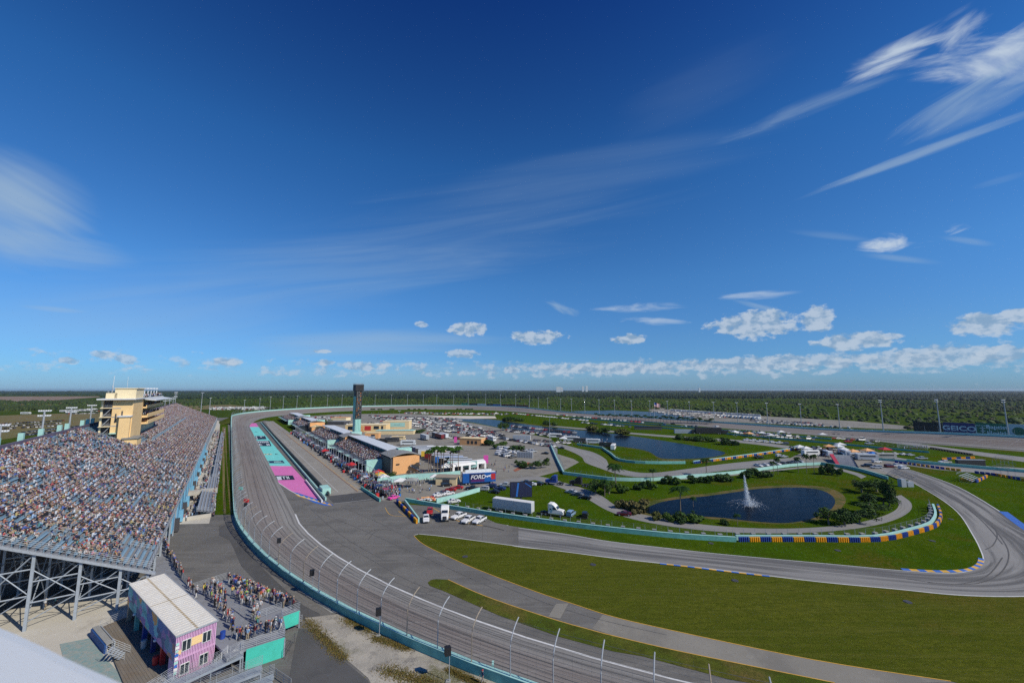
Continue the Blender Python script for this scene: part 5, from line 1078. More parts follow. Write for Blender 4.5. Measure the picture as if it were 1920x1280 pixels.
def house(name, p, dims, rz, wallm, roofm, label, cat='building', gable=0.0, extra=None, roofo=.4, grp=None):
    """box building: p = centre of the base; dims = length, depth, height; doors and windows as parts"""
    root = empty(name, p, rz, label, cat, grp); L_, D_, H_ = dims; MB().box((0, 0, H_ / 2), (L_, D_, H_)).build('wall', wallm, root, fix=True)
    if gable: 
        a = L_ / 2 + roofo; b = D_ / 2 + roofo; MB().add([(-a, -b, H_), (a, -b, H_), (a, b, H_), (-a, b, H_), (-a, 0, H_ + gable), (a, 0, H_ + gable)], [(0, 3, 2, 1), (0, 1, 5, 4), (2, 3, 4, 5), (0, 4, 3), (1, 2, 5)]).build('roof', roofm, root, fix=True)
    else: MB().box((0, 0, H_ + .15), (L_ + roofo, D_ + roofo, .3)).build('roof', roofm, root, fix=True)
    for (side, u, w_, z0, h_, nm, m) in (extra or []):
        y = -D_ / 2 - .03 if side == 'f' else D_ / 2 + .03
        if side in 'fb': MB().box((u, y, z0 + h_ / 2), (w_, .08, h_)).build(nm, m, root, fix=True)
        else: MB().box(((-L_ / 2 - .03) if side == 'l' else L_ / 2 + .03, u, z0 + h_ / 2), (.08, w_, h_)).build(nm, m, root, fix=True)
    return root
def hp(x, y): p = G(x, y); return p
house('hospitality_building', hp(593, 808), (12, 10, 4.5), SROT, 'orange', 'cream', 'low orange building with hipped cream roof among the pit suites', gable=2.0, extra=[('r', 0, 6, .3, 2.8, 'window', 'glass'), ('r', -4, .8, 0, 3, 'column', 'orange')])
house('media_building', hp(717, 806), (38, 16, 6.5), 0.05, 'yelwall', 'creamwall', 'long yellow two storey building beside the dark scoring tower', extra=[('f', -14, 5, 2, 3.5, 'window', 'glass'), ('f', -3, 3, 0, 5.5, 'column', 'orange'), ('f', 2, 6, 1.5, 4.2, 'banner', 'red'), ('f', 10, 5, 2.6, 3, 'window', 'glass'), ('f', 15.5, 2, 2.6, 3, 'window', 'glass')])
house('hall', hp(726, 806), (26, 14, 8.2), 0.05, 'cream', 'creamwall', 'tall cream hall with a turquoise banner beside the scoring tower', extra=[('f', 1.5, 15, 2.8, 4.2, 'banner', 'turq_pale'), ('f', 1.5, 6, 4.7, .5, 'banner_text', 'blue')])
bpy.data.objects['hall'].location = G(745, 804); bpy.data.objects['media_building'].location = G(690, 808)
house('office', hp(699, 821), (11, 8, 4.4), .1, 'orange', 'cream', 'small orange building with one dark window in front of the media building', extra=[('f', 1, 3, 1.2, 2.2, 'window', 'glass')]); house('garage_building', hp(742, 813), (34, 9, 3.2), .02, 'cream', 'turq_pale', 'low pale building with turquoise roof in front of the cream hall')
house('paddock_office', hp(886, 833), (17, 8, 4.6), -.32, 'orange', 'cream', 'orange flat roofed building with three dark windows in the middle of the paddock', extra=[('f', -4.6 + k * 3, 1.8, 1.0, 2.2, 'window', 'glass') for k in range(1, 4)] + [('l', 0, 2.2, .5, 3, 'sign', 'hotpink')])
house('hall', hp(638, 786), (20, 12, 4.5), -.1, 'creamwall', 'orange', 'far orange building left of the scoring tower in the paddock'); bpy.data.objects['hall.001'].location = G(639, 789)
house('motorhome_shed', hp(610, 795), (52, 16, 3.6), SROT + .9, 'darkgrey', 'roofgrey', 'long dark roofed garage behind the pit suites'); 
house('hut', G(840, 906), (9, 6, 3.2), -.12, 'cream', 'rust', 'small hut with brown roof beside the pit gate wall', extra=[('f', 0, 3, .2, 2.2, 'door', 'darkgrey')], gable=.5)
# ---------------- scoring tower ----------------
tw = empty('scoring_tower', G(668, 814), SROT - R(90) + .12, 'tall dark scoring tower standing in the paddock behind the pit suites', 'tower'); MB().box((0, 0, 6.8), (5.2, 5.6, 13.6)).build('base', 'turq_pale', tw, fix=True)
for k in range(4): MB().box((-1.95 + k * 1.3, -2.9, 6.8), (.35, .2, 13.4)).build('base_fin', 'turq', tw, fix=True)
MB().box((0, 0, 26.6), (5.4, 5.8, 26)).build('shaft', 'signblack', tw, fix=True); MB().box((2.95, .4, 27), (.5, 4.2, 26)).build('edge_fin', 'turq_pale', tw, fix=True); MB().box((-2.85, .2, 24), (.25, 5, 20)).build('edge_fin', 'turq', tw, fix=True)
MB().box((.1, 0, 41.6), (7.4, 6.6, 5.6)).build('crown', 'signblack', tw, fix=True); mb = MB(); rail(mb, [Vector((-3.6, -3.2, 44.4)), Vector((3.8, -3.2, 44.4)), Vector((3.8, 3.2, 44.4)), Vector((-3.6, 3.2, 44.4)), Vector((-3.6, -3.2, 44.4))], 1.1, 3, .06, 1.6)
mb.build('crown_railing', 'steel', tw); mb = MB(); rnd = random.Random(4)
mb2 = MB()
for r in range(20):
    for c_ in range(3):
        if rnd.random() < .75: mb.box((-1.5 + c_ * 1.4, -2.95, 15 + r * 1.2), (.5 if c_ else .35, .06, .6), 0, rnd.choice([0, 0, 1]))
mb.build('number_panel', ['concgrey', 'amber'], tw)
# ---------------- pit stalls: poles, canopies, war wagons, crews ----------------
def pole(p, h, label, m='steel', r=.12, grp=None): o = MB().tube([p, p + Vector((0, 0, h))], [r, r * .8], 6).build('pole', m, org=p); tag(o, label, 'pole', grp)
for k, s in enumerate(np.arange(152, 430, 6.2)):
    p = W(s, 52.5); root = empty('pit_lamp', p, SROT, 'slim grey pole with arm over the pit stalls, %s from the near end' % nth(k), 'pole', 'poles over the pit stalls'); MB().tube([(0, 0, 0), (0, 0, 6.6)], .11, 6).build('pole', 'steel', root); MB().box((0, .9, 6.5), (.12, 2.2, .12)).box((3.1, 0, 6.3), (6.2, .08, .08)).build('arm', 'steel', root)
def wagon():
    root = empty('pit_cart', (0, 0, 0)); MB().box((0, 0, .9), (3.0, 1.5, 1.3)).build('cabinet', 'paint_white', root, fix=True); MB().box((0, 0, 2.9), (3.0, 1.9, .12)).build('canopy', 'paint_white', root, fix=True)
    for x in (-1.35, 1.35): MB().box((x, .6, 2.2), (.09, .09, 1.4)).build('canopy_post', 'steel', root)
    for x in (-1, 1): MB().tube([(x, -.8, .25), (x, -.6, .25)], .25, 8).build('wheel', 'tyre', root)
    MB().box((0, .2, 1.8), (2.4, .5, .5)).build('seat', 'darkgrey', root); return root
wg = wagon(); wcol = ['black', 'dark blue', 'grey', 'red', 'white', 'black', 'grey', 'silver', 'maroon']
for k, s in enumerate(np.arange(155, 420, 6.6)):
    c = wcol[(k * 5) % 9]; c2 = wcol[(k * 7 + 3) % 9]; lab = 'pit cart, %s cabinet and %s canopy, %s from the near end' % (c, c2, nth(k)); p = W(s, 50.5); o = wg if k == 0 else dup(wg, p, 0)
    o.location = p; o.rotation_euler = (0, 0, SROT); tag(o, lab, 'cart', 'crew carts along the pit stalls')
    for ch in o.children:
        n_ = ch.name.split('.')[0]
        if n_ == 'cabinet': recolor(ch, 0, 'paint_' + c.replace(' ', '_'))
        if n_ == 'canopy': recolor(ch, 0, 'paint_' + c2.replace(' ', '_'))
def tent(p, w_, d, h, rz, m, label, grp=None, cat='tent', peak=1.0):
    root = empty('tent', p, rz, label, cat, grp); a, b = w_ / 2, d / 2
    MB().add([(-a, -b, h), (a, -b, h), (a, b, h), (-a, b, h), (0, 0, h + peak), (-a, -b, h - .3), (a, -b, h - .3), (a, b, h - .3), (-a, b, h - .3)], [(0, 1, 4), (1, 2, 4), (2, 3, 4), (3, 0, 4), (0, 5, 6, 1), (1, 6, 7, 2), (2, 7, 8, 3), (3, 8, 5, 0)]).build('canopy', m, root)
    for x in (-a, a):
        for y in (-b, b): MB().tube([(x * .97, y * .97, 0), (x * .97, y * .97, h)], .05, 5).build('leg', 'steel', root)
    return root
M('awnyel', (.75, .50, .05), .6)
tent(W(182, 57), 4.5, 4, 3.0, SROT, 'awnyel', 'yellow canopy among the pit stalls near the pit exit'); tent(W(187, 57.5), 4.5, 4, 3.2, SROT, 'red', 'red canopy behind the yellow one near the pit exit'); tent(W(177.5, 57), 4, 4, 2.8, SROT, 'white', 'white canopy at the near end of the pit stalls'); tent(W(213, 52), 4.5, 4, 3.2, SROT, 'red', 'red and white parasol like canopy in the pit stalls'); tent(W(270, 50), 4, 4, 3, SROT, 'red', 'red canopy farther along the pit stalls')
tent(G(750, 912), 5, 4, 2.6, .2, 'white', 'white tent beside the red cars at the pit gate'); tent(G(771, 913), 5, 4, 3, -.1, 'concgrey', 'grey tent right of the white one at the pit gate'); tent(G(815, 903), 4, 4, 2.4, .1, 'white', 'white tent left of the brown roofed hut'); tent(G(836, 884), 5, 5, 2.6, .3, 'white', 'white peaked tent behind the slim palms', peak=1.8)
# pit boxes painted on the pit lane
mb = MB()
for k, s in enumerate(np.arange(170, 420, 7.0)):
    for n0, n1, s0, s1_ in ((44.4, 44.6, s, s + 5.6), (44.6, 47.5, s, s + .18)): sn_box(mb, s0, s1_, n0, n1, .052, .066)
mb.build('pit_box_lines', 'yellowpaint', fix=True)['kind'] = 'structure'
M('rustline', (.22, .12, .07), .8); mb = MB(); sn_box(mb, 168, 560, 43.6, 44.0, .052, .062); mb.build('pit_box_lines', 'rustline', fix=True)['kind'] = 'structure'
# ---------------- haulers, trailers, tractors ----------------
def wheels(root, xs, hw, r=.5):
    for x in xs:
        for s_ in (-1, 1): wh = MB().tube([(x, s_ * (hw - .35), r), (x, s_ * hw, r)], r, 12).build('wheel', 'tyre', root); MB().tube([(x, s_ * (hw - .1), r), (x, s_ * (hw + .03), r)], r * .5, 8).build('rim', 'galv', wh)
def trailer(p, rz, L_, m, roofm, label, cat='trailer', h=4.0, grp=None, name='trailer', wl=None):
    root = empty(name, p, rz, label, cat, grp); MB().box((0, 0, .95 + (h - .95) / 2), (L_, 2.6, h - .95)).build('box_body', m, root, fix=True); MB().box((0, 0, h + .04), (L_ - .06, 2.54, .08)).build('roof', roofm, root, fix=True)
    wheels(root, wl or (-L_ / 2 + 1.2, -L_ / 2 + 2.4), 1.28); MB().box((L_ / 2 - 2.6, 0, .5), (.25, 1.8, 1.0)).build('landing_leg', 'darkgrey', root, fix=True); MB().box((0, 0, .86), (L_ - 1, 1.1, .18)).build('chassis', 'dark', root, fix=True); return root
def tractor(p, rz, m, label, sleeper=True):
    root = empty('tractor_unit', p, rz, label, 'truck'); prof = [(3.9, .9), (3.95, 1.6), (3.6, 2.0), (2.0, 2.25), (1.45, 3.0), (1.0, 3.45), (.2, 3.9), (-.9, 3.95), (-1.0, .9)]; rows = []
    for y in (-1.25, -1.1, 1.1, 1.25):
        k = .96 if abs(y) > 1.2 else 1; rows.append([(x * k if x > 0 else x, y * (.85 if x > 1.6 else 1), 1.0 + (z - 1.0) * k) for x, z in prof])
    mb = MB().loft(rows, 0, True); n = len(prof); mb.add(rows[0], [tuple(range(n))]); mb.add(rows[-1], [tuple(range(n - 1, -1, -1))]); mb.build('cab', m, root, fix=True)
    MB().add([(2.02, -.95, 2.3), (2.02, .95, 2.3), (1.5, .9, 3.0), (1.5, -.9, 3.0)], [(0, 1, 2, 3)]).build('windscreen', 'glass', root); 
    for s_ in (-1, 1): MB().box((1.0, s_ * 1.255, 2.55), (.9, .04, .6)).build('side_window', 'glass', root); MB().box((-.2, s_ * 1.255, 2.3), (.4, .04, .4)).build('side_window', 'glass', root); MB().box((3.75, s_ * .85, 1.35), (.25, .35, .25)).build('headlight', 'lamp', root); MB().box((1.6, s_ * 1.45, 2.5), (.12, .25, .6)).build('mirror', 'darkgrey', root); MB().tube([(-1.1, s_ * 1.0, 1), (-1.1, s_ * 1.0, 3.9)], .09, 6).build('exhaust_stack', 'chrome', root)
    MB().box((3.93, 0, 1.45), (.08, 1.2, .9)).build('grille', 'grille', root); MB().box((-2.4, 0, .8), (3.2, 1.0, .3)).build('chassis', 'darkgrey', root, fix=True); MB().box((-2.6, 0, 1.05), (1.0, 1.1, .15)).build('fifth_wheel', 'dark', root); wheels(root, (3.0, -1.9, -3.2), 1.26); return root
a, b = G(930, 957), G(1003, 968); d = b - a; rz = math.atan2(d.y, d.x); trailer((a + b) / 2 + Vector((-.6, 1.2, 0)), rz, d.length, 'shadewhite', 'white', 'long white box trailer on the grass beneath the big screen', 'trailer', 4.0)
tractor(G(1036, 966), rz + .02, 'white', 'white tractor unit parked on the grass right of the long white trailer'); tractor(G(1040, 908), rz + 3.3, 'blue', 'dark blue tractor unit on the grass under the green wedge corner'); tractor(G(1086, 911), rz + 3.2, 'signblack', 'black tractor unit right of the dark blue one, beside the palm shrubs')
tr = tractor(G(834, 972), R(-82), 'white', 'white wrecker truck with green stripes among the emergency vehicles'); MB().box((0, 0, 2.2), (.3, 2.56, 2.0)).build('green_stripe', 'awnyel', tr, fix=True); MB().box((-2.6, 0, 1.9), (2.6, 2.3, 1.7)).build('recovery_body', 'white', tr, fix=True)
# big screen
sp = G(977, 946); scn = empty('big_screen', sp, .12, 'large dark video screen with a blue streak standing on a post behind the trailer', 'screen'); MB().box((0, 0, 5.2), (7.8, .6, 5.2)).build('screen_case', 'signblack', scn, fix=True); MB().box((0, -.33, 5.2), (7.5, .05, 4.9)).build('screen_panel', 'signnavy', scn, fix=True)
MB().add([(-1.9, -.37, 2.9), (-1.3, -.37, 2.9), (-.7, -.37, 7.5), (-1.3, -.37, 7.5)], [(0, 1, 2, 3)]).build('screen_streak', 'truckblue', scn); MB().add([(1.5, -.37, 7.5), (3.6, -.37, 6.2), (3.6, -.37, 5.8), (1.3, -.37, 7.4)], [(0, 1, 2, 3)]).build('screen_streak', 'truckblue', scn); MB().box((0, .2, 1.3), (.6, .5, 2.6)).build('support_post', 'darkgrey', scn, fix=True); MB().box((0, .4, .15), (5, 2.2, .3)).build('base', 'darkgrey', scn, fix=True)
def text(body, size, loc, parent, m, name='lettering', bold=.0, depth=.02, rot=(R(90), 0, 0), xs=1.0, shear=0.0):
    c = bpy.data.curves.new(name, 'FONT'); c.body = body; c.size = size; c.extrude = depth; c.align_x = 'CENTER'; c.align_y = 'CENTER'; c.offset = bold; c.shear = shear
    t = bpy.data.objects.new(name, c); me = bpy.data.meshes.new_from_object(t); bpy.data.objects.remove(t); bpy.data.curves.remove(c); me.name = name
    me.materials.clear(); me.materials.append(MC[m]); o = bpy.data.objects.new(name, me); COL.objects.link(o); o.parent = parent; o.location = loc; o.rotation_euler = rot; o.scale = (xs, 1, 1); return o
M('sponsorblue', (.01, .10, .36), .45); M('sponsornavy', (.012, .02, .09), .45); M('sponsorpurple', (.09, .02, .12), .45); M('lettering', (.8, .8, .8), .5)
a, b = G(866, 910), G(928, 906); d = b - a; rz = math.atan2(d.y, d.x); ft = empty('display_trailer', (a + b) / 2 + Vector((0, 1.3, 0)), rz, 'blue display trailer lettered FORD with a white running horse emblem', 'trailer'); FL = d.length
MB().box((0, 0, .95 + 1.9), (FL, 2.8, 3.8)).build('box_body', 'sponsorblue', ft, fix=True); MB().box((0, .3, 4.83), (FL - .2, 2.2, .2)).build('roof', 'white', ft, fix=True); wheels(ft, (-FL / 2 + 1.5, -FL / 2 + 2.8, FL / 2 - 2), 1.3)
MB().box((-FL * .05, -1.43, 2.9), (FL * .40, .05, 3.4)).build('side_panel', 'sponsornavy', ft, fix=True); MB().box((-FL * .05, -1.44, 1.7), (FL * .40, .05, .9)).build('side_panel', 'sponsorpurple', ft, fix=True); MB().box((FL * .42, -1.43, 3.1), (FL * .13, .05, 2.4)).build('side_panel', 'red', ft, fix=True); MB().box((-FL * .28, -1.43, 2.9), (FL * .05, .05, 3.6)).build('side_panel', 'sponsornavy', ft, fix=True)
text('FORD', 2.3, (-FL * .05, -1.5, 3.1), ft, 'lettering', bold=.03, shear=.25, xs=1.05)
hb = [(-1.5, 0), (-1.1, .35), (-.5, .3), (0, .45), (.5, .5), (.9, .75), (1.25, .7), (1.15, .45), (.8, .2), (1.0, -.1), (1.4, -.35), (.9, -.3), (.5, -.1), (0, -.05), (-.4, -.35), (-.9, -.6), (-.6, -.2), (-1.0, .02)]
MB().add([(FL * .27 + x * .95, -1.47, 3.2 + y * .95) for x, y in hb], [tuple(range(len(hb)))]).build('horse_emblem', 'lettering', ft); MB().box((0, 1.0, 5.4), (FL * .8, .08, .9)).build('roof_rail', 'signwhite', ft, fix=True)
g = empty('inflatable_sign', G(911, 868), .1, 'pink sign standing behind the blue display trailer', 'sign'); MB().box((0, 0, 2.1), (2.6, .8, 4.2)).build('sign_board', 'hotpink', g, fix=True)
g = empty('inflatable_sign', G(854, 829), .1, 'pink sign at the corner of the orange flat roofed building', 'sign'); MB().box((0, 0, 2.0), (2.2, .8, 4.0)).build('sign_board', 'hotpink', g, fix=True)
# race haulers in two blocks and motorhomes
hc = ['signblack', 'darkgrey', 'awnyel', 'signnavy', 'truckblue', 'signred', 'darkgrey', 'signblack', 'signred', 'signwhite']
HN = {'signblack': 'black', 'darkgrey': 'charcoal', 'awnyel': 'yellow', 'signnavy': 'navy', 'truckblue': 'blue', 'signred': 'dark red', 'signwhite': 'white'}
A, B = G(768, 848), G(838, 880)
for k in range(12):
    t = k / 11; p = A.lerp(B, t); m = hc[(k * 3) % 10]; e = Vector((.93, .30, 0)) if 0 else Vector((math.cos(.10), math.sin(.10), 0))
    trailer(p + e * 7.6, .10 + math.pi, 15, 'turq_pale' if k == 11 else m, 'signwhite', '%s race hauler in the close block by the slim palms, %s from the back' % ('turquoise' if k == 11 else HN[m], nth(k)), 'trailer', 4.1, 'race haulers parked side by side')
for k, (x, y, m, l) in enumerate([(796, 824, 'galv', 'silver race hauler behind the small orange building'), (818, 820, 'darkgrey', 'charcoal race hauler right of the silver one'), (824, 822, 'signred', 'dark red race hauler in the middle of the upper paddock'), (832, 821, 'signwhite', 'white race hauler left of the orange flat roofed building')]): trailer(G(x, y), R(-58), 14, m, 'roofwhite', l, 'trailer', 4.0, 'race haulers of the upper paddock')
def motorhome(p, rz, m, label, grp=None, L_=10.5):
    root = empty('motorhome', p, rz, label, 'motorhome', grp); rows = []
    for x, zt, zb in ((-L_ / 2, 3.2, .6), (-L_ / 2 + .15, 3.4, .4), (L_ / 2 - .5, 3.4, .4), (L_ / 2, 3.0, .5), (L_ / 2 + .25, 1.6, .5)): rows.append([(x, -1.25, zb), (x, -1.27, zt - .15), (x, -1.1, zt), (x, 1.1, zt), (x, 1.27, zt - .15), (x, 1.25, zb)])
    mb = MB().loft(rows, 0, True); mb.add(rows[0], [tuple(range(6))]); mb.add(rows[-1], [tuple(range(5, -1, -1))]); mb.build('body', m, root, fix=True); MB().box((0, -1.285, 2.3), (L_ * .75, .03, .7)).build('window_band', 'glass', root); MB().box((0, 1.285, 2.3), (L_ * .75, .03, .7)).build('window_band', 'glass', root)
    MB().box((L_ / 2 + .02, 0, 2.3), (.35, 2.1, 1.0)).build('windscreen', 'glass', root); MB().box((-1, 0, 3.5), (1.2, .9, .25)).build('roof_unit', 'signwhite', root); wheels(root, (-L_ / 2 + 2, L_ / 2 - 1.7), 1.26, .45); return root
for x, y, rz, m, l in [(704, 831, 6, 'signblack', 'long black bus parked behind the second pit suite'), (690, 826, -5, 'galv', 'silver motorhome left behind the long black bus'), (735, 828, 4, 'darkgrey', 'dark motorhome right of the long black bus'), (747, 825, 3, 'cream', 'beige motorhome beside the low pale building'), (712, 831, 2, 'signblack', 'black coach touching the rear of the long bus'), (765, 834, 3, 'signwhite', 'short white motorhome left of the silver hauler'), (922, 826, -62, 'white', 'white coach pulling out at the head of the kerbside row'),
    (1041, 820, -10, 'white', 'white motorhome with dark windows beside the lake by the tents'), (1070, 826, -12, 'signwhite', 'white motorhome with awning at the lake edge'), (1088, 829, -12, 'darkgrey', 'dark motorhome with awning second at the lake edge'), (1112, 831, -12, 'signwhite', 'pale motorhome third at the lake edge'), (1138, 838, -15, 'dark', 'black motorhome at the tip of the lake fence'), (1150, 842, 70, 'white', 'white camper van beside the black motorhome at the fence tip'),
    (1520, 854, 8, 'white', 'white topped motorhome at the left edge of the bend paddock'), (1536, 853, 12, 'signblack', 'black and white race motorhome in the bend paddock'), (1548, 854, 80, 'signwhite', 'white box camper end-on in the bend paddock'), (1584, 853, 70, 'white', 'white motorhome seen end-on in the middle of the bend paddock'), (1610, 860, -8, 'galv', 'large silver motorhome behind the sloping bleacher'), (1625, 862, -8, 'galv', 'second silver motorhome behind the sloping bleacher'), (1660, 860, -4, 'concgrey', 'grey box trailer behind the orange tyre bundles')]:
    motorhome(G(x, y), R(rz), m, l, 'motorhomes')
for k in range(16): x = 1262 + k * 10.5; motorhome(G(x, 770.5 + (x - 1262) * .066, -.5), R(-35 + (k % 3) * 6), 'white', 'white camper beyond the back straight near the outer lake, %s from the left' % nth(k), 'campers beyond the back straight', 9)
for k in range(14): x = 1355 + k * 5.2; motorhome(G(x, 782 + (x - 1355) * .06, -.5), R(20 + (k % 4) * 12), ('white', 'signwhite', 'white', 'galv')[k % 4], 'pale camper in the trees beyond the back straight, %s from the left' % nth(k), 'campers beyond the back straight', 8)
for k in range(9): x = 118 + k * 9; motorhome(G(x, 772 - k * .35, -.5), R(5), 'white', 'white camper at the edge of the brown field, %s from the left' % nth(k), 'campers behind the brown field', 10)
motorhome(G(48, 776, -.5), R(5), 'white', 'white bus standing alone on the brown field at the far left', None, 14)
for k in range(13): x = 398 + k * 7.6; motorhome(G(x, 766.5 - k * .1, -.5), R(10 + 20 * (k % 3)), 'white', 'white camper parked beyond the end of the grandstand, %s from the left' % nth(k), 'campers beyond the grandstand', 11)
# hospitality row with white awnings, white marquee
hr = empty('marquee', G(873, 882), -.0, 'long white marquee with dark openings behind the blue display trailer', 'tent'); a, b = G(845, 884), G(906, 876); d = b - a; hr.location = (a + b) / 2; hr.rotation_euler = (0, 0, math.atan2(d.y, d.x)); HL = d.length
MB().extr([(-2.6, 2.6), (-2.3, 3.6), (0, 4.3), (2.3, 3.6), (2.6, 2.6)], (-HL / 2, 0, 0), (HL / 2, 0, 0)).build('canopy', 'white', hr, fix=True); 
for k in range(5): MB().box((-HL / 2 + .3 + k * (HL - .6) / 4, -2.45, 1.3), (1.1, .2, 2.6)).build('wall_pier', 'white', hr, fix=True)
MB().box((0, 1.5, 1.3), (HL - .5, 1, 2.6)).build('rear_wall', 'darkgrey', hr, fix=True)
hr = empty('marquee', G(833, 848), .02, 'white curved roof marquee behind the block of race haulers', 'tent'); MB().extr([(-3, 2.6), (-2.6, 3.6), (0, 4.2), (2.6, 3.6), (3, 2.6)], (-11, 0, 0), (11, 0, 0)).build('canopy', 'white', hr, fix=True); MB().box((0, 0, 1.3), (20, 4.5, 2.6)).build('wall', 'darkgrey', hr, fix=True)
g = empty('panel_rack', G(984, 858), -.3, 'pale rack of upright panels beside the loop road', 'rack'); 
for k in range(10): MB().box((k * 1.0 - 4.5, 0, 1.7), (.75, 1.2, 3.4)).build('panel', 'galv', g, fix=True)
g = empty('box_container', G(978, 824), -.12, 'grey container with white end beside the lakeside fence', 'container'); MB().box((0, 0, 1.7), (14, 3, 3.2)).build('box_body', 'steel', g, fix=True); MB().box((7.1, 0, 1.7), (.2, 3.05, 3.25)).build('end_door', 'white', g, fix=True)
g = empty('transporter', G(1328, 813), R(-8), 'big black transporter with awning inside the back straight', 'truck'); MB().box((0, 0, 3.2), (22, 4, 5)).build('box_body', 'signblack', g, fix=True); MB().box((-12.6, 0, 1.9), (3, 2.6, 3)).build('cab', 'signblack', g, fix=True); wheels(g, (-12.5, -8, 8, 9.6), 2, .6); MB().box((14, 0, 2.0), (5, 3.4, 2.8)).build('side_tent', 'dark', g, fix=True)
g = empty('box_container', G(1290, 812), R(-8), 'grey container left of the big black transporter', 'container'); MB().box((0, 0, 1.7), (24, 3, 3.4)).build('box_body', 'steel', g, fix=True); g = empty('box_container', G(1215, 805), R(-8), 'dark low structure with awnings left of the grey container above the lake', 'container'); MB().box((0, 0, 1.5), (26, 4, 3)).build('box_body', 'darkgrey', g, fix=True); MB().box((0, 0, 3.1), (26.6, 4.6, .2)).build('roof', 'dark', g, fix=True)
for k, (x, y, m) in enumerate([(1056, 826, 'white'), (1050, 822, 'dark'), (1576, 838, 'white'), (1583, 848, 'white'), (1600, 852, 'orange'), (1637, 857, 'truckblue'), (1627, 850, 'orange'), (1572, 842, 'signwhite'), (1543, 818, 'white'), (1378, 813, 'white'), (1405, 816, 'orange'), (1446, 820, 'white'), (1429, 815, 'white'), (1500, 843, 'white'), (1512, 846, 'white'), (1465, 813, 'white'), (1555, 842, 'orange'), (1660, 848, 'red')]): tent(G(x, y + 2), 5.5, 4.5, 2.7, random.uniform(-.4, .4), m, '%s canopy tent in the infield, %s of the scattered tents counted from the lake side' % ({'dark': 'black', 'truckblue': 'blue', 'signwhite': 'pale'}.get(m, m), nth(k)), 'scattered canopy tents', peak=1.3)
# scrap heap by the fence
mb = MB(); rnd = random.Random(5)
for k in range(60): q = Vector((rnd.gauss(0, 2.2), rnd.gauss(0, 1.3), 0)); h = max(.2, 1.6 - q.length * .5); mb.box((q.x, q.y, rnd.uniform(0, h)), (rnd.uniform(.4, 1.5), rnd.uniform(.3, 1), rnd.uniform(.2, .6)), rnd.uniform(0, 3), rnd.choice([0, 0, 1, 2]))
tag(mb.build('debris_heap', ['orange', 'signwhite', 'red']), 'heap of reddish debris and tarpaulins beside the turquoise fence at the pit gate', 'debris').location = G(803, 937)
# ---------------- billboards ----------------
def board(xa, xb, ya, yb, h, m, label, txt=None, tm='lettering', size=1, n=42, bold=.03, z0=7.5, xs=1.0):
    """billboard standing just outside the track wall between two photo columns"""
    ring2 = [off(i, n) for i in farr]; r3 = [a.lerp(b, t) for a, b in zip(ring2, ring2[1:]) for t in np.arange(0, 1, .1)]; A = min(r3, key=lambda p: abs(PX(p)[0] - xa)); B = min(r3, key=lambda p: abs(PX(p)[0] - xb)); zt = (hgt(xa, ya, A) + hgt(xb, yb, B)) / 2
    A = Vector((A.x, A.y, 0)); B = Vector((B.x, B.y, 0)); d = B - A; c = (A + B) / 2; root = empty('billboard', c, math.atan2(d.y, d.x), label, 'billboard', 'billboards outside the track wall'); L_ = d.length; zb = zt - h
    MB().box((0, 0, (zt + zb) / 2), (L_ - .2, .4, zt - zb)).build('panel', m, root, fix=True)
    for k in range(4): MB().box((-L_ / 2 + L_ * (k + .5) / 4, .5, zb / 2 - .3), (.3, .3, zb + .6)).build('post', 'steel', root, fix=True)
    if txt:
        for t_, sz_, ox, oz in txt: text(t_, sz_, (ox * L_, -.24, (zt + zb) / 2 + oz * (zt - zb)), root, tm, bold=bold, xs=xs)
    return root, L_, (zt + zb) / 2, zt - zb
board(1711, 1767, 790.5, 791.5, 9, 'signblack', 'black billboard left of the blue lettered one', None)
r_, L_, zc, hh = board(1767.5, 1828, 791.5, 792.5, 9.5, 'signblue', 'blue billboard lettered GEICO', [('GEICO', 5.2, 0, 0)], bold=.13, xs=1.2)
r_, L_, zc, hh = board(1828.5, 1889.5, 792.5, 794, 10.5, 'signgreen', 'green billboard lettered Baptist Health', [('Baptist', 4.0, .17, .22), ('Health', 4.0, .17, -.22)], bold=.09, xs=1.0); q = hh * .3; MB().box((-L_ * .27, -.25, zc + q), (hh * .7, .08, .35)).box((-L_ * .27, -.25, zc - q), (hh * .7, .08, .35)).box((-L_ * .27 - hh * .33, -.25, zc), (.35, .08, q * 2)).box((-L_ * .27 + hh * .33, -.25, zc), (.35, .08, q * 2)).box((-L_ * .27, -.25, zc), (.5, .08, q * 1.5)).box((-L_ * .27, -.25, zc + q * .4), (q, .08, .5)).box((-L_ * .27, -.25, zc - q * .3), (q * .8, .08, .5)).build('cross_emblem', 'lettering', r_)
r_, L_, zc, hh = board(1890.5, 1962, 794.5, 797, 10.5, 'signwhite', 'pale billboard cut by the right edge with a green emblem', None); MB().tube([(-L_ * .22, -.3, zc), (-L_ * .22, -.2, zc)], hh * .3, 10).build('round_emblem', 'signgreen', r_)
for xa, xb, m, l in [(864.5, 879, 'signgreen', 'far small green billboard leftmost beyond the turn'), (880, 895, 'signblack', 'far small black billboard right of the green one'), (895.5, 911, 'signwhite', 'far small white billboard beyond the turn'), (912, 924, 'signnavy', 'far small navy billboard right of the white one'), (924.5, 939, 'truckblue', 'far small bright blue billboard beyond the turn'), (940, 965, 'signred', 'far dark red billboard right of the bright blue one'), (965.5, 991, 'signred', 'farthest right dark red billboard beyond the turn')]: board(xa, xb, 755 + (xa - 864) * .035, 755 + (xb - 864) * .035, 9, m, l, n=16)
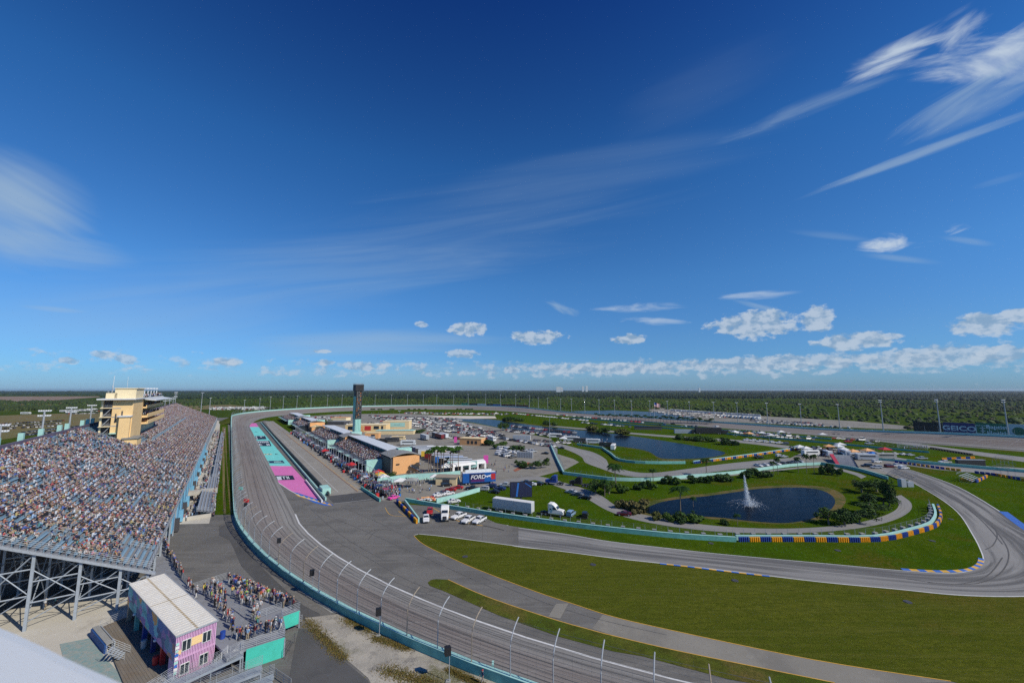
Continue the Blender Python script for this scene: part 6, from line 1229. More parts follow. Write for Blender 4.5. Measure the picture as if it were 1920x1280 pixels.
# flag at the far lake
fp = G(1228, 790); g = empty('flagpole', fp, 0, 'tall flagpole with a large striped flag beyond the back straight', 'flag'); MB().tube([(0, 0, 0), (0, 0, 24)], .14, 6).build('pole', 'white', g); mb = MB(); rows = []
for i in range(13):
    x = i * .62; rows.append([Vector((x, .25 * math.sin(i * .9), 23.6 - .45 * i * .3 - j * .38)) for j in range(14)])
mb.loft(rows); mb.mi = [(0 if j % 2 == 0 else 1) if not (i < 5 and j < 7) else 2 for i in range(12) for j in range(13)]; mb.build('flag', ['red', 'white', 'blue'], g)
# small bleachers and timing stands
def ministand(a, b, label, rows=5, h0=.5, m='galv', dirn=1, rise=.35, dep=.7):
    A, B = G(*a), G(*b); d = B - A; rz = math.atan2(d.y, d.x); root = empty('bleacher', (A + B) / 2, rz, label, 'bleacher'); L_ = d.length; mb = MB()
    for k in range(rows): mb.box((0, dirn * k * dep, h0 + k * rise), (L_, .35, .08))
    mb.build('bench', m, root, fix=True); mb = MB()
    for x in np.linspace(-L_ / 2, L_ / 2, max(3, int(L_ / 3))): mb.tube([(x, 0, h0), (x, dirn * (rows - 1) * dep, h0 + (rows - 1) * rise), (x, dirn * (rows - 1) * dep, 0), (x, 0, 0), (x, 0, h0)], .05, 4)
    mb.build('frame', 'steel', root); mb = MB(); rail(mb, [Vector((-L_ / 2, dirn * rows * dep, h0 + rows * rise)), Vector((L_ / 2, dirn * rows * dep, h0 + rows * rise))], 1.0, 3, .03, 2); mb.build('railing', 'steel', root); return root
ministand((1664, 889), (1700, 905), 'brown bleacher beside the barrier at the entry of the bend', 7, .8, 'rust', 1, .35, .55); ministand((1822, 906), (1838, 900), 'small grey bleacher inside the tyre bundles on the right', 6, .8, 'galv', 1); 
ministand((1864, 887), (1892, 893), 'tall brown scaffold stand on the far right pit road', 4, 3.2, 'rust', 1, .5, .8); ministand((1862, 872), (1893, 878), 'upper brown scaffold stand behind the tall one on the right', 3, 3.8, 'rust', 1, .5, .8); ministand((1683, 839), (1740, 843), 'long grey bleacher by the start of the right pit road', 6, .6, 'galv', 1); ministand((1640, 832), (1682, 838), 'long black bleacher left of the grey one by the right pit road', 5, .6, 'dark', 1)
# sloping covered bleacher above the pond
g = empty('covered_bleacher', G(1585, 879), -.12, 'grey and red sloping bleacher beside the paddock above the pond', 'bleacher'); a = [G(1568, 874), G(1611, 881), G(1597, 863), G(1556, 861)]
mb = MB(); o0 = g.location; V = [q - o0 for q in a]; zt = [.6, .6, 2.6, 2.6]; V2 = [Vector((v.x, v.y, z)) for v, z in zip(V, zt)]; g.rotation_euler = (0, 0, 0); mb.add(V2 + [v - Vector((0, 0, .3)) for v in V2], [(0, 1, 2, 3), (7, 6, 5, 4), (0, 4, 5, 1), (1, 5, 6, 2), (2, 6, 7, 3), (3, 7, 4, 0)]); mb.build('seating_slope', 'deckgrey', g, fix=True)
mb = MB()
for k in range(9): t = (k + .5) / 9; p, q = V2[0].lerp(V2[3], t), V2[1].lerp(V2[2], t); mb.tube([p + Vector((0, 0, .35)), q + Vector((0, 0, .35))], .14, 4)
mb.build('bench', 'galv', g); c = [V2[0], V2[0].lerp(V2[1], .18), V2[3].lerp(V2[2], .18), V2[3]]; MB().add([p + Vector((0, 0, .6)) for p in c], [(0, 1, 2, 3)]).build('red_banner', 'red', g); MB().add([V2[1] + Vector((0, 0, .6)), V2[2] + Vector((0, 0, .6)), V2[2] * 1.0 + Vector((0, 0, -2.2)), V2[1] + Vector((0, 0, -.6))], [(0, 1, 2, 3)]).build('end_wall', 'signblack', g)
g = empty('tower_cabinet', G(1692, 912), 0, 'pale grey control cabinet beside the bend bleacher', 'cabinet'); MB().box((0, 0, 1.6), (2.0, 1.8, 3.2)).build('cabinet', 'galv', g, fix=True); MB().box((3, 0, 1), (2.4, 1.4, 2)).build('side_box', 'steel', g, fix=True)
g = empty('black_rack', G(1876, 872), -.1, 'black rack of tyres on the far right pit road', 'rack'); g.location = G(1820, 873); MB().box((0, 0, 1.6), (13, 1.6, 3.0)).build('rack_body', 'signblack', g, fix=True); MB().box((0, 0, 3.2), (13.4, 1.8, .15)).build('roof', 'steel', g, fix=True)
mb = MB()
for k in range(15): p = G(1747 + k * 5.3, 841.5 + k * .85); o = MB().box((0, 0, .6), (1.3, .9, 1.2)).build('tire_pile', 'rubber', fix=True); o.location = p; tag(o, 'dark tyre pile lined up along the right pit road, %s from the left' % nth(k), 'tire pile', 'dark tyre piles on the right')
# fountain
g = empty('fountain', G(1402, 949), 0, 'tall white fountain jet splashing in the pond', 'fountain'); M('spray', (.75, .80, .84), .9, alpha=.55); V = []; F = []; rnd = np.random.RandomState(2)
def drops(n, fn, name):
    V = []; F = []
    for k in range(n):
        c, r = fn(rnd); o_ = len(V); e = rnd.randn(3, 3) * r; V += [c + e[0], c + e[1], c + e[2]]; F.append((o_, o_ + 1, o_ + 2))
    mb = MB(); mb.add([tuple(v) for v in V], F); mb.build(name, 'spray', g)
drops(4200, lambda r: (lambda t: (np.array([r.randn() * (.10 + .45 * t) - .5 + .35 * t * 2, r.randn() * (.1 + .4 * t), 10.6 * (1 - t)]), .07 + .05 * t))(r.rand() ** .8), 'water_jet')
drops(2200, lambda r: (np.array([r.randn() * 1.3 + 1.2, r.randn() * 1.0, abs(r.randn()) * 1.2]), .08), 'splash')
def arc(r):
    a = r.randint(16) * math.pi / 8 + .1; t = r.rand(); return np.array([math.cos(a) * 6.5 * t, math.sin(a) * 6.5 * t, 3.0 * t * (1 - t) * 1.6 + .1]) + r.randn(3) * .08, .045
drops(2400, arc, 'side_spray')
# ---------------- the container building and the decks around it ----------------
ZR = 9.6
p0, p1, p2, p3 = G(331, 1192, ZR), G(411, 1165, ZR), G(243, 1093, ZR), G(310, 1077, ZR)
ax_ = ((p2 - p0) + (p3 - p1)); ax_.normalize(); lat = Vector((ax_.y, -ax_.x, 0)); CL_ = ((p2 - p0).length + (p3 - p1).length) / 2; CW_ = (p1 - p0).dot(lat); gz = 4.0
cb = empty('container_building', (p0.x, p0.y, gz), math.atan2(lat.y, lat.x), 'two storey container building with white roof, pink end wall and painted side', 'building')
cp = lambda name, m, x0, x1, y0, y1, z0, z1, par=None: MB().box(((x0 + x1) / 2, (y0 + y1) / 2, (z0 + z1) / 2), (x1 - x0, y1 - y0, z1 - z0)).build(name, m, par or cb, fix=True)
H2 = ZR - gz
def muralmat():
    m = bpy.data.materials.new('mural'); m.use_nodes = True; t = NT(m.node_tree); b = t.n['Principled BSDF']; b.inputs['Roughness'].default_value = .6
    oc = t.add('ShaderNodeTexCoord').outputs['Object']; w1 = t.noise(t.v('MULTIPLY', oc, (.0, .35, .7)), 1, 2, .5, 1.5); vr = t.add('ShaderNodeTexVoronoi'); t.put(vr.inputs['Vector'], t.v('ADD', t.v('MULTIPLY', oc, (0, .45, .8)), t.xyz(0, w1, w1))); vr.inputs['Scale'].default_value = 1.1
    rp = t.add('ShaderNodeValToRGB'); t.put(rp.inputs[0], t.m('FRACT', t.m('MULTIPLY', t.sep(vr.outputs['Color'])[0], 1.0))); cs = [(.06, .34, .38), (.05, .16, .42), (.30, .18, .44), (.10, .46, .50), (.50, .26, .50), (.03, .10, .24), (.16, .50, .60), (.70, .36, .12)]
    e = rp.color_ramp; e.interpolation = 'CONSTANT'
    while len(e.elements) < 8: e.elements.new(.5)
    for i, c in enumerate(cs): e.elements[i].position = i / 8; e.elements[i].color = c + (1,)
    line = t.mr(t.m('ABSOLUTE', t.m('SUBTRACT', t.m('FRACT', t.m('MULTIPLY', w1, 9)), .5)), .0, .06, .8, 0)
    y = t.sep(oc)[1]; t.put(b.inputs['Base Color'], t.mix(line, t.mix(t.m('MULTIPLY', t.mr(y, 0, 6, 1, 0), .55), rp.outputs[0], (.34, .10, .32)), (.50, .62, .66))); MC['mural'] = m
muralmat()
cp('upper_side', 'mural', 0, .12, .1, CL_, 2.5, H2 - .12); cp('upper_body', 'pink', .12, CW_, .1, CL_, 2.75, H2 - .12); cp('lower_body', 'pink', 2.0, CW_, .1, CL_, 0, 2.75); cp('lower_inner_wall', 'dark', 1.9, 2.0, .3, CL_, 0, 2.7)
mb = MB(); n = 26
for k in range(n):      # corrugated end wall
    x = CW_ * (k + .25) / n; mb.box((x, .02, H2 / 2 - .05), (CW_ / n * .5, .12, H2 - .2))
mb.build('end_wall', 'pink', cb, fix=True); cp('end_trim', 'pink', 0, CW_, .02, .14, 2.62, 2.86); cp('end_return', 'pink', .0, .14, 0, 2.0, 0, 2.5)
for k in range(2):
    for j in range(2): cp('roof', 'roofpale' if 'roofpale' in MC else (M('roofpale', (.66, .62, .54), .7, ns=.9, na=.12, col2=(.72, .70, .64)) and 'roofpale'), -.06 + k * (CW_ / 2 + .03), CW_ / 2 - .03 + k * (CW_ / 2 + .09), -.06 + j * CL_ / 2, CL_ / 2 - .04 + j * (CL_ / 2 + .1), H2 - .12, H2)
M('seamstain', (.42, .33, .20), .8, ns=.8, na=.2); cp('roof_seam', 'seamstain', CW_ / 2 - .12, CW_ / 2 + .12, 0, CL_, H2 + .004, H2 + .012); cp('roof_seam', 'seamstain', 0, CW_, CL_ / 2 - .06, CL_ / 2 + .06, H2 + .014, H2 + .02); mb = MB()
for k in range(34): mb.box((CW_ / 2, .4 + k * (CL_ - .8) / 33, H2 + .02), (CW_ - .3, .06, .03))
mb.build('roof_ribs', 'roofpale', cb, fix=True); cp('roof_edge', 'galv', CW_ + .04, CW_ + .12, -.1, CL_ + .06, H2 - .1, H2 + .05); cp('roof_edge', 'galv', -.1, CW_ + .12, -.14, -.06, H2 - .12, H2 + .04)
for (x, z, w_) in ((.62, 3.5, .95), (CW_ - 1.55, 3.5, .95), (.62, .75, .95), (CW_ - 1.7, .9, .95)):
    f = cp('window', 'white', x, x + w_, -.10, -.05, z, z + 1.3); cp('pane', 'glass', x + .06, x + w_ * .46, -.125, -.105, z + .08, z + 1.22, f); cp('pane', 'glass', x + w_ * .54, x + w_ - .06, -.125, -.105, z + .08, z + 1.22, f)
    for ch in f.children: ch.location = (0, 0, 0)
cp('yellow_block', 'yelwall', 1.6, 2.75, -.075, -.045, 3.75, 4.7); cp('yellow_block', 'yelwall', .25, .6, -.075, -.045, 3.3, 3.8); mb = MB()
for k, (z, m) in enumerate([(4.6, 0), (4.2, 1), (3.8, 0), (3.35, 2), (2.95, 1), (2.5, 0), (2.1, 2), (1.7, 1), (1.3, 0)]): mb.box((.17, -.07, z), (.30 + .08 * (k % 2), .03, .3), 0, m)
mb.build('painted_squares', ['turq_pale', 'white', 'truckblue'], cb)
for k, m in enumerate(['rust', 'turq', 'blue', 'signblue', 'red', 'hotpink']): y = CL_ * (.04 + (5 - k) * .185); cp('pillar', m if k != 5 else 'purple', .05, .55, y, y + .5, 0, 2.5)
for y in (CL_ * .32, CL_ * .78): cp('wall_lamp', 'lamp', -.25, -.02, y, y + .35, 2.5, 2.7)
# wooden deck left of it
dk = [p0 + ax_ * (CL_ + .5) + lat * 1.9, p0 - ax_ * 6 + lat * 1.9, G(240, 1300, gz + .2), G(204, 1214, gz + .2), G(187, 1177, gz + .2), G(228, 1160, gz + .2)]
def deckmat():
    m = bpy.data.materials.new('planks'); m.use_nodes = True; t = NT(m.node_tree); b = t.n['Principled BSDF']; b.inputs['Roughness'].default_value = .85; oc = t.add('ShaderNodeTexCoord').outputs['Object']
    u = t.v('DOT_PRODUCT', oc, tuple(lat), 1); v = t.v('DOT_PRODUCT', oc, tuple(ax_), 1); k = t.m('FLOOR', t.m('DIVIDE', u, .30)); f = t.m('FRACT', t.m('DIVIDE', u, .30))
    c = t.mix(t.noise(t.xyz(k, t.m('MULTIPLY', v, .15), 0), 1.7, 3, .6), (.13, .115, .095), (.24, .215, .18)); c = t.mix(t.m('MULTIPLY', t.mr(t.noise(oc, .35, 4, .6), .45, .65), .5), c, (.17, .12, .07)); t.put(b.inputs['Base Color'], t.mix(t.mr(t.m('ABSOLUTE', t.m('SUBTRACT', f, .5)), .42, .5, 0, .85), c, (.03, .028, .025))); MC['planks'] = m
deckmat()
o = MB().prism([(q.x, q.y) for q in dk], gz - .6, gz + .25).build('wooden_deck', 'planks', fix=True); tag(o, 'weathered timber deck in front of the painted side of the container building', 'deck')
def fenceline(pts, label, h=1.07, name='railing', m='galv', bars=4, step=1.8, cat='railing'):
    P = [Vector(p) for p in pts]; mb = MB(); rail(mb, P, h, bars, .03, step); return tag(mb.build(name, m, org=P[0]), label, cat)
fenceline([G(187, 1177, gz + .25), G(207, 1168, gz + .25), G(228, 1160, gz + .25), G(238, 1160, gz + .25)], 'short railing at the far edge of the timber deck')
M('barblue', (.02, .08, .26), .6, ns=1, na=.2); bb = empty('blue_bar', G(195, 1200, gz), 0, 'blue painted bar counter beside the timber deck', 'counter'); A, B = G(173, 1192, gz), G(199, 1224, gz); d = B - A; bb.location = (A + B) / 2; bb.rotation_euler = (0, 0, math.atan2(d.y, d.x)); MB().box((0, -.1, .55), (d.length, .3, 1.1)).build('front', 'barblue', bb, fix=True); MB().box((0, .25, 1.16), (d.length + .3, .7, .10)).build('counter_top', 'concgrey', bb, fix=True); MB().box((0, .8, .55), (d.length, .12, 1.1)).build('back', 'steel', bb, fix=True)
M('chalkteal', (.16, .30, .30), .85, ns=1.5, na=.5, col2=(.34, .33, .29)); sheet('painted_ground', [q.xy[:] for q in (G(112, 1207, gz), G(168, 1196, gz), G(200, 1235, gz), G(235, 1275, gz), G(200, 1290, gz), G(120, 1240, gz))], gz + .03, 'chalkteal')
g = empty('steps', G(205, 1240, gz), SROT - .2, 'grey metal steps with white handrails beside the timber deck', 'stairs'); mb = MB()
for k in range(6): mb.box((0, -.3 * k, 1.5 - k * .26), (1.6, .3, .08))
mb.build('tread', 'steel', g); mb = MB(); rail(mb, [Vector((-.8, .2, 1.5)), Vector((-.8, -1.8, .1))], 1, 4, .022, .9); rail(mb, [Vector((.8, .2, 1.5)), Vector((.8, -1.8, .1))], 1, 4, .022, .9); mb.build('handrail', 'galv', g)
for nm, x, y, m, l in (('trash_bin', 269, 1214, 'galv', 'pale bin against the container building on the timber deck'), ('trash_bin', 291, 1245, 'red', 'red bin beside the container building at the near end of the deck')): o = MB().tube([(0, 0, 0), (0, 0, .1), (0, 0, 1.0), (0, 0, 1.05)], [.3, .33, .36, .3], 12).build(nm, m); o.location = G(x, y, gz + .25); tag(o, l, 'bin')
# raised platform with the standing crowd and the walkway to the stand
ZP = 6.5
plat = [(318, 1044), (343, 1088), (362, 1106), (425, 1085), (562, 1143), (527, 1156), (534, 1193), (452, 1219), (425, 1235)]
PP = [G(x, y, ZP) for x, y in plat] + [p1 + lat * .12 - ax_ * 1.2, p1 + lat * .12 + ax_ * (CL_ + .2), p0 + ax_ * (CL_ + .35), W(95.5, -8.7), G(286, 985, ZP)] 
PP = [Vector((q.x, q.y, ZP)) for q in PP]; pf = empty('viewing_platform', (PP[4].x, PP[4].y, gz), 0, 'grey raised platform crowded with standing spectators beside the container building', 'platform'); org = Vector(pf.location)
pl2 = [PP[i] for i in range(12)] + [G(292, 1068, ZP), G(283, 985, ZP), G(303, 985, ZP)]
mb = MB().prism([(q.x, q.y) for q in pl2], ZP - .25, ZP, bot=True); sub(mb, 'floor', 'deckgrey', pf)
def skirt(a, b, z0, z1, m, nm, th=.06):
    A, B = G(a[0], a[1], ZP), G(b[0], b[1], ZP); A.z = B.z = z0; mb = MB().wall([A, B], th, z1 - z0, z0=0); return sub(mb, nm, m, pf)
skirt((562, 1143), (527, 1156), gz + .6, ZP - .05, 'turq_bright', 'turquoise_skirt'); skirt((534, 1193), (462, 1216), gz - .2, ZP - .05, 'turq_bright', 'turquoise_skirt'); skirt((527, 1156), (534, 1193), gz, ZP - .05, 'darkgrey', 'side_skirt')
mb = MB(); rail(mb, [G(303, 985, ZP), G(318, 1044, ZP), G(343, 1088, ZP), G(362, 1106, ZP), G(425, 1085, ZP), G(562, 1143, ZP), G(527, 1156, ZP), G(534, 1193, ZP), G(452, 1219, ZP)], 1.1, 5, .03, 1.9); sub(mb, 'railing', 'galv', pf, False)
mb = MB(); rail(mb, [G(470, 1165, ZP), G(527, 1143, ZP)], 1.1, 5, .03, 1.9); rail(mb, [G(470, 1165, ZP), G(440, 1142, ZP)], 1.1, 3, .03, 1.9); sub(mb, 'inner_railing', 'galv', pf, False)
for q in pl2[2:8] + [G(400, 1096, ZP), G(460, 1100, ZP), G(510, 1122, ZP)]: sub(MB().tube([Vector((q.x, q.y, gz - .1)), Vector((q.x, q.y, ZP - .2))], .1, 6), 'support_post', 'steel', pf, False)
o = MB().tube([(0, 0, 0), (0, 0, .9)], .32, 12).build('drum', 'blue'); o.location = G(417, 1196, ZP); tag(o, 'blue plastic drum on the platform beside the pink end wall', 'drum')
# ramps at the bottom
def ramp(a, b, za, zb, wd, label, bars=6):
    A, B = G(a[0], a[1], za), G(b[0], b[1], zb); d = B - A; L_ = math.hypot(d.x, d.y); u = Vector((d.x, d.y, 0)).normalized(); nn = Vector((-u.y, u.x, 0)) * wd / 2; root = empty('ramp', (A.x, A.y, gz - .3), 0, label, 'ramp', 'metal access ramps'); mb = MB()
    q = [A - nn, B - nn, B + nn, A + nn]; mb.add(q + [p - Vector((0, 0, .3)) for p in q], [(0, 1, 2, 3), (7, 6, 5, 4), (0, 4, 5, 1), (1, 5, 6, 2), (2, 6, 7, 3), (3, 7, 4, 0)]); sub(mb, 'deck', 'steel', root)
    for s_ in (-1, 1): mb = MB(); rail(mb, [A + nn * s_, B + nn * s_], 1.07, bars, .022, 1.5); sub(mb, 'railing', 'galv', root, False)
    mb = MB()
    for k in range(4):
        p = A.lerp(B, k / 3)
        for s_ in (-.8, .8): e = p + nn * s_; mb.tube([Vector((e.x, e.y, gz - .3)), e - Vector((0, 0, .25))], .06, 5)
    sub(mb, 'support', 'steel', root, False); return root
ramp((262, 1310), (456, 1222), 4.6, 6.3, 1.5, 'metal access ramp nearest the pink wall, rising to the platform'); ramp((340, 1310), (490, 1252), 4.2, 5.4, 1.5, 'second metal access ramp from the pink wall'); ramp((430, 1300), (512, 1268), 4.0, 4.7, 1.4, 'third metal access ramp at the bottom edge'); ramp((250, 1320), (330, 1268), 4.2, 5.0, 1.3, 'short white railed ramp at the end of the timber deck', 5)
g = empty('stair_flight', G(440, 1235, 5.5), 0, 'white railed stair between the first ramp and the pink wall', 'stairs'); mb = MB(); A, B = G(402, 1262, 4.4), G(438, 1222, 6.4); 
for k in range(9): p = A.lerp(B, k / 8); mb.box((p.x, p.y, p.z), (1.3, .4, .06), .5)
sub(mb, 'tread', 'steel', g, False); mb = MB()
for dlt in (Vector((-.6, -.3, 0)), Vector((.6, .3, 0))): rail(mb, [A + dlt, B + dlt], 1.0, 5, .025, .8)
sub(mb, 'handrail', 'white', g, False)
fenceline([G(534, 1235, 4), G(552, 1205, 4)], 'dark railing on the ground right of the turquoise skirt', 1.4, m='darkgrey'); fenceline([G(505, 1262, 4), G(545, 1290, 4)], 'railing running off the bottom edge right of the ramps', 1.1); fenceline([G(540, 1180, 4), G(566, 1166, 4)], 'low railing at the foot of the small turquoise skirt', 1.1)
# speaker posts behind the track wall
for k, (bx, by, tx, ty) in enumerate([(523, 1043, 520, 1012), (585, 1115, 582, 1072), (711, 1191, 703, 1145), (842, 1277, 836, 1218), (459, 984, 457, 945)]):
    p = G(bx, by, zf(toSN(G(bx, by, 4))[0])); h = hgt(tx, ty, p) - p.z; root = empty('speaker_post', p, 0, 'black loudspeaker on a slim post behind the turquoise track wall, %s going towards the camera' % nth([1, 2, 3, 4, 0][k]), 'loudspeaker', 'loudspeaker posts behind the track wall')
    MB().tube([(0, 0, 0), (0, 0, h - .3)], .05, 6).build('post', 'galv', root); MB().box((-.25, .05, h - .1), (.75, .6, .95), .4).build('loudspeaker', 'signblack', root, fix=True); MB().box((-.1, 0, .06), (.6, .6, .12)).build('base', 'concgrey', root, fix=True)
for k, (x, y) in enumerate([(502, 1048), (496, 1047)]): o = MB().tube([(-.35, 0, .45), (.35, 0, .45)], .42, 10).build('rubber_roller', 'rubber'); o.location = G(x, y, 4); tag(o, '%s of two black rollers at the foot of a speaker post' % ('right one', 'left one')[k], 'roller')
# signal lights on the fence, drains, manholes
for k, (x, y, ty, m, l) in enumerate([(450, 925, 915, 'turq', 'small turquoise box on the catch fence of the straight'), (459, 968, 938, 'red', 'red lamp cluster on the catch fence near the start of the turn')]):
    p = W(150 + (k == 0) * 38, 4.6 + .3 * (k == 1), 1.5); p = G(x, y + 8, 2.2); g = empty('signal_box', p, 0, l, 'signal'); MB().box((0, 0, hgt(x, ty, p) - p.z), (1.3, .5, .9)).build('lamp_box', m, g, fix=True); MB().tube([(0, 0, -1), (0, 0, hgt(x, ty, p) - p.z)], .06, 5).build('post', 'steel', g)
for k, (x, y) in enumerate([(872, 1043), (1112, 1058), (1378, 1088), (1702, 1128), (1333, 1018), (1571, 1031.5), (1748, 1013.5), (1783, 973)]): o = MB().tube([(0, 0, 0), (0, 0, .06)], .7, 10).box((0, 0, .08), (1.0, .7, .05)).build('drain_cover', 'darkgrey'); o.location = G(x, y, .05); tag(o, 'dark round drain cover in the grass beside the road course, %s from the list along the grass' % nth(k), 'drain cover', 'drain covers'); o['label'] = ['drain cover in the tip of the big grass wedge', 'drain cover just below the pale road start', 'drain cover under the long blue and yellow kerb', 'drain cover at the right of the big grass', 'drain cover right under the first tyre bundles', 'drain cover below the middle tyre bundles', 'drain cover inside the bend near the corner bundles', 'drain cover on the inner grass near the bend road'][k]
# wall gate segment and the near parapet of the tower the photo is taken from
g = G(924, 1262, 4); o = MB().box((0, 0, .65), (.25, .8, 1.3)).build('wall_bracket', 'turq_pale', fix=True); o.location = g; tag(o, 'pale turquoise upright at a joint of the near track wall', 'bracket')
zc_ = CH - .62; pts = [(-60, 1140), (0, 1166), (28, 1176), (60, 1190), (96, 1206), (130, 1223), (170, 1241), (210, 1258), (250, 1276), (300, 1306)]
mb = MB(); rows = []
E0 = [G(x, y, zc_) for x, y in pts]
for i, q in enumerate(E0):
    t = E0[min(i + 1, len(E0) - 1)] - E0[max(i - 1, 0)]; t.z = 0; t.normalize(); nn = Vector((-t.y, t.x, 0)); nn = nn if nn.y > 0 else -nn
    rows.append([q + nn * -.5 + Vector((0, 0, .0)), q - nn * .03, q - nn * .008 + Vector((0, 0, -.006)), q + Vector((0, 0, -.02)), q + Vector((0, 0, -.12)), q - nn * .5 + Vector((0, 0, -.12))])
mb.loft(rows, 0, True); M('capmetal', (.62, .65, .66), .45); tag(mb.build('parapet_cap', 'capmetal', org=E0[4], smoothf=False, fix=True), 'pale blurred roof edge in the bottom left foreground', 'roof edge')
# distant towers on the horizon
for k, (x, w_, h_) in enumerate([(1046, 9, 4), (1091, 3, 5), (1098, 4, 5.5), (1306, 3, 2.2), (1052, 4, 3)]):
    p = Vector(((x - 960) / FPX * 6200, 6200 * .9928, 0)); o = MB().box((0, 0, 20 + h_ * 5), (w_ * 8, 20, 40 + h_ * 10)).build('distant_building', 'signwhite', fix=True); o.location = p; tag(o, 'pale block on the horizon, %s counted in a far town' % nth(k), 'building', 'far town on the horizon')
for k, l in enumerate(['widest pale block of the far town on the horizon', 'left tower of the far pair on the horizon', 'right tower of the far pair on the horizon', 'lone tiny pale building on the horizon further right', 'small pale block joined to the widest one on the horizon']): bpy.data.objects['distant_building' + ('' if k == 0 else '.%03d' % k)]['label'] = l
# ---------------- people ----------------
SHIRT = {'white': (.56, .56, .56), 'black': (.02, .02, .024), 'grey': (.22, .23, .24), 'light blue': (.25, .42, .62), 'royal blue': (.02, .09, .42), 'navy': (.015, .025, .09), 'red': (.50, .03, .03), 'maroon': (.16, .015, .03), 'orange': (.60, .13, .03), 'yellow': (.72, .50, .06), 'lime': (.30, .52, .06), 'pink': (.66, .25, .38), 'tan': (.46, .36, .24), 'teal': (.05, .34, .34), 'purple': (.18, .08, .28)}
SHIRT = {k: tuple(x * .82 + sum(v) / 3 * .12 for x in v) for k, v in SHIRT.items()}
for k, v in SHIRT.items(): M('cloth_' + k.replace(' ', '_'), v, .9)
for k, v in {'jeans': (.05, .08, .16), 'dark': (.02, .02, .025), 'khaki': (.38, .31, .20), 'grey shorts': (.18, .18, .19), 'white shorts': (.6, .6, .58)}.items(): M('legs_' + k.replace(' ', '_'), v, .9)
for k, v in enumerate([(.58, .34, .24), (.50, .28, .19), (.36, .19, .12), (.16, .08, .05)]): M('skin_%d' % k, v, .6)
for k, v in enumerate([(.03, .02, .012), (.10, .06, .03), (.32, .22, .10), (.35, .34, .33)]): M('hair_%d' % k, v, .8)
M('shoe', (.05, .05, .055), .7)
def body(pose):
    j = {'pel': (0, 0, .95, .145, .12), 'spi': (0, 0, 1.14, .135, .105), 'che': (0, 0, 1.36, .165, .12), 'nek': (.01, 0, 1.50, .058, .058), 'hea': (.03, 0, 1.60, .088, .082), 'top': (.02, 0, 1.695, .07, .075)}
    arms = {'down': ((-.02, .25, 1.14), (.05, .27, .90), (.07, .27, .82)), 'rail': ((.10, .27, 1.18), (.34, .20, 1.10), (.41, .18, 1.09)), 'phone': ((.16, .24, 1.20), (.28, .14, 1.42), (.31, .11, 1.50)), 'lap': ((.10, .25, 1.16), (.30, .15, 1.02), (.37, .12, 1.00))}
    aL, aR = {'stand': ('down', 'down'), 'walk': ('down', 'lap'), 'rail': ('rail', 'rail'), 'phone': ('phone', 'down'), 'sit': ('lap', 'lap'), 'sitphone': ('phone', 'lap')}[pose]
    sit = pose.startswith('sit'); dz = -.42 if sit else 0
    if sit: legs = ((.42, .12, .50), (.42, .12, .09), (.57, .13, .05)), ((.42, -.14, .50), (.36, -.13, .09), (.51, -.15, .05))
    elif pose == 'walk': legs = ((.16, .10, .50), (.22, .10, .09), (.38, .11, .05)), ((-.04, -.10, .50), (-.26, -.10, .12), (-.12, -.11, .05))
    else: legs = ((.02, .12, .50), (0, .13, .09), (.16, .15, .05)), ((.03, -.11, .50), (-.02, -.12, .09), (.14, -.14, .05))
    vs, rad, ed, lab = [], [], [], []
    def V(p, r): vs.append((p[0], p[1], p[2])); rad.append(r if isinstance(r, tuple) else (r, r)); return len(vs) - 1
    def E(a, b, l): ed.append((a, b)); lab.append(l)
    lean = .10 if pose in ('rail',) else (.06 if sit else 0)
    ids = {k: V((v[0] + lean * max(0, v[2] - .95) * 1.6, v[1], v[2] + dz), (v[3], v[4])) for k, v in j.items()}
    E(ids['pel'], ids['spi'], 1); E(ids['spi'], ids['che'], 1); E(ids['che'], ids['nek'], 0); E(ids['nek'], ids['hea'], 0); E(ids['hea'], ids['top'], 0); hands = []
    for sg, a in ((1, aL), (-1, aR)):
        s0 = V((lean * .7, sg * .185, 1.42 + dz), .066); E(ids['che'], s0, 1); e, w_, h = arms[a]; ex = lean * .5
        e1 = V((e[0] + ex, sg * e[1], e[2] + dz), .043); E(s0, e1, 1); w1 = V((w_[0] + ex, sg * w_[1], w_[2] + dz), .028); E(e1, w1, 0); h1 = V((h[0] + ex, sg * h[1], h[2] + dz), (.038, .02)); E(w1, h1, 0); hands.append((Vector(vs[w1]), Vector(vs[h1]), sg))
    for sg, (k, an, to) in ((1, legs[0]), (-1, legs[1])):
        hp_ = V((.0 if not sit else .04, sg * .09, .88 + dz), .088); E(ids['pel'], hp_, 2); k1 = V(k, .058); E(hp_, k1, 2); a1 = V(an, .040); E(k1, a1, 2); t1 = V(to, (.042, .03)); E(a1, t1, 3)
    me = bpy.data.meshes.new('p'); me.from_pydata(vs, ed, []); ob = bpy.data.objects.new('p', me); COL.objects.link(ob); md = ob.modifiers.new('s', 'SKIN'); md.use_smooth_shade = True
    for i, r in enumerate(rad): me.skin_vertices[0].data[i].radius = r
    me.skin_vertices[0].data[0].use_root = True; sb = ob.modifiers.new('d', 'SUBSURF'); sb.levels = 1; sb.render_levels = 1
    dg = bpy.context.evaluated_depsgraph_get(); m2 = bpy.data.meshes.new_from_object(ob.evaluated_get(dg)); bpy.data.objects.remove(ob); m2.name = 'person_' + pose
    mb = MB(); mb.v = [tuple(v.co) for v in m2.vertices]; hx = vs[ids['hea']]
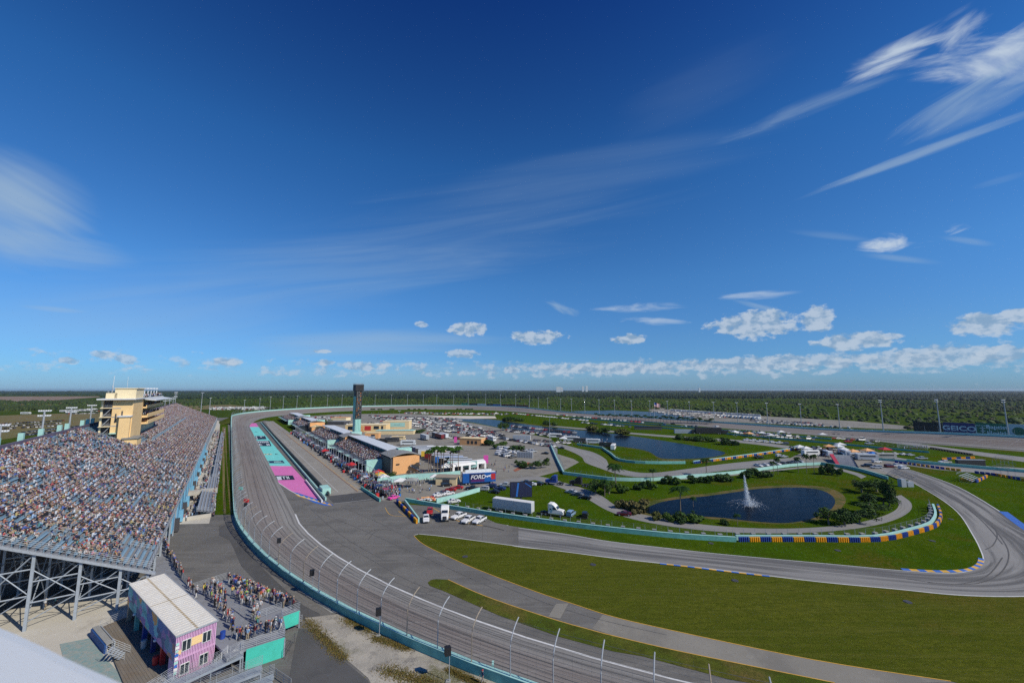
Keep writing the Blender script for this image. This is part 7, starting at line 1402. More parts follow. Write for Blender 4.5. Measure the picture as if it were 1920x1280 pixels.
    for p in m2.polygons:
        c = p.center; best = (1e9, 0)
        for (a, b), l in zip(ed, lab):
            A, B = Vector(vs[a]), Vector(vs[b]); d = B - A; t = max(0, min(1, (c - A).dot(d) / d.length_squared)); q = (c - (A + d * t)).length
            if q < best[0]: best = (q, l)
        l = best[1]
        if c.z > hx[2] + .035 or (c.z > hx[2] - .05 and c.x < hx[0] - .02): l = 4 if c.z > hx[2] - .07 and abs(c.y) < .13 else l
        mb.f.append(tuple(p.vertices)); mb.mi.append(l)
    for w1, h1, sg in hands:       # five fingers, the thumb from the side of the palm
        d = (h1 - w1).normalized(); sd = d.cross(Vector((0, 0, 1))) if abs(d.z) < .8 else Vector((1, 0, 0)); sd.normalize(); cu = Vector((0, -sg, 0)) * .5 + Vector((0, 0, -.3))
        for k in range(4):
            b = h1 + d * .01 + sd * (k - 1.5) * .018; ln = (.062, .07, .066, .052)[k]; mb.tube([b, b + d * ln * .55, b + d * ln * .9 + cu * .02], [.009, .008, .006], 5, 0)
        b = (w1 + h1) / 2 + d * .015 + sd * -.03; mb.tube([b, b + d * .03 - sd * .022, b + d * .06 - sd * .025], [.010, .009, .007], 5, 0)
    h = Vector(hx); mb.tube([h + Vector((.07, 0, .0)), h + Vector((.105, 0, -.02))], [.012, .014], 5, 0)      # nose, eyes, mouth, ears
    for sg in (-1, 1): mb.box(h + Vector((.083, sg * .032, .022)), (.012, .022, .011), 0, 4); mb.box(h + Vector((.0, sg * .088, .0)), (.035, .02, .055), 0, 0)
    mb.box(h + Vector((.082, 0, -.052)), (.012, .045, .009), 0, 3)
    bpy.data.meshes.remove(m2); o = mb.build('person', ['skin_0', 'cloth_white', 'legs_jeans', 'shoe', 'hair_0'], smoothf=True); o['hz'] = hx[2]; o['hx'] = hx[0]; return o
POSE = {}; 
capm = MB(); rows = []
for i, (r_, z_) in enumerate([(.108, .0), (.106, .04), (.085, .085), (.04, .105), (.004, .11)]): rows.append([(r_ * math.cos(2 * math.pi * k / 10), r_ * math.sin(2 * math.pi * k / 10), z_) for k in range(10)])
capm.loft(rows, 0, True); capm.add([(.09, -.07, .01), (.19, -.05, -.01), (.19, .05, -.01), (.09, .07, .01)], [(0, 1, 2, 3), (3, 2, 1, 0)]); cap0 = capm.build('cap', 'cloth_white', smoothf=True); capme = cap0.data; bpy.data.objects.remove(cap0)
prnd = random.Random(21); seen = {}
def person(pose, p, heading, where, grp, shirt=None, extra=''):
    global NP_
    sc_ = prnd.uniform(.93, 1.04); sh = shirt or prnd.choice(['white'] * 6 + ['black'] * 6 + ['grey'] * 4 + ['light blue'] * 4 + ['royal blue'] * 2 + ['navy'] * 4 + ['red'] * 3 + ['maroon'] * 2 + ['orange', 'yellow', 'lime', 'pink', 'tan', 'teal', 'purple'])
    lg = prnd.choice(['jeans', 'jeans', 'dark', 'dark', 'khaki', 'grey shorts', 'white shorts']); hat = prnd.choice([None, None, 'white', 'black', 'red', 'royal blue', 'grey', 'tan'])
    if pose not in POSE: POSE[pose] = [body(pose), False]
    o, u = POSE[pose]
    if u: o2 = o.copy(); COL.objects.link(o2); hz, hx_ = o['hz'], o['hx']; o = o2
    else: POSE[pose][1] = True; hz, hx_ = o['hz'], o['hx']
    o.location = p; o.rotation_euler = (0, 0, heading); o.scale = (sc_,) * 3; recolor(o, 0, 'skin_%d' % prnd.choice([0, 0, 1, 1, 2, 3])); recolor(o, 1, 'cloth_' + sh.replace(' ', '_')); recolor(o, 2, 'legs_' + lg.replace(' ', '_')); recolor(o, 4, 'hair_%d' % prnd.choice([0, 1, 1, 2, 3]))
    if hat: c = bpy.data.objects.new('cap', capme); COL.objects.link(c); c.parent = o; c.location = (hx_ - .01, 0, hz + .035); recolor(c, 0, 'cloth_' + hat.replace(' ', '_'))
    lab = 'person in %s top%s%s' % (sh, (' and %s cap' % hat.replace('royal ', '')) if hat else '', extra); key = (lab, where); seen[key] = seen.get(key, 0) + 1
    lab2 = lab + ' ' + where; n = seen[key]
    if n > 1: lab2 = ('%s ' % nth(n - 1)) + lab2
    o['label'] = ' '.join(lab2.split()[:16]); o['category'] = 'person'; o['group'] = grp; return o
def line(pts, n, z, where, grp, pose, head, jit=.35):
    P = [G(x, y, z) for x, y in pts]; L_ = [0]
    for i in range(1, len(P)): L_.append(L_[-1] + (P[i] - P[i - 1]).length)
    for k in range(n):
        l = L_[-1] * (k + .5) / n; j = 1
        while L_[j] < l: j += 1
        q = P[j - 1].lerp(P[j], (l - L_[j - 1]) / max(1e-6, L_[j] - L_[j - 1])) + Vector((prnd.uniform(-jit, jit), prnd.uniform(-jit, jit), 0)); q.z = z; person(prnd.choice(pose), q, head + prnd.uniform(-.6, .6), where, grp)
HN_ = math.atan2(NY, NX) + .5; gq = 'people standing on the platform'; ZQ = ZP + .005
line([(428, 1091), (470, 1107), (515, 1126), (553, 1142)], 34, ZQ, 'at the front rail of the grey platform', gq, ['rail', 'rail', 'stand', 'phone'], HN_ + .4, .18)
line([(432, 1098), (500, 1128), (535, 1142)], 20, ZQ, 'in the second rank behind the platform front rail', gq, ['stand', 'phone'], HN_ + .4)
line([(380, 1110), (402, 1132), (425, 1160), (438, 1185)], 27, ZQ, 'on the platform close beside the white container roof', gq, ['stand', 'phone', 'walk'], HN_)
line([(398, 1100), (412, 1116), (418, 1130)], 13, ZQ, 'at the far left corner of the platform', gq, ['stand', 'stand', 'phone'], HN_ + .3)
line([(440, 1116), (455, 1130), (475, 1146), (487, 1150)], 18, ZQ, 'in the middle of the platform', gq, ['stand', 'phone', 'stand'], HN_ + .2, .5)
line([(472, 1156), (482, 1168), (488, 1182)], 6, ZQ, 'by the inner railing of the platform', gq, ['stand', 'walk'], HN_, .4)
line([(438, 1196), (455, 1200), (475, 1196), (500, 1186), (528, 1178)], 22, ZQ, 'near the large turquoise skirt of the platform', gq, ['stand', 'stand', 'phone', 'walk'], HN_, .45)
gq2 = 'people lining the walkway rail'
line([(299, 988), (304, 1010), (314, 1040), (327, 1062), (341, 1086)], 46, ZQ, 'along the walkway rail between stand and platform', gq2, ['rail', 'stand', 'stand', 'phone'], HN_ - .2, .22); line([(352, 1098), (362, 1112), (372, 1124)], 6, ZQ, 'on the walkway corner before the container roof', gq2, ['stand', 'walk'], HN_, .3)
person('walk', G(905, 1281, 4), R(200), 'walking alone behind the near track wall', 'lone people', 'navy'); 
for x, y, s_, w_ in ((84, 1143, 'white', 'sitting'), (103, 1137, 'teal', 'stepping')): person('walk' if s_ == 'teal' else 'stand', G(x, y, 4), .5, 'on the pale slab under the open stand', 'people under the stand', s_)
for k in range(13): s = 153.5 + k * 2.0; person(prnd.choice(['rail', 'stand']), W(s, -2.1, zf(152) + 1.95), math.atan2(NY, NX) + prnd.uniform(-.3, .3), 'at the front rail of the nearest low bleacher', 'people on the low bleacher')
# seats of the grandstand: the nearest as single people, the rest as one mass
cs = np.array([SHIRT['white']] * 8 + [SHIRT['black']] * 9 + [SHIRT['grey']] * 7 + [SHIRT['light blue']] * 4 + [SHIRT['royal blue']] * 2 + [SHIRT['navy']] * 7 + [SHIRT['red']] * 2 + [SHIRT['maroon']] * 3 + [SHIRT['tan']] * 2 + [tuple(q * .7 for q in SHIRT[k]) for k in ('orange', 'yellow', 'pink', 'teal', 'purple')]); cs = (cs * .72 + cs.mean(1, keepdims=True) * .28) * np.array([.90, .97, 1.08])
rs = np.random.RandomState(5); gx = rs.rand(90, 14)
def vn(a, b): i, j = int(a) % 89, int(b) % 13; u, v = a % 1, b % 1; return (gx[i, j] * (1 - u) + gx[i + 1, j] * u) * (1 - v) + (gx[i, j + 1] * (1 - u) + gx[i + 1, j + 1] * u) * v
seats = []
for k in range(NROW):
    n0 = NF - k * rowd; z = sz(n0) - .45; n_ = n0 - rowd + .22
    for s in np.arange(SA0 + 1.2, SA1 - 1, .50):
        if min(abs(s - a) for a in AIS) < .75: continue
        if (213 < s < 240 and n_ < -28.2) or (239 < s < 296 and n_ < -32.5): continue
        if s < 107 and k < 5: occ = .06
        else:
            occ = .84 if s > 230 else .70; q = vn(s / 7 + k * .13, k / 4.0)
            if q < (.42 if s < 200 else .22): occ *= .28
        if s < 102: occ *= .85
        if rs.rand() < occ: seats.append((s + rs.uniform(-.08, .08), n_, z, k))
cam0 = Vector((0, 0, CH)); seats.sort(key=lambda q: (W(q[0], q[1], q[2]) - cam0).length if -20 < PX(W(q[0], q[1], q[2]))[0] < 1940 else 1e6)
NI = 300 - sum(1 for o in COL.objects if o.get('category') == 'person')
hn = math.atan2(NY, NX)
for s, n_, z, k in seats[:NI]: person('sitphone' if prnd.random() < .15 else 'sit', W(s, n_ - .05, z + .005), hn + prnd.uniform(-.35, .35), 'in the %s grandstand row from the bottom' % nth(k), 'seated people at the near end of the grandstand')
def crowd(name, P, heads, stand, label, colors=None, seed=3):
    """mass of low figures: torso, head, legs, arms; P feet points, heads = heading"""
    rs = np.random.RandomState(seed); N = len(P); P = np.array(P); heads = np.array(heads) + rs.uniform(-.5, .5, N)
    if stand: bx = [((0, 0, 1.18), (.26, .42, .62), 1), ((.02, 0, 1.60), (.20, .17, .20), 0), ((-.0, 0, 1.71), (.22, .19, .06), 4), ((0, 0, .45), (.22, .30, .90), 2)]
    else: bx = [((0, 0, .80), (.25, .44, .60), 1), ((.04, 0, 1.19), (.20, .17, .20), 0), ((.02, 0, 1.30), (.22, .19, .06), 4), ((.28, 0, .50), (.50, .34, .15), 2), ((.50, 0, .24), (.13, .30, .44), 5), ((.24, 0, .80), (.30, .46, .10), 6)]
    tv = []; tf = []; tc = []
    for c, d, m in bx:
        o = len(tv)
        for zz in (-.5, .5):
            k = .86 if zz > 0 else 1
            for x, y in ((-.5, -.5), (.5, -.5), (.5, .5), (-.5, .5)): tv.append((c[0] + x * d[0] * k, c[1] + y * d[1] * k, c[2] + zz * d[2]))
        for f in ((4, 5, 6, 7), (0, 1, 5, 4), (1, 2, 6, 5), (2, 3, 7, 6), (3, 0, 4, 7)): tf.append([o + i for i in f]); tc.append(m)
    tv = np.array(tv); tf = np.array(tf); tc = np.array(tc); s_ = rs.uniform(.84, 1.02, N); c, s = np.cos(heads), np.sin(heads); x = tv[None, :, 0] * s_[:, None]; y = tv[None, :, 1] * s_[:, None]; zz = tv[None, :, 2] * s_[:, None]
    V = np.stack([P[:, 0:1] + x * c[:, None] - y * s[:, None], P[:, 1:2] + x * s[:, None] + y * c[:, None], P[:, 2:3] + zz], -1).reshape(-1, 3); F = (tf[None] + (np.arange(N) * len(tv))[:, None, None]).reshape(-1, 4)
    sk = np.array([(.42, .27, .21), (.34, .22, .17), (.22, .14, .10), (.10, .06, .05)])[rs.choice(4, N, p=[.38, .32, .20, .10])]; shc = cs[rs.randint(len(cs), size=N)]; lgc = np.array([(.05, .08, .16), (.02, .02, .025), (.26, .22, .16), (.10, .10, .11), (.03, .04, .08)])[rs.randint(5, size=N)]
    ht = np.where(rs.rand(N, 1) < .5, np.array([(.04, .025, .015), (.1, .06, .03), (.3, .2, .1)])[rs.randint(3, size=N)], cs[rs.randint(len(cs), size=N)]); arm = np.where(rs.rand(N, 1) < .45, sk, shc)
    if not stand: lo = np.where(rs.rand(N, 1) < .3, sk, lgc)
    else: lo = lgc
    T_ = np.stack([sk, shc, lgc, lgc, ht, lo, arm], 1); Cc = T_[:, tc].reshape(-1, 3); o = npmesh(name, V, F, Cc, 'crowdcol', kind='stuff'); tag(o, label, 'crowd'); return o
crowd('seated_crowd', [tuple(W(s, n_, z)) for s, n_, z, k in seats[NI:]], [hn] * (len(seats) - NI), False, 'dense crowd of seated spectators filling the rows of the grandstand')
P = []; 
for k in range(520):
    s = 150 + 330 * rs.rand() ** 1.1; n_ = -10 + 6 * rs.rand() if rs.rand() < .6 else -1.2 + .5 * rs.rand(); 
    if abs(s - 182) < 2.5: continue
    P.append(tuple(W(s, n_ - .6, zf(s) + .0 if n_ < -3 else 2.0)))
P += [tuple(W(180 + 260 * rs.rand(), -4.8 - .6 * rs.rand(), 3.2)) for k in range(220)]
crowd('walkway_crowd', P, rs.uniform(0, 6, len(P)), True, 'people strolling on the pale walkway below the grandstand')
P = [tuple(W(152 + 275 * rs.rand(), 48.5 + 7.5 * rs.rand(), .05)) for k in range(850)]; crowd('pit_crew_crowd', P, rs.uniform(0, 6, len(P)), True, 'pit crews and guests crowding the stalls along the pit lane')
P = []
for (x0_, y0_, x1_, y1_, n__) in ((690, 836, 760, 880, 50), (760, 870, 900, 905, 70), (560, 800, 640, 815, 60), (720, 900, 820, 925, 50), (900, 866, 960, 890, 25), (1500, 845, 1640, 860, 110), (1000, 824, 1140, 838, 60), (1690, 838, 1740, 842, 25), (820, 800, 960, 815, 60), (1370, 808, 1480, 820, 50)):
    for k in range(n__): g_ = G(x0_ + (x1_ - x0_) * rs.rand(), y0_ + (y1_ - y0_) * rs.rand(), .02); P.append(tuple(g_))
crowd('paddock_crowd', P, rs.uniform(0, 6, len(P)), True, 'people walking about between the vehicles of the paddock and infield')
P = []
for sa, sb in ((x1n, x1f), (x2n, x2f), (x3n, x3f), (x4n, x4f)):
    for k in range(8):
        for s in np.arange(sa + 1, sb - 1, .62):
            if rs.rand() < .62: P.append(tuple(W(s, 59.4 + k * 1.15, 3.95 + k * .36)))
crowd('suite_crowd', P, [hn + math.pi] * len(P), False, 'spectators seated in the roofed suites along the pit lane')
P = [tuple(W(241 + 52 * rs.rand(), -31.8 + 1.4 * rs.rand(), (28.5, 32.4, 36.5)[k % 3])) for k in range(160)]; crowd('balcony_crowd', P, [hn] * len(P), True, 'people on the balconies and roof of the press building')
# pit equipment: tyres, hoses, tool chests
mb = MB(); rr_ = random.Random(8)
V_ = []
for k in range(420):
    s, n_ = rr_.uniform(152, 428), rr_.uniform(47.8, 57.5); p = W(s, n_); h = rr_.uniform(.3, 1.7); mb.box((p.x, p.y, h / 2), (rr_.uniform(.4, 1.6), rr_.uniform(.4, 1.2), h), SROT + rr_.choice([0, .2, -.3]), rr_.choice([0, 0, 0, 1, 2, 3, 4]))
tag(mb.build('pit_equipment', ['dark', 'signwhite', 'red', 'truckblue', 'steel']), 'tyres, tool chests and crates packed behind the pit stalls', 'pit equipment', kind='stuff')
# ---------------- vegetation ----------------
def palm(h, crown, nf, name, thin=.16, droop=1.0, lm='leafdark', seed=1):
    rd = random.Random(seed); root = empty(name, (0, 0, 0)); b = rd.uniform(-.25, .25) * h * .12
    MB().tube([(0, 0, 0), (b * .3, 0, h * .4), (b, b * .3, h * .8), (b * 1.2, b * .4, h)], [thin * 1.3, thin, thin * .85, thin * .7], 7).build('trunk', 'trunk', root); mb = MB()
    for k in range(nf):
        a = 2 * math.pi * k / nf + rd.uniform(-.2, .2); up = rd.uniform(-.25, 1.0); L_ = crown * rd.uniform(.8, 1.1); pts = []
        for i in range(7): t = i / 6; r = L_ * t * (1 - .18 * t * max(0, up)); z = h + L_ * (up * .75 * t - droop * t * t * (.55 + .25 * up)); pts.append(Vector((b * 1.2 + r * math.cos(a), b * .4 + r * math.sin(a), z)))
        mb.tube(pts, .05, 3, 0, False)
        for i in range(1, 17):
            t = i / 17; j_ = min(5, int(t * 6)); p = pts[j_].lerp(pts[j_ + 1], t * 6 - j_); d = (pts[j_ + 1] - pts[j_]).normalized(); sd = Vector((-math.sin(a), math.cos(a), 0)); ll = crown * .30 * math.sin(math.pi * (.12 + .85 * t)) + .1
            for s_ in (-1, 1): e = p + sd * s_ * ll + d * ll * .5 + Vector((0, 0, -ll * .55)); mb.add([p - d * .10, p + d * .16, e], [(0, 1, 2)])
    mb.build('crown', lm, root); return root
def foliage(n, ext, leaf, seed, cols, lumps=7, name='foliage', parent=None, base=0.0):
    """many leaf-sized faces through an uneven lumpy volume"""
    r = np.random.RandomState(seed); L_ = r.randn(lumps, 3) * np.array([.42, .42, .22]); L_[:, 2] = np.abs(L_[:, 2]) + .30; Rr = r.uniform(.30, .55, lumps); idx = r.randint(lumps, size=n); d = r.randn(n, 3); d /= np.linalg.norm(d, axis=1)[:, None]; rad = r.uniform(.55, 1.08, n) ** .6
    C = (L_[idx] + d * (Rr[idx] * rad)[:, None] * np.array([1, 1, .75])); C[:, 2] = np.maximum(C[:, 2], .03 + .1 * r.rand(n)); C *= np.array(ext); C[:, 2] += base
    a = r.randn(n, 3); a /= np.linalg.norm(a, axis=1)[:, None]; b = np.cross(a, d); b /= np.linalg.norm(b, axis=1)[:, None] + 1e-6; s = leaf * r.uniform(.6, 1.3, n)[:, None]; V = np.stack([C - a * s, C + b * s * .7, C + a * s, C - b * s * .7], 1).reshape(-1, 3); F = np.arange(4 * n).reshape(-1, 4)
    cc = np.array(cols); lump_t = r.rand(lumps)[idx]; t = np.clip(lump_t * .6 + r.rand(n) * .4, 0, 1)[:, None]; Cc = cc[0] * (1 - t) + cc[1] * t; return npmesh(name, V, F, Cc, 'foliagecol', parent)
DK = [(.016, .042, .007), (.038, .085, .012)]; MD = [(.026, .062, .008), (.065, .120, .016)]; YL = [(.06, .075, .015), (.14, .14, .035)]; RD = [(.07, .075, .02), (.15, .13, .05)]
def shrub(seed, cols, n=900, leaf=.22): root = empty('shrub', (0, 0, 0)); foliage(n, (1.6, 1.6, 1.9), leaf, seed, cols, 8, 'foliage', root); MB().tube([(0, 0, 0), (.1, 0, .9)], [.08, .05], 5).build('stem', 'trunk', root); return root
def tree(seed, cols, n=1500, h=6.0):
    root = empty('broadleaf_tree', (0, 0, 0)); mb = MB(); rd = random.Random(seed); mb.tube([(0, 0, 0), (.1, 0, h * .3), (.15, .1, h * .5)], [.28, .2, .14], 7)
    for k in range(5): a = k * 1.3; mb.tube([(.12, 0, h * (.25 + .05 * k)), (math.cos(a) * h * .18, math.sin(a) * h * .18, h * .55), (math.cos(a) * h * .32, math.sin(a) * h * .32, h * .72)], [.11, .07, .03], 5)
    mb.build('trunk', 'trunk', root); foliage(n, (h * .52, h * .52, h * .62), .26, seed, cols, 11, 'crown', root, h * .26); return root
PR = {'palm': [palm(8, 3.3, 20, 'palm_tree', .17, 1.0, 'leafdark', s) for s in (1, 2)], 'slim': [palm(9, 1.9, 18, 'slim_palm', .13, .9, 'leaf', s) for s in (3, 4)], 'shrub': [shrub(s, c) for s, c in ((1, DK), (2, MD), (3, DK), (4, MD))], 'tree': [tree(s, c) for s, c in ((5, DK), (6, DK), (7, MD))], 'yshrub': [shrub(9, YL)], 'reed': [shrub(12, RD, 1100, .3)]}
PU = set(); BASEH = {'palm': 8, 'slim': 9, 'shrub': 1.9, 'tree': 6.0, 'yshrub': 1.9, 'reed': 1.9}; BASEW = {'shrub': 3.6, 'yshrub': 3.6, 'reed': 3.6, 'tree': 6.2}
CAT = {'palm': 'palm tree', 'slim': 'palm tree', 'shrub': 'shrub', 'tree': 'tree', 'yshrub': 'shrub', 'reed': 'reeds'}; pk = 0
def plant(kind, p, h, label, grp, wd=None):
    global pk
    pk += 1; pr = PR[kind][pk % len(PR[kind])]; k = h / BASEH[kind]; kw = wd / BASEW[kind] if wd and kind in BASEW else k
    if pr.name in PU: o = dup(pr, p, 0)
    else: PU.add(pr.name); o = pr
    o.location = p; o.rotation_euler = (0, 0, (pk * 2.4) % 6.28); o.scale = (kw, kw, k); tag(o, label, CAT[kind], grp); return o
for k, (x, y, ty, w_) in enumerate([(1155, 914, 872, 'beside the pale barrier, tallest left of the pond'), (1225, 902, 880, 'leaning over the barrier second from the left'), (1325, 892, 861, 'in front of the first orange block of the far barrier'), (1134, 930, 900, 'rising from the dark shrubs left of the pond'), (1276, 966, 913, 'tall and slender on the near shore of the pond'), (1300, 950, 932, 'on the left shore of the pond with its crown over water'), (1299, 968, 957, 'short in the hedge on the near shore'), (1383, 985, 964, 'short with yellow crown near the fountain')]): p = G(x, y); plant('palm', p, hgt(x, ty, p), 'palm tree ' + w_, 'palms round the pond')
for k, (x, y, ty) in enumerate([(1451, 889, 866), (1459, 889, 859), (1497, 886, 858), (1513, 886, 852), (1527, 888, 853), (1560, 889, 870)]): p = G(x, y); plant('palm', p, hgt(x, ty, p), 'thin palm on the lawn above the pond, %s from the left' % nth(k), 'palms on the lawn above the pond').scale = (.55, .55, hgt(x, ty, p) / 8)
for k, (x, ty) in enumerate([(803, 845), (807, 844), (813, 838), (820, 839), (826.5, 843), (831, 838), (845, 839), (848, 846), (859, 838), (838, 858)]): p = G(x, 890 - k * .6); plant('slim', p, hgt(x, ty, p), 'slim tall palm of the row before the white marquee, %s from the left' % nth(k), 'slim palms before the white marquee')
for k, x in enumerate([697, 701, 710, 714, 732, 737, 766, 777, 786, 798, 858, 864, 874, 879, 884]): p = G(x, 774.5 - (x > 850) * .3); plant('palm', p, 7.5, 'small far palm on the infield edge of the far turn, %s from the left' % nth(k), 'small palms inside the far turn')
for k, x in enumerate([846, 856, 872, 892, 910, 925]): p = G(x, 779.5); plant('palm', p, 5, 'small palm behind the sand beach, %s from the left' % nth(k), 'palms behind the beach')
for k in range(34): x = 1118 + k * 6.6 + prnd.uniform(-2, 2); p = G(x, 786.5 + (x - 1118) * .055, -.5); plant('palm', p, prnd.uniform(6.5, 9), 'small palm lining the shore of the outer lake, %s from the left' % nth(k), 'palms beyond the back straight')
SHR = [('shrub', 1190, 1212, 919, 903, 'dark round shrub by the pale barrier above the pond, leftmost'), ('shrub', 1208, 1232, 917, 901, 'dark round shrub joined to the leftmost one above the pond'), ('shrub', 1241, 1262, 908, 890, 'shrub below the barrier in the second clump above the pond'), ('shrub', 1258, 1281, 910, 893, 'shrub at the right of the second clump above the pond'), ('shrub', 1290, 1318, 907, 892, 'wide shrub of the third clump above the pond'), ('shrub', 1314, 1342, 907, 891, 'wide shrub in the middle of the third clump'), ('shrub', 1338, 1372, 903, 887, 'wide shrub at the right end of the third clump'), ('shrub', 1352, 1374, 903, 887, 'round shrub between the third and fourth clumps'),
 ('shrub', 1388, 1412, 897, 880, 'shrub at the left of the clump beside the thin palms'), ('shrub', 1408, 1432, 896, 878, 'shrub in the middle of the clump beside the thin palms'), ('shrub', 1428, 1448, 895, 881, 'shrub at the right of the clump beside the thin palms'), ('shrub', 1532, 1552, 890, 872, 'bush under the thin palms near the sloping bleacher'), ('shrub', 1550, 1568, 891, 870, 'bush left of the sloping bleacher'), ('shrub', 1566, 1582, 893, 878, 'low bush at the foot of the sloping bleacher'),
 ('tree', 1600, 1632, 925, 893, 'broad dark tree right of the pond, upper left'), ('tree', 1628, 1662, 924, 895, 'broad dark tree right of the pond, upper right'), ('tree', 1614, 1645, 950, 922, 'dark tree in the middle of the wood right of the pond'), ('tree', 1640, 1674, 950, 925, 'dark tree beside the loop of the service road'), ('tree', 1537, 1572, 986, 948, 'dense dark tree at the lower right shore of the pond'), ('tree', 1566, 1602, 987, 950, 'dense dark tree second at the lower right shore'), ('tree', 1595, 1630, 984, 952, 'dark tree third at the lower right shore'), ('tree', 1620, 1662, 968, 940, 'wide tree at the lower right end of the wood'), ('tree', 1656, 1680, 950, 895, 'tall narrow dark tree beside the bend bleacher'),
 ('tree', 1102, 1132, 927, 896, 'dark tree clump by the service road left of the pond'), ('tree', 1128, 1156, 928, 898, 'dark tree in the middle of the clump left of the pond'), ('shrub', 1150, 1176, 926, 906, 'shrub at the right end of the clump left of the pond'), ('reed', 1162, 1186, 955, 935, 'tall reeds at the left tip of the pond'), ('reed', 1178, 1204, 960, 938, 'brown green reeds on the left bank of the pond'), ('reed', 1198, 1222, 950, 936, 'reeds growing into the left end of the water'), ('reed', 1185, 1205, 964, 952, 'low reeds beside the service road at the pond'),
 ('yshrub', 1221, 1246, 977, 960, 'yellowish hedge end on the near shore of the pond'), ('shrub', 1240, 1266, 979, 961, 'hedge segment on the near shore, second from the left'), ('shrub', 1260, 1288, 981, 962, 'hedge segment on the near shore, third from the left'), ('shrub', 1284, 1318, 983, 962, 'hedge segment on the near shore, right end'), ('shrub', 1352, 1366, 984, 972, 'small leafy shrub on the near shore below the fountain'), ('tree', 715, 744, 901, 882, 'round green tree at the foot of the near orange stair block'),
 ('shrub', 906, 930, 836, 824, 'hedge right of the orange flat roofed building'), ('shrub', 926, 956, 842, 828, 'hedge above the white car cluster'), ('shrub', 950, 984, 846, 833, 'hedge end near the loop road'), ('tree', 964, 972, 872, 860, 'little tree on the red mulch bed'), ('shrub', 966, 990, 877, 866, 'shrub on the red mulch bed'), ('tree', 988, 1008, 880, 862, 'dark tree by the fence under the loop road'), ('tree', 1004, 1026, 879, 861, 'dark tree second by the fence under the loop road'), ('shrub', 1018, 1032, 868, 857, 'small bush at the mouth of the loop road'),
 ('tree', 933, 946, 809, 787, 'tall feathery tree on the near lake shore'), ('tree', 942, 957, 807, 790, 'second feathery tree on the near lake shore'), ('shrub', 941, 962, 789, 780, 'dark bushes on the far lake shore, left'), ('shrub', 958, 984, 790, 781, 'dark bushes on the far lake shore, second'), ('shrub', 1016, 1034, 797, 789, 'low bushes on the grass bank of the lake'), ('shrub', 1030, 1048, 799, 790, 'low bushes on the grass bank, right pair'), ('yshrub', 1092, 1122, 808, 797, 'bush of the long shrub line above the lake, left'), ('shrub', 1116, 1150, 812, 800, 'bush of the long shrub line above the lake, middle'), ('yshrub', 1146, 1182, 815, 803, 'bush of the long shrub line above the lake, right'), ('shrub', 1262, 1292, 824, 814, 'bush below the grey container above the lake'), ('shrub', 1288, 1320, 827, 816, 'bush below the black transporter above the lake'), ('shrub', 1316, 1346, 829, 818, 'bush right of the black transporter above the lake'), ('shrub', 1350, 1381, 835, 822, 'bush at the end of the shrub line near the white row'),
 ('tree', 600, 622, 796, 785, 'green tree behind the hospitality building'), ('shrub', 762, 790, 812, 804, 'bushes in front of the cream hall'), ('shrub', 778, 800, 811, 804, 'bushes right of the cream hall'), ('shrub', 640, 650, 822, 812, 'green tree left of the scoring tower base')]
for kd, xa, xb, yb, yt, l in SHR: p = G((xa + xb) / 2, yb); dd = math.hypot(p.x, p.y, CH); wd = (xb - xa) / FPX * dd * .92 / math.hypot(1, (xa - 960) / FPX) * 1.15; p = p + Vector((p.x, p.y, 0)).normalized() * wd * .3; plant(kd, p, max(1.2, hgt((xa + xb) / 2, yt, p) * .95), l, 'trees and shrubs of the infield', wd)
sheet('mulch_bed', [p.xy[:] for p in gp([(962, 881), (990, 866), (997, 868), (985, 876), (966, 884)])], .06, 'debrisred' if 'debrisred' in MC else (M('debrisred', (.30, .10, .05), .9, ns=1, na=.2) and 'debrisred'))
for k in range(30):       # trees behind the stand on the left
    s = 128 + k * 4.6; p = W(s, -56 - (k * 7 % 16), -.5); tr_ = k % 3 == 0; plant('palm' if tr_ else 'tree', p, 14 + (k * 5 % 7) * .8, ('palm' if tr_ else 'broad green tree') + ' behind the left part of the grandstand, %s from the left' % nth(k), 'trees behind the grandstand', 11)
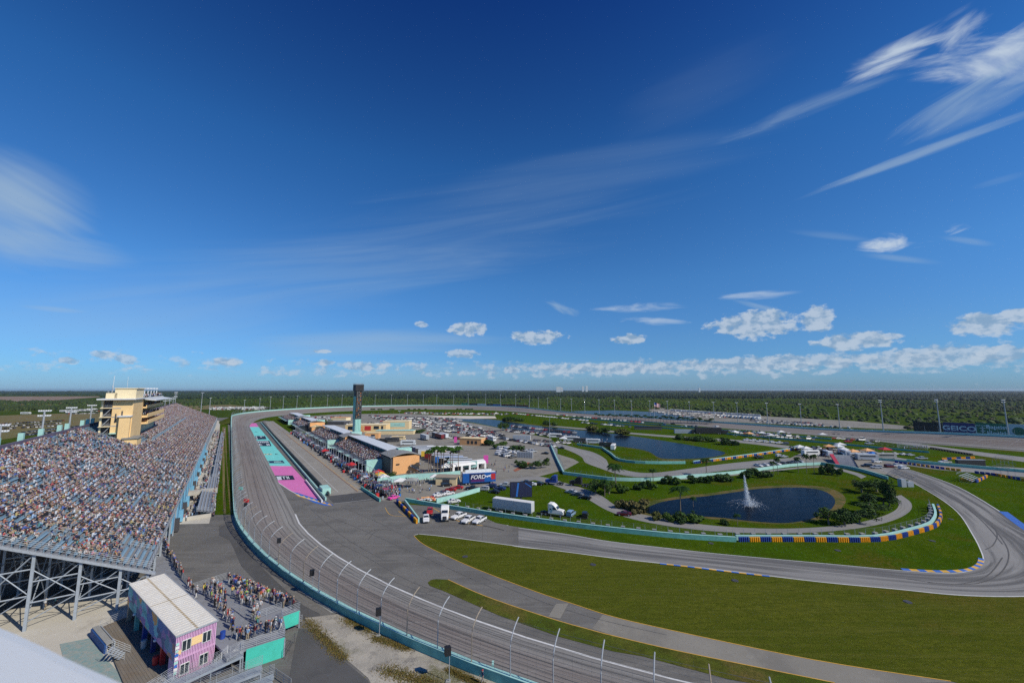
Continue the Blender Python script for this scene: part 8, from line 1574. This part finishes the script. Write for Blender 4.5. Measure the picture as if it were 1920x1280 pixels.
# forest and scrub beyond the track: uncountable
def forest():
    r = np.random.RandomState(9); ring_in = [toSN(p) for p in OUT]; N = 0; pts = []; 
    def ok(x, y):
        s, n = toSN((x, y))
        if -120 < s < 600 and -150 < n < 520 - 30 * 0: 
            if n < 480 + 0 * s or s > 0: return not (-60 < n < 475) and n > 0 or n < -95
        if s >= 600 and math.hypot(s - 600, n - 227) < 262: return False
        if 440 < n < 530 and s < 260: return False
        return not (-60 < n < 470 and s < 600)
    def blocked(px_, py_):
        if px_ < 430 and 766 < py_: return True
        if px_ < 192 and (740.5 < py_ < 753.5): return True
        if 385 < px_ < 505 and py_ > 757.5: return True
        if 1060 < px_ < 1310 and 767.5 < py_ < 790: return True
        if 1215 < px_ < 1700 and py_ > 770 + (px_ - 1250) * .055 and py_ < 812: return True
        return False
    V, F, Cc = [], [], []
    tv = []; 
    nr = 6
    def clump(x, y, w_, h, c0):
        o = len(V); a0 = r.rand() * 6
        for zz, rr_ in ((0, .85), (.45, 1.0), (.8, .62)):
            for k in range(nr): a = a0 + 2 * math.pi * (k + .5 * (zz == .45)) / nr; q = rr_ * r.uniform(.7, 1.2); V.append((x + math.cos(a) * w_ * q, y + math.sin(a) * w_ * q, -.6 + h * (zz + r.uniform(-.1, .1) * (zz > 0))))
        V.append((x + r.uniform(-.3, .3) * w_, y, -.6 + h * r.uniform(.95, 1.15)))
        for i in range(2):
            for k in range(nr): a, b = o + i * nr + k, o + i * nr + (k + 1) % nr; F.append((a, b, b + nr)); F.append((a, b + nr, a + nr))
        for k in range(nr): F.append((o + 2 * nr + k, o + 2 * nr + (k + 1) % nr, o + 3 * nr))
        Cc.extend([tuple(np.array(c0) * r.uniform(.65, 1.4)) for _ in range(nr * 5)])
    for t in range(46000):
        x_ = r.uniform(-80, 2000); y_ = 731.2 + 75 * r.rand() ** 2.1
        if blocked(x_, y_): continue
        p = G(x_, y_, -.6)
        if p.length > 15500 or not ok(p.x, p.y): continue
        d = p.length; far_ = d > 2200; q = vn(abs(p.x) / 300 + 3, abs(p.y) / 420)
        if q < .50 and not far_ and r.rand() < .80: continue
        h = r.uniform(1.0, 3.4) * (1.7 if r.rand() < .12 else 1) if not far_ else r.uniform(5, 10); w_ = h * r.uniform(.7, 1.3) * (1 + max(0, d - 2200) / 2600)
        c = [(.034, .066, .010), (.060, .100, .014), (.020, .042, .008), (.095, .085, .030)][r.choice(4, p=[.40, .30, .18, .12])] if not far_ else [(.018, .036, .012), (.026, .048, .013)][r.randint(2)]; c = tuple(q_ * (1.05 if q < .5 else .8) * (1 - .3 * min(1, max(0, (x_ - 1200) / 500))) for q_ in c)
        clump(p.x, p.y, w_, h, c)
    for t in range(9000):        # tall dark pines in belts
        x_ = r.uniform(440, 1960); y_ = r.uniform(737.5, 743.5 + 4.0 * (x_ > 700)); p = G(x_, y_, -.6)
        if blocked(x_, y_): continue
        if vn(x_ / 28 + 7, y_ / 2.2) < .42: continue
        clump(p.x, p.y, r.uniform(2.5, 5.5), r.uniform(6, 15), (.012, .026, .009))
    for t in range(2600):        # hedge belts on the left plain
        x_ = r.uniform(-80, 420); y_ = r.choice([r.uniform(753, 757.5), r.uniform(764, 770), r.uniform(733, 740)]); p = G(x_, y_, -.6)
        if x_ > 190 and y_ > 763: continue
        clump(p.x, p.y, r.uniform(2.5, 5), r.uniform(3, 8), (.034, .052, .012))
    return npmesh('forest', np.array(V), np.array(F), np.array(Cc), 'foliagecol', kind='stuff')
tag(forest(), 'green scrub and dark pine belts stretching to the horizon', 'forest')
# weeds on the gravel beside the near wall
def weeds(name, n, fn, cols, leaf, label):
    r = np.random.RandomState(4); C = []
    while len(C) < n:
        q = fn(r)
        if q is not None: C.append(q)
    C = np.array(C); a = r.randn(n, 3); a[:, 2] = np.abs(a[:, 2]) * 1.5; a /= np.linalg.norm(a, axis=1)[:, None]; b = np.cross(a, r.randn(n, 3)); b /= np.linalg.norm(b, axis=1)[:, None]; s = (leaf * r.uniform(.5, 1.4, n))[:, None]
    V = np.stack([C - b * s * .3, C + b * s * .3, C + a * s], 1).reshape(-1, 3); F = np.arange(3 * n).reshape(-1, 3); t = r.rand(n)[:, None]; Cc = np.array(cols[0]) * (1 - t) + np.array(cols[1]) * t; tag(npmesh(name, V, F, Cc, 'foliagecol', kind='stuff'), label, 'weeds')
patch = [((575, 1162), (645, 1235), 8), ((650, 1160), (700, 1180), 9), ((700, 1195), (770, 1215), 7), ((720, 1255), (820, 1285), 12), ((840, 1255), (905, 1285), 5), ((750, 1190), (820, 1225), 5), ((670, 1150), (760, 1200), 5)]
def wf(r):
    (xa, ya), (xb, yb), w_ = patch[r.randint(len(patch))]; t = r.rand(); x = xa + (xb - xa) * t + r.randn() * w_; y = ya + (yb - ya) * t + r.randn() * w_ * .6; p = G(x, y, 4); s, n = toSN(p)
    if n > outer_edge(s) - .8: return None
    p.z = zf(s); return tuple(p)
weeds('weeds', 16000, wf, [(.09, .10, .02), (.20, .13, .04)], .16, 'green and rusty weeds growing on the gravel behind the near track wall')
# ---------------- haze ----------------
hz = MB().box((0, 0, 23.2), (33000, 33000, 50)).build('haze', mat('hazeair', (1, 1, 1))); hz['kind'] = 'stuff'; m = MC['hazeair']; t = NT(m.node_tree); t.n.clear(); vo = t.add('ShaderNodeVolumePrincipled'); vo.inputs['Color'].default_value = (.75, .86, 1, 1); vo.inputs['Density'].default_value = 3.5e-5; vo.inputs['Anisotropy'].default_value = .3
t.l.new(vo.outputs[0], t.add('ShaderNodeOutputMaterial').inputs['Volume']); tag(hz, 'thin pale air over the plain', 'haze')
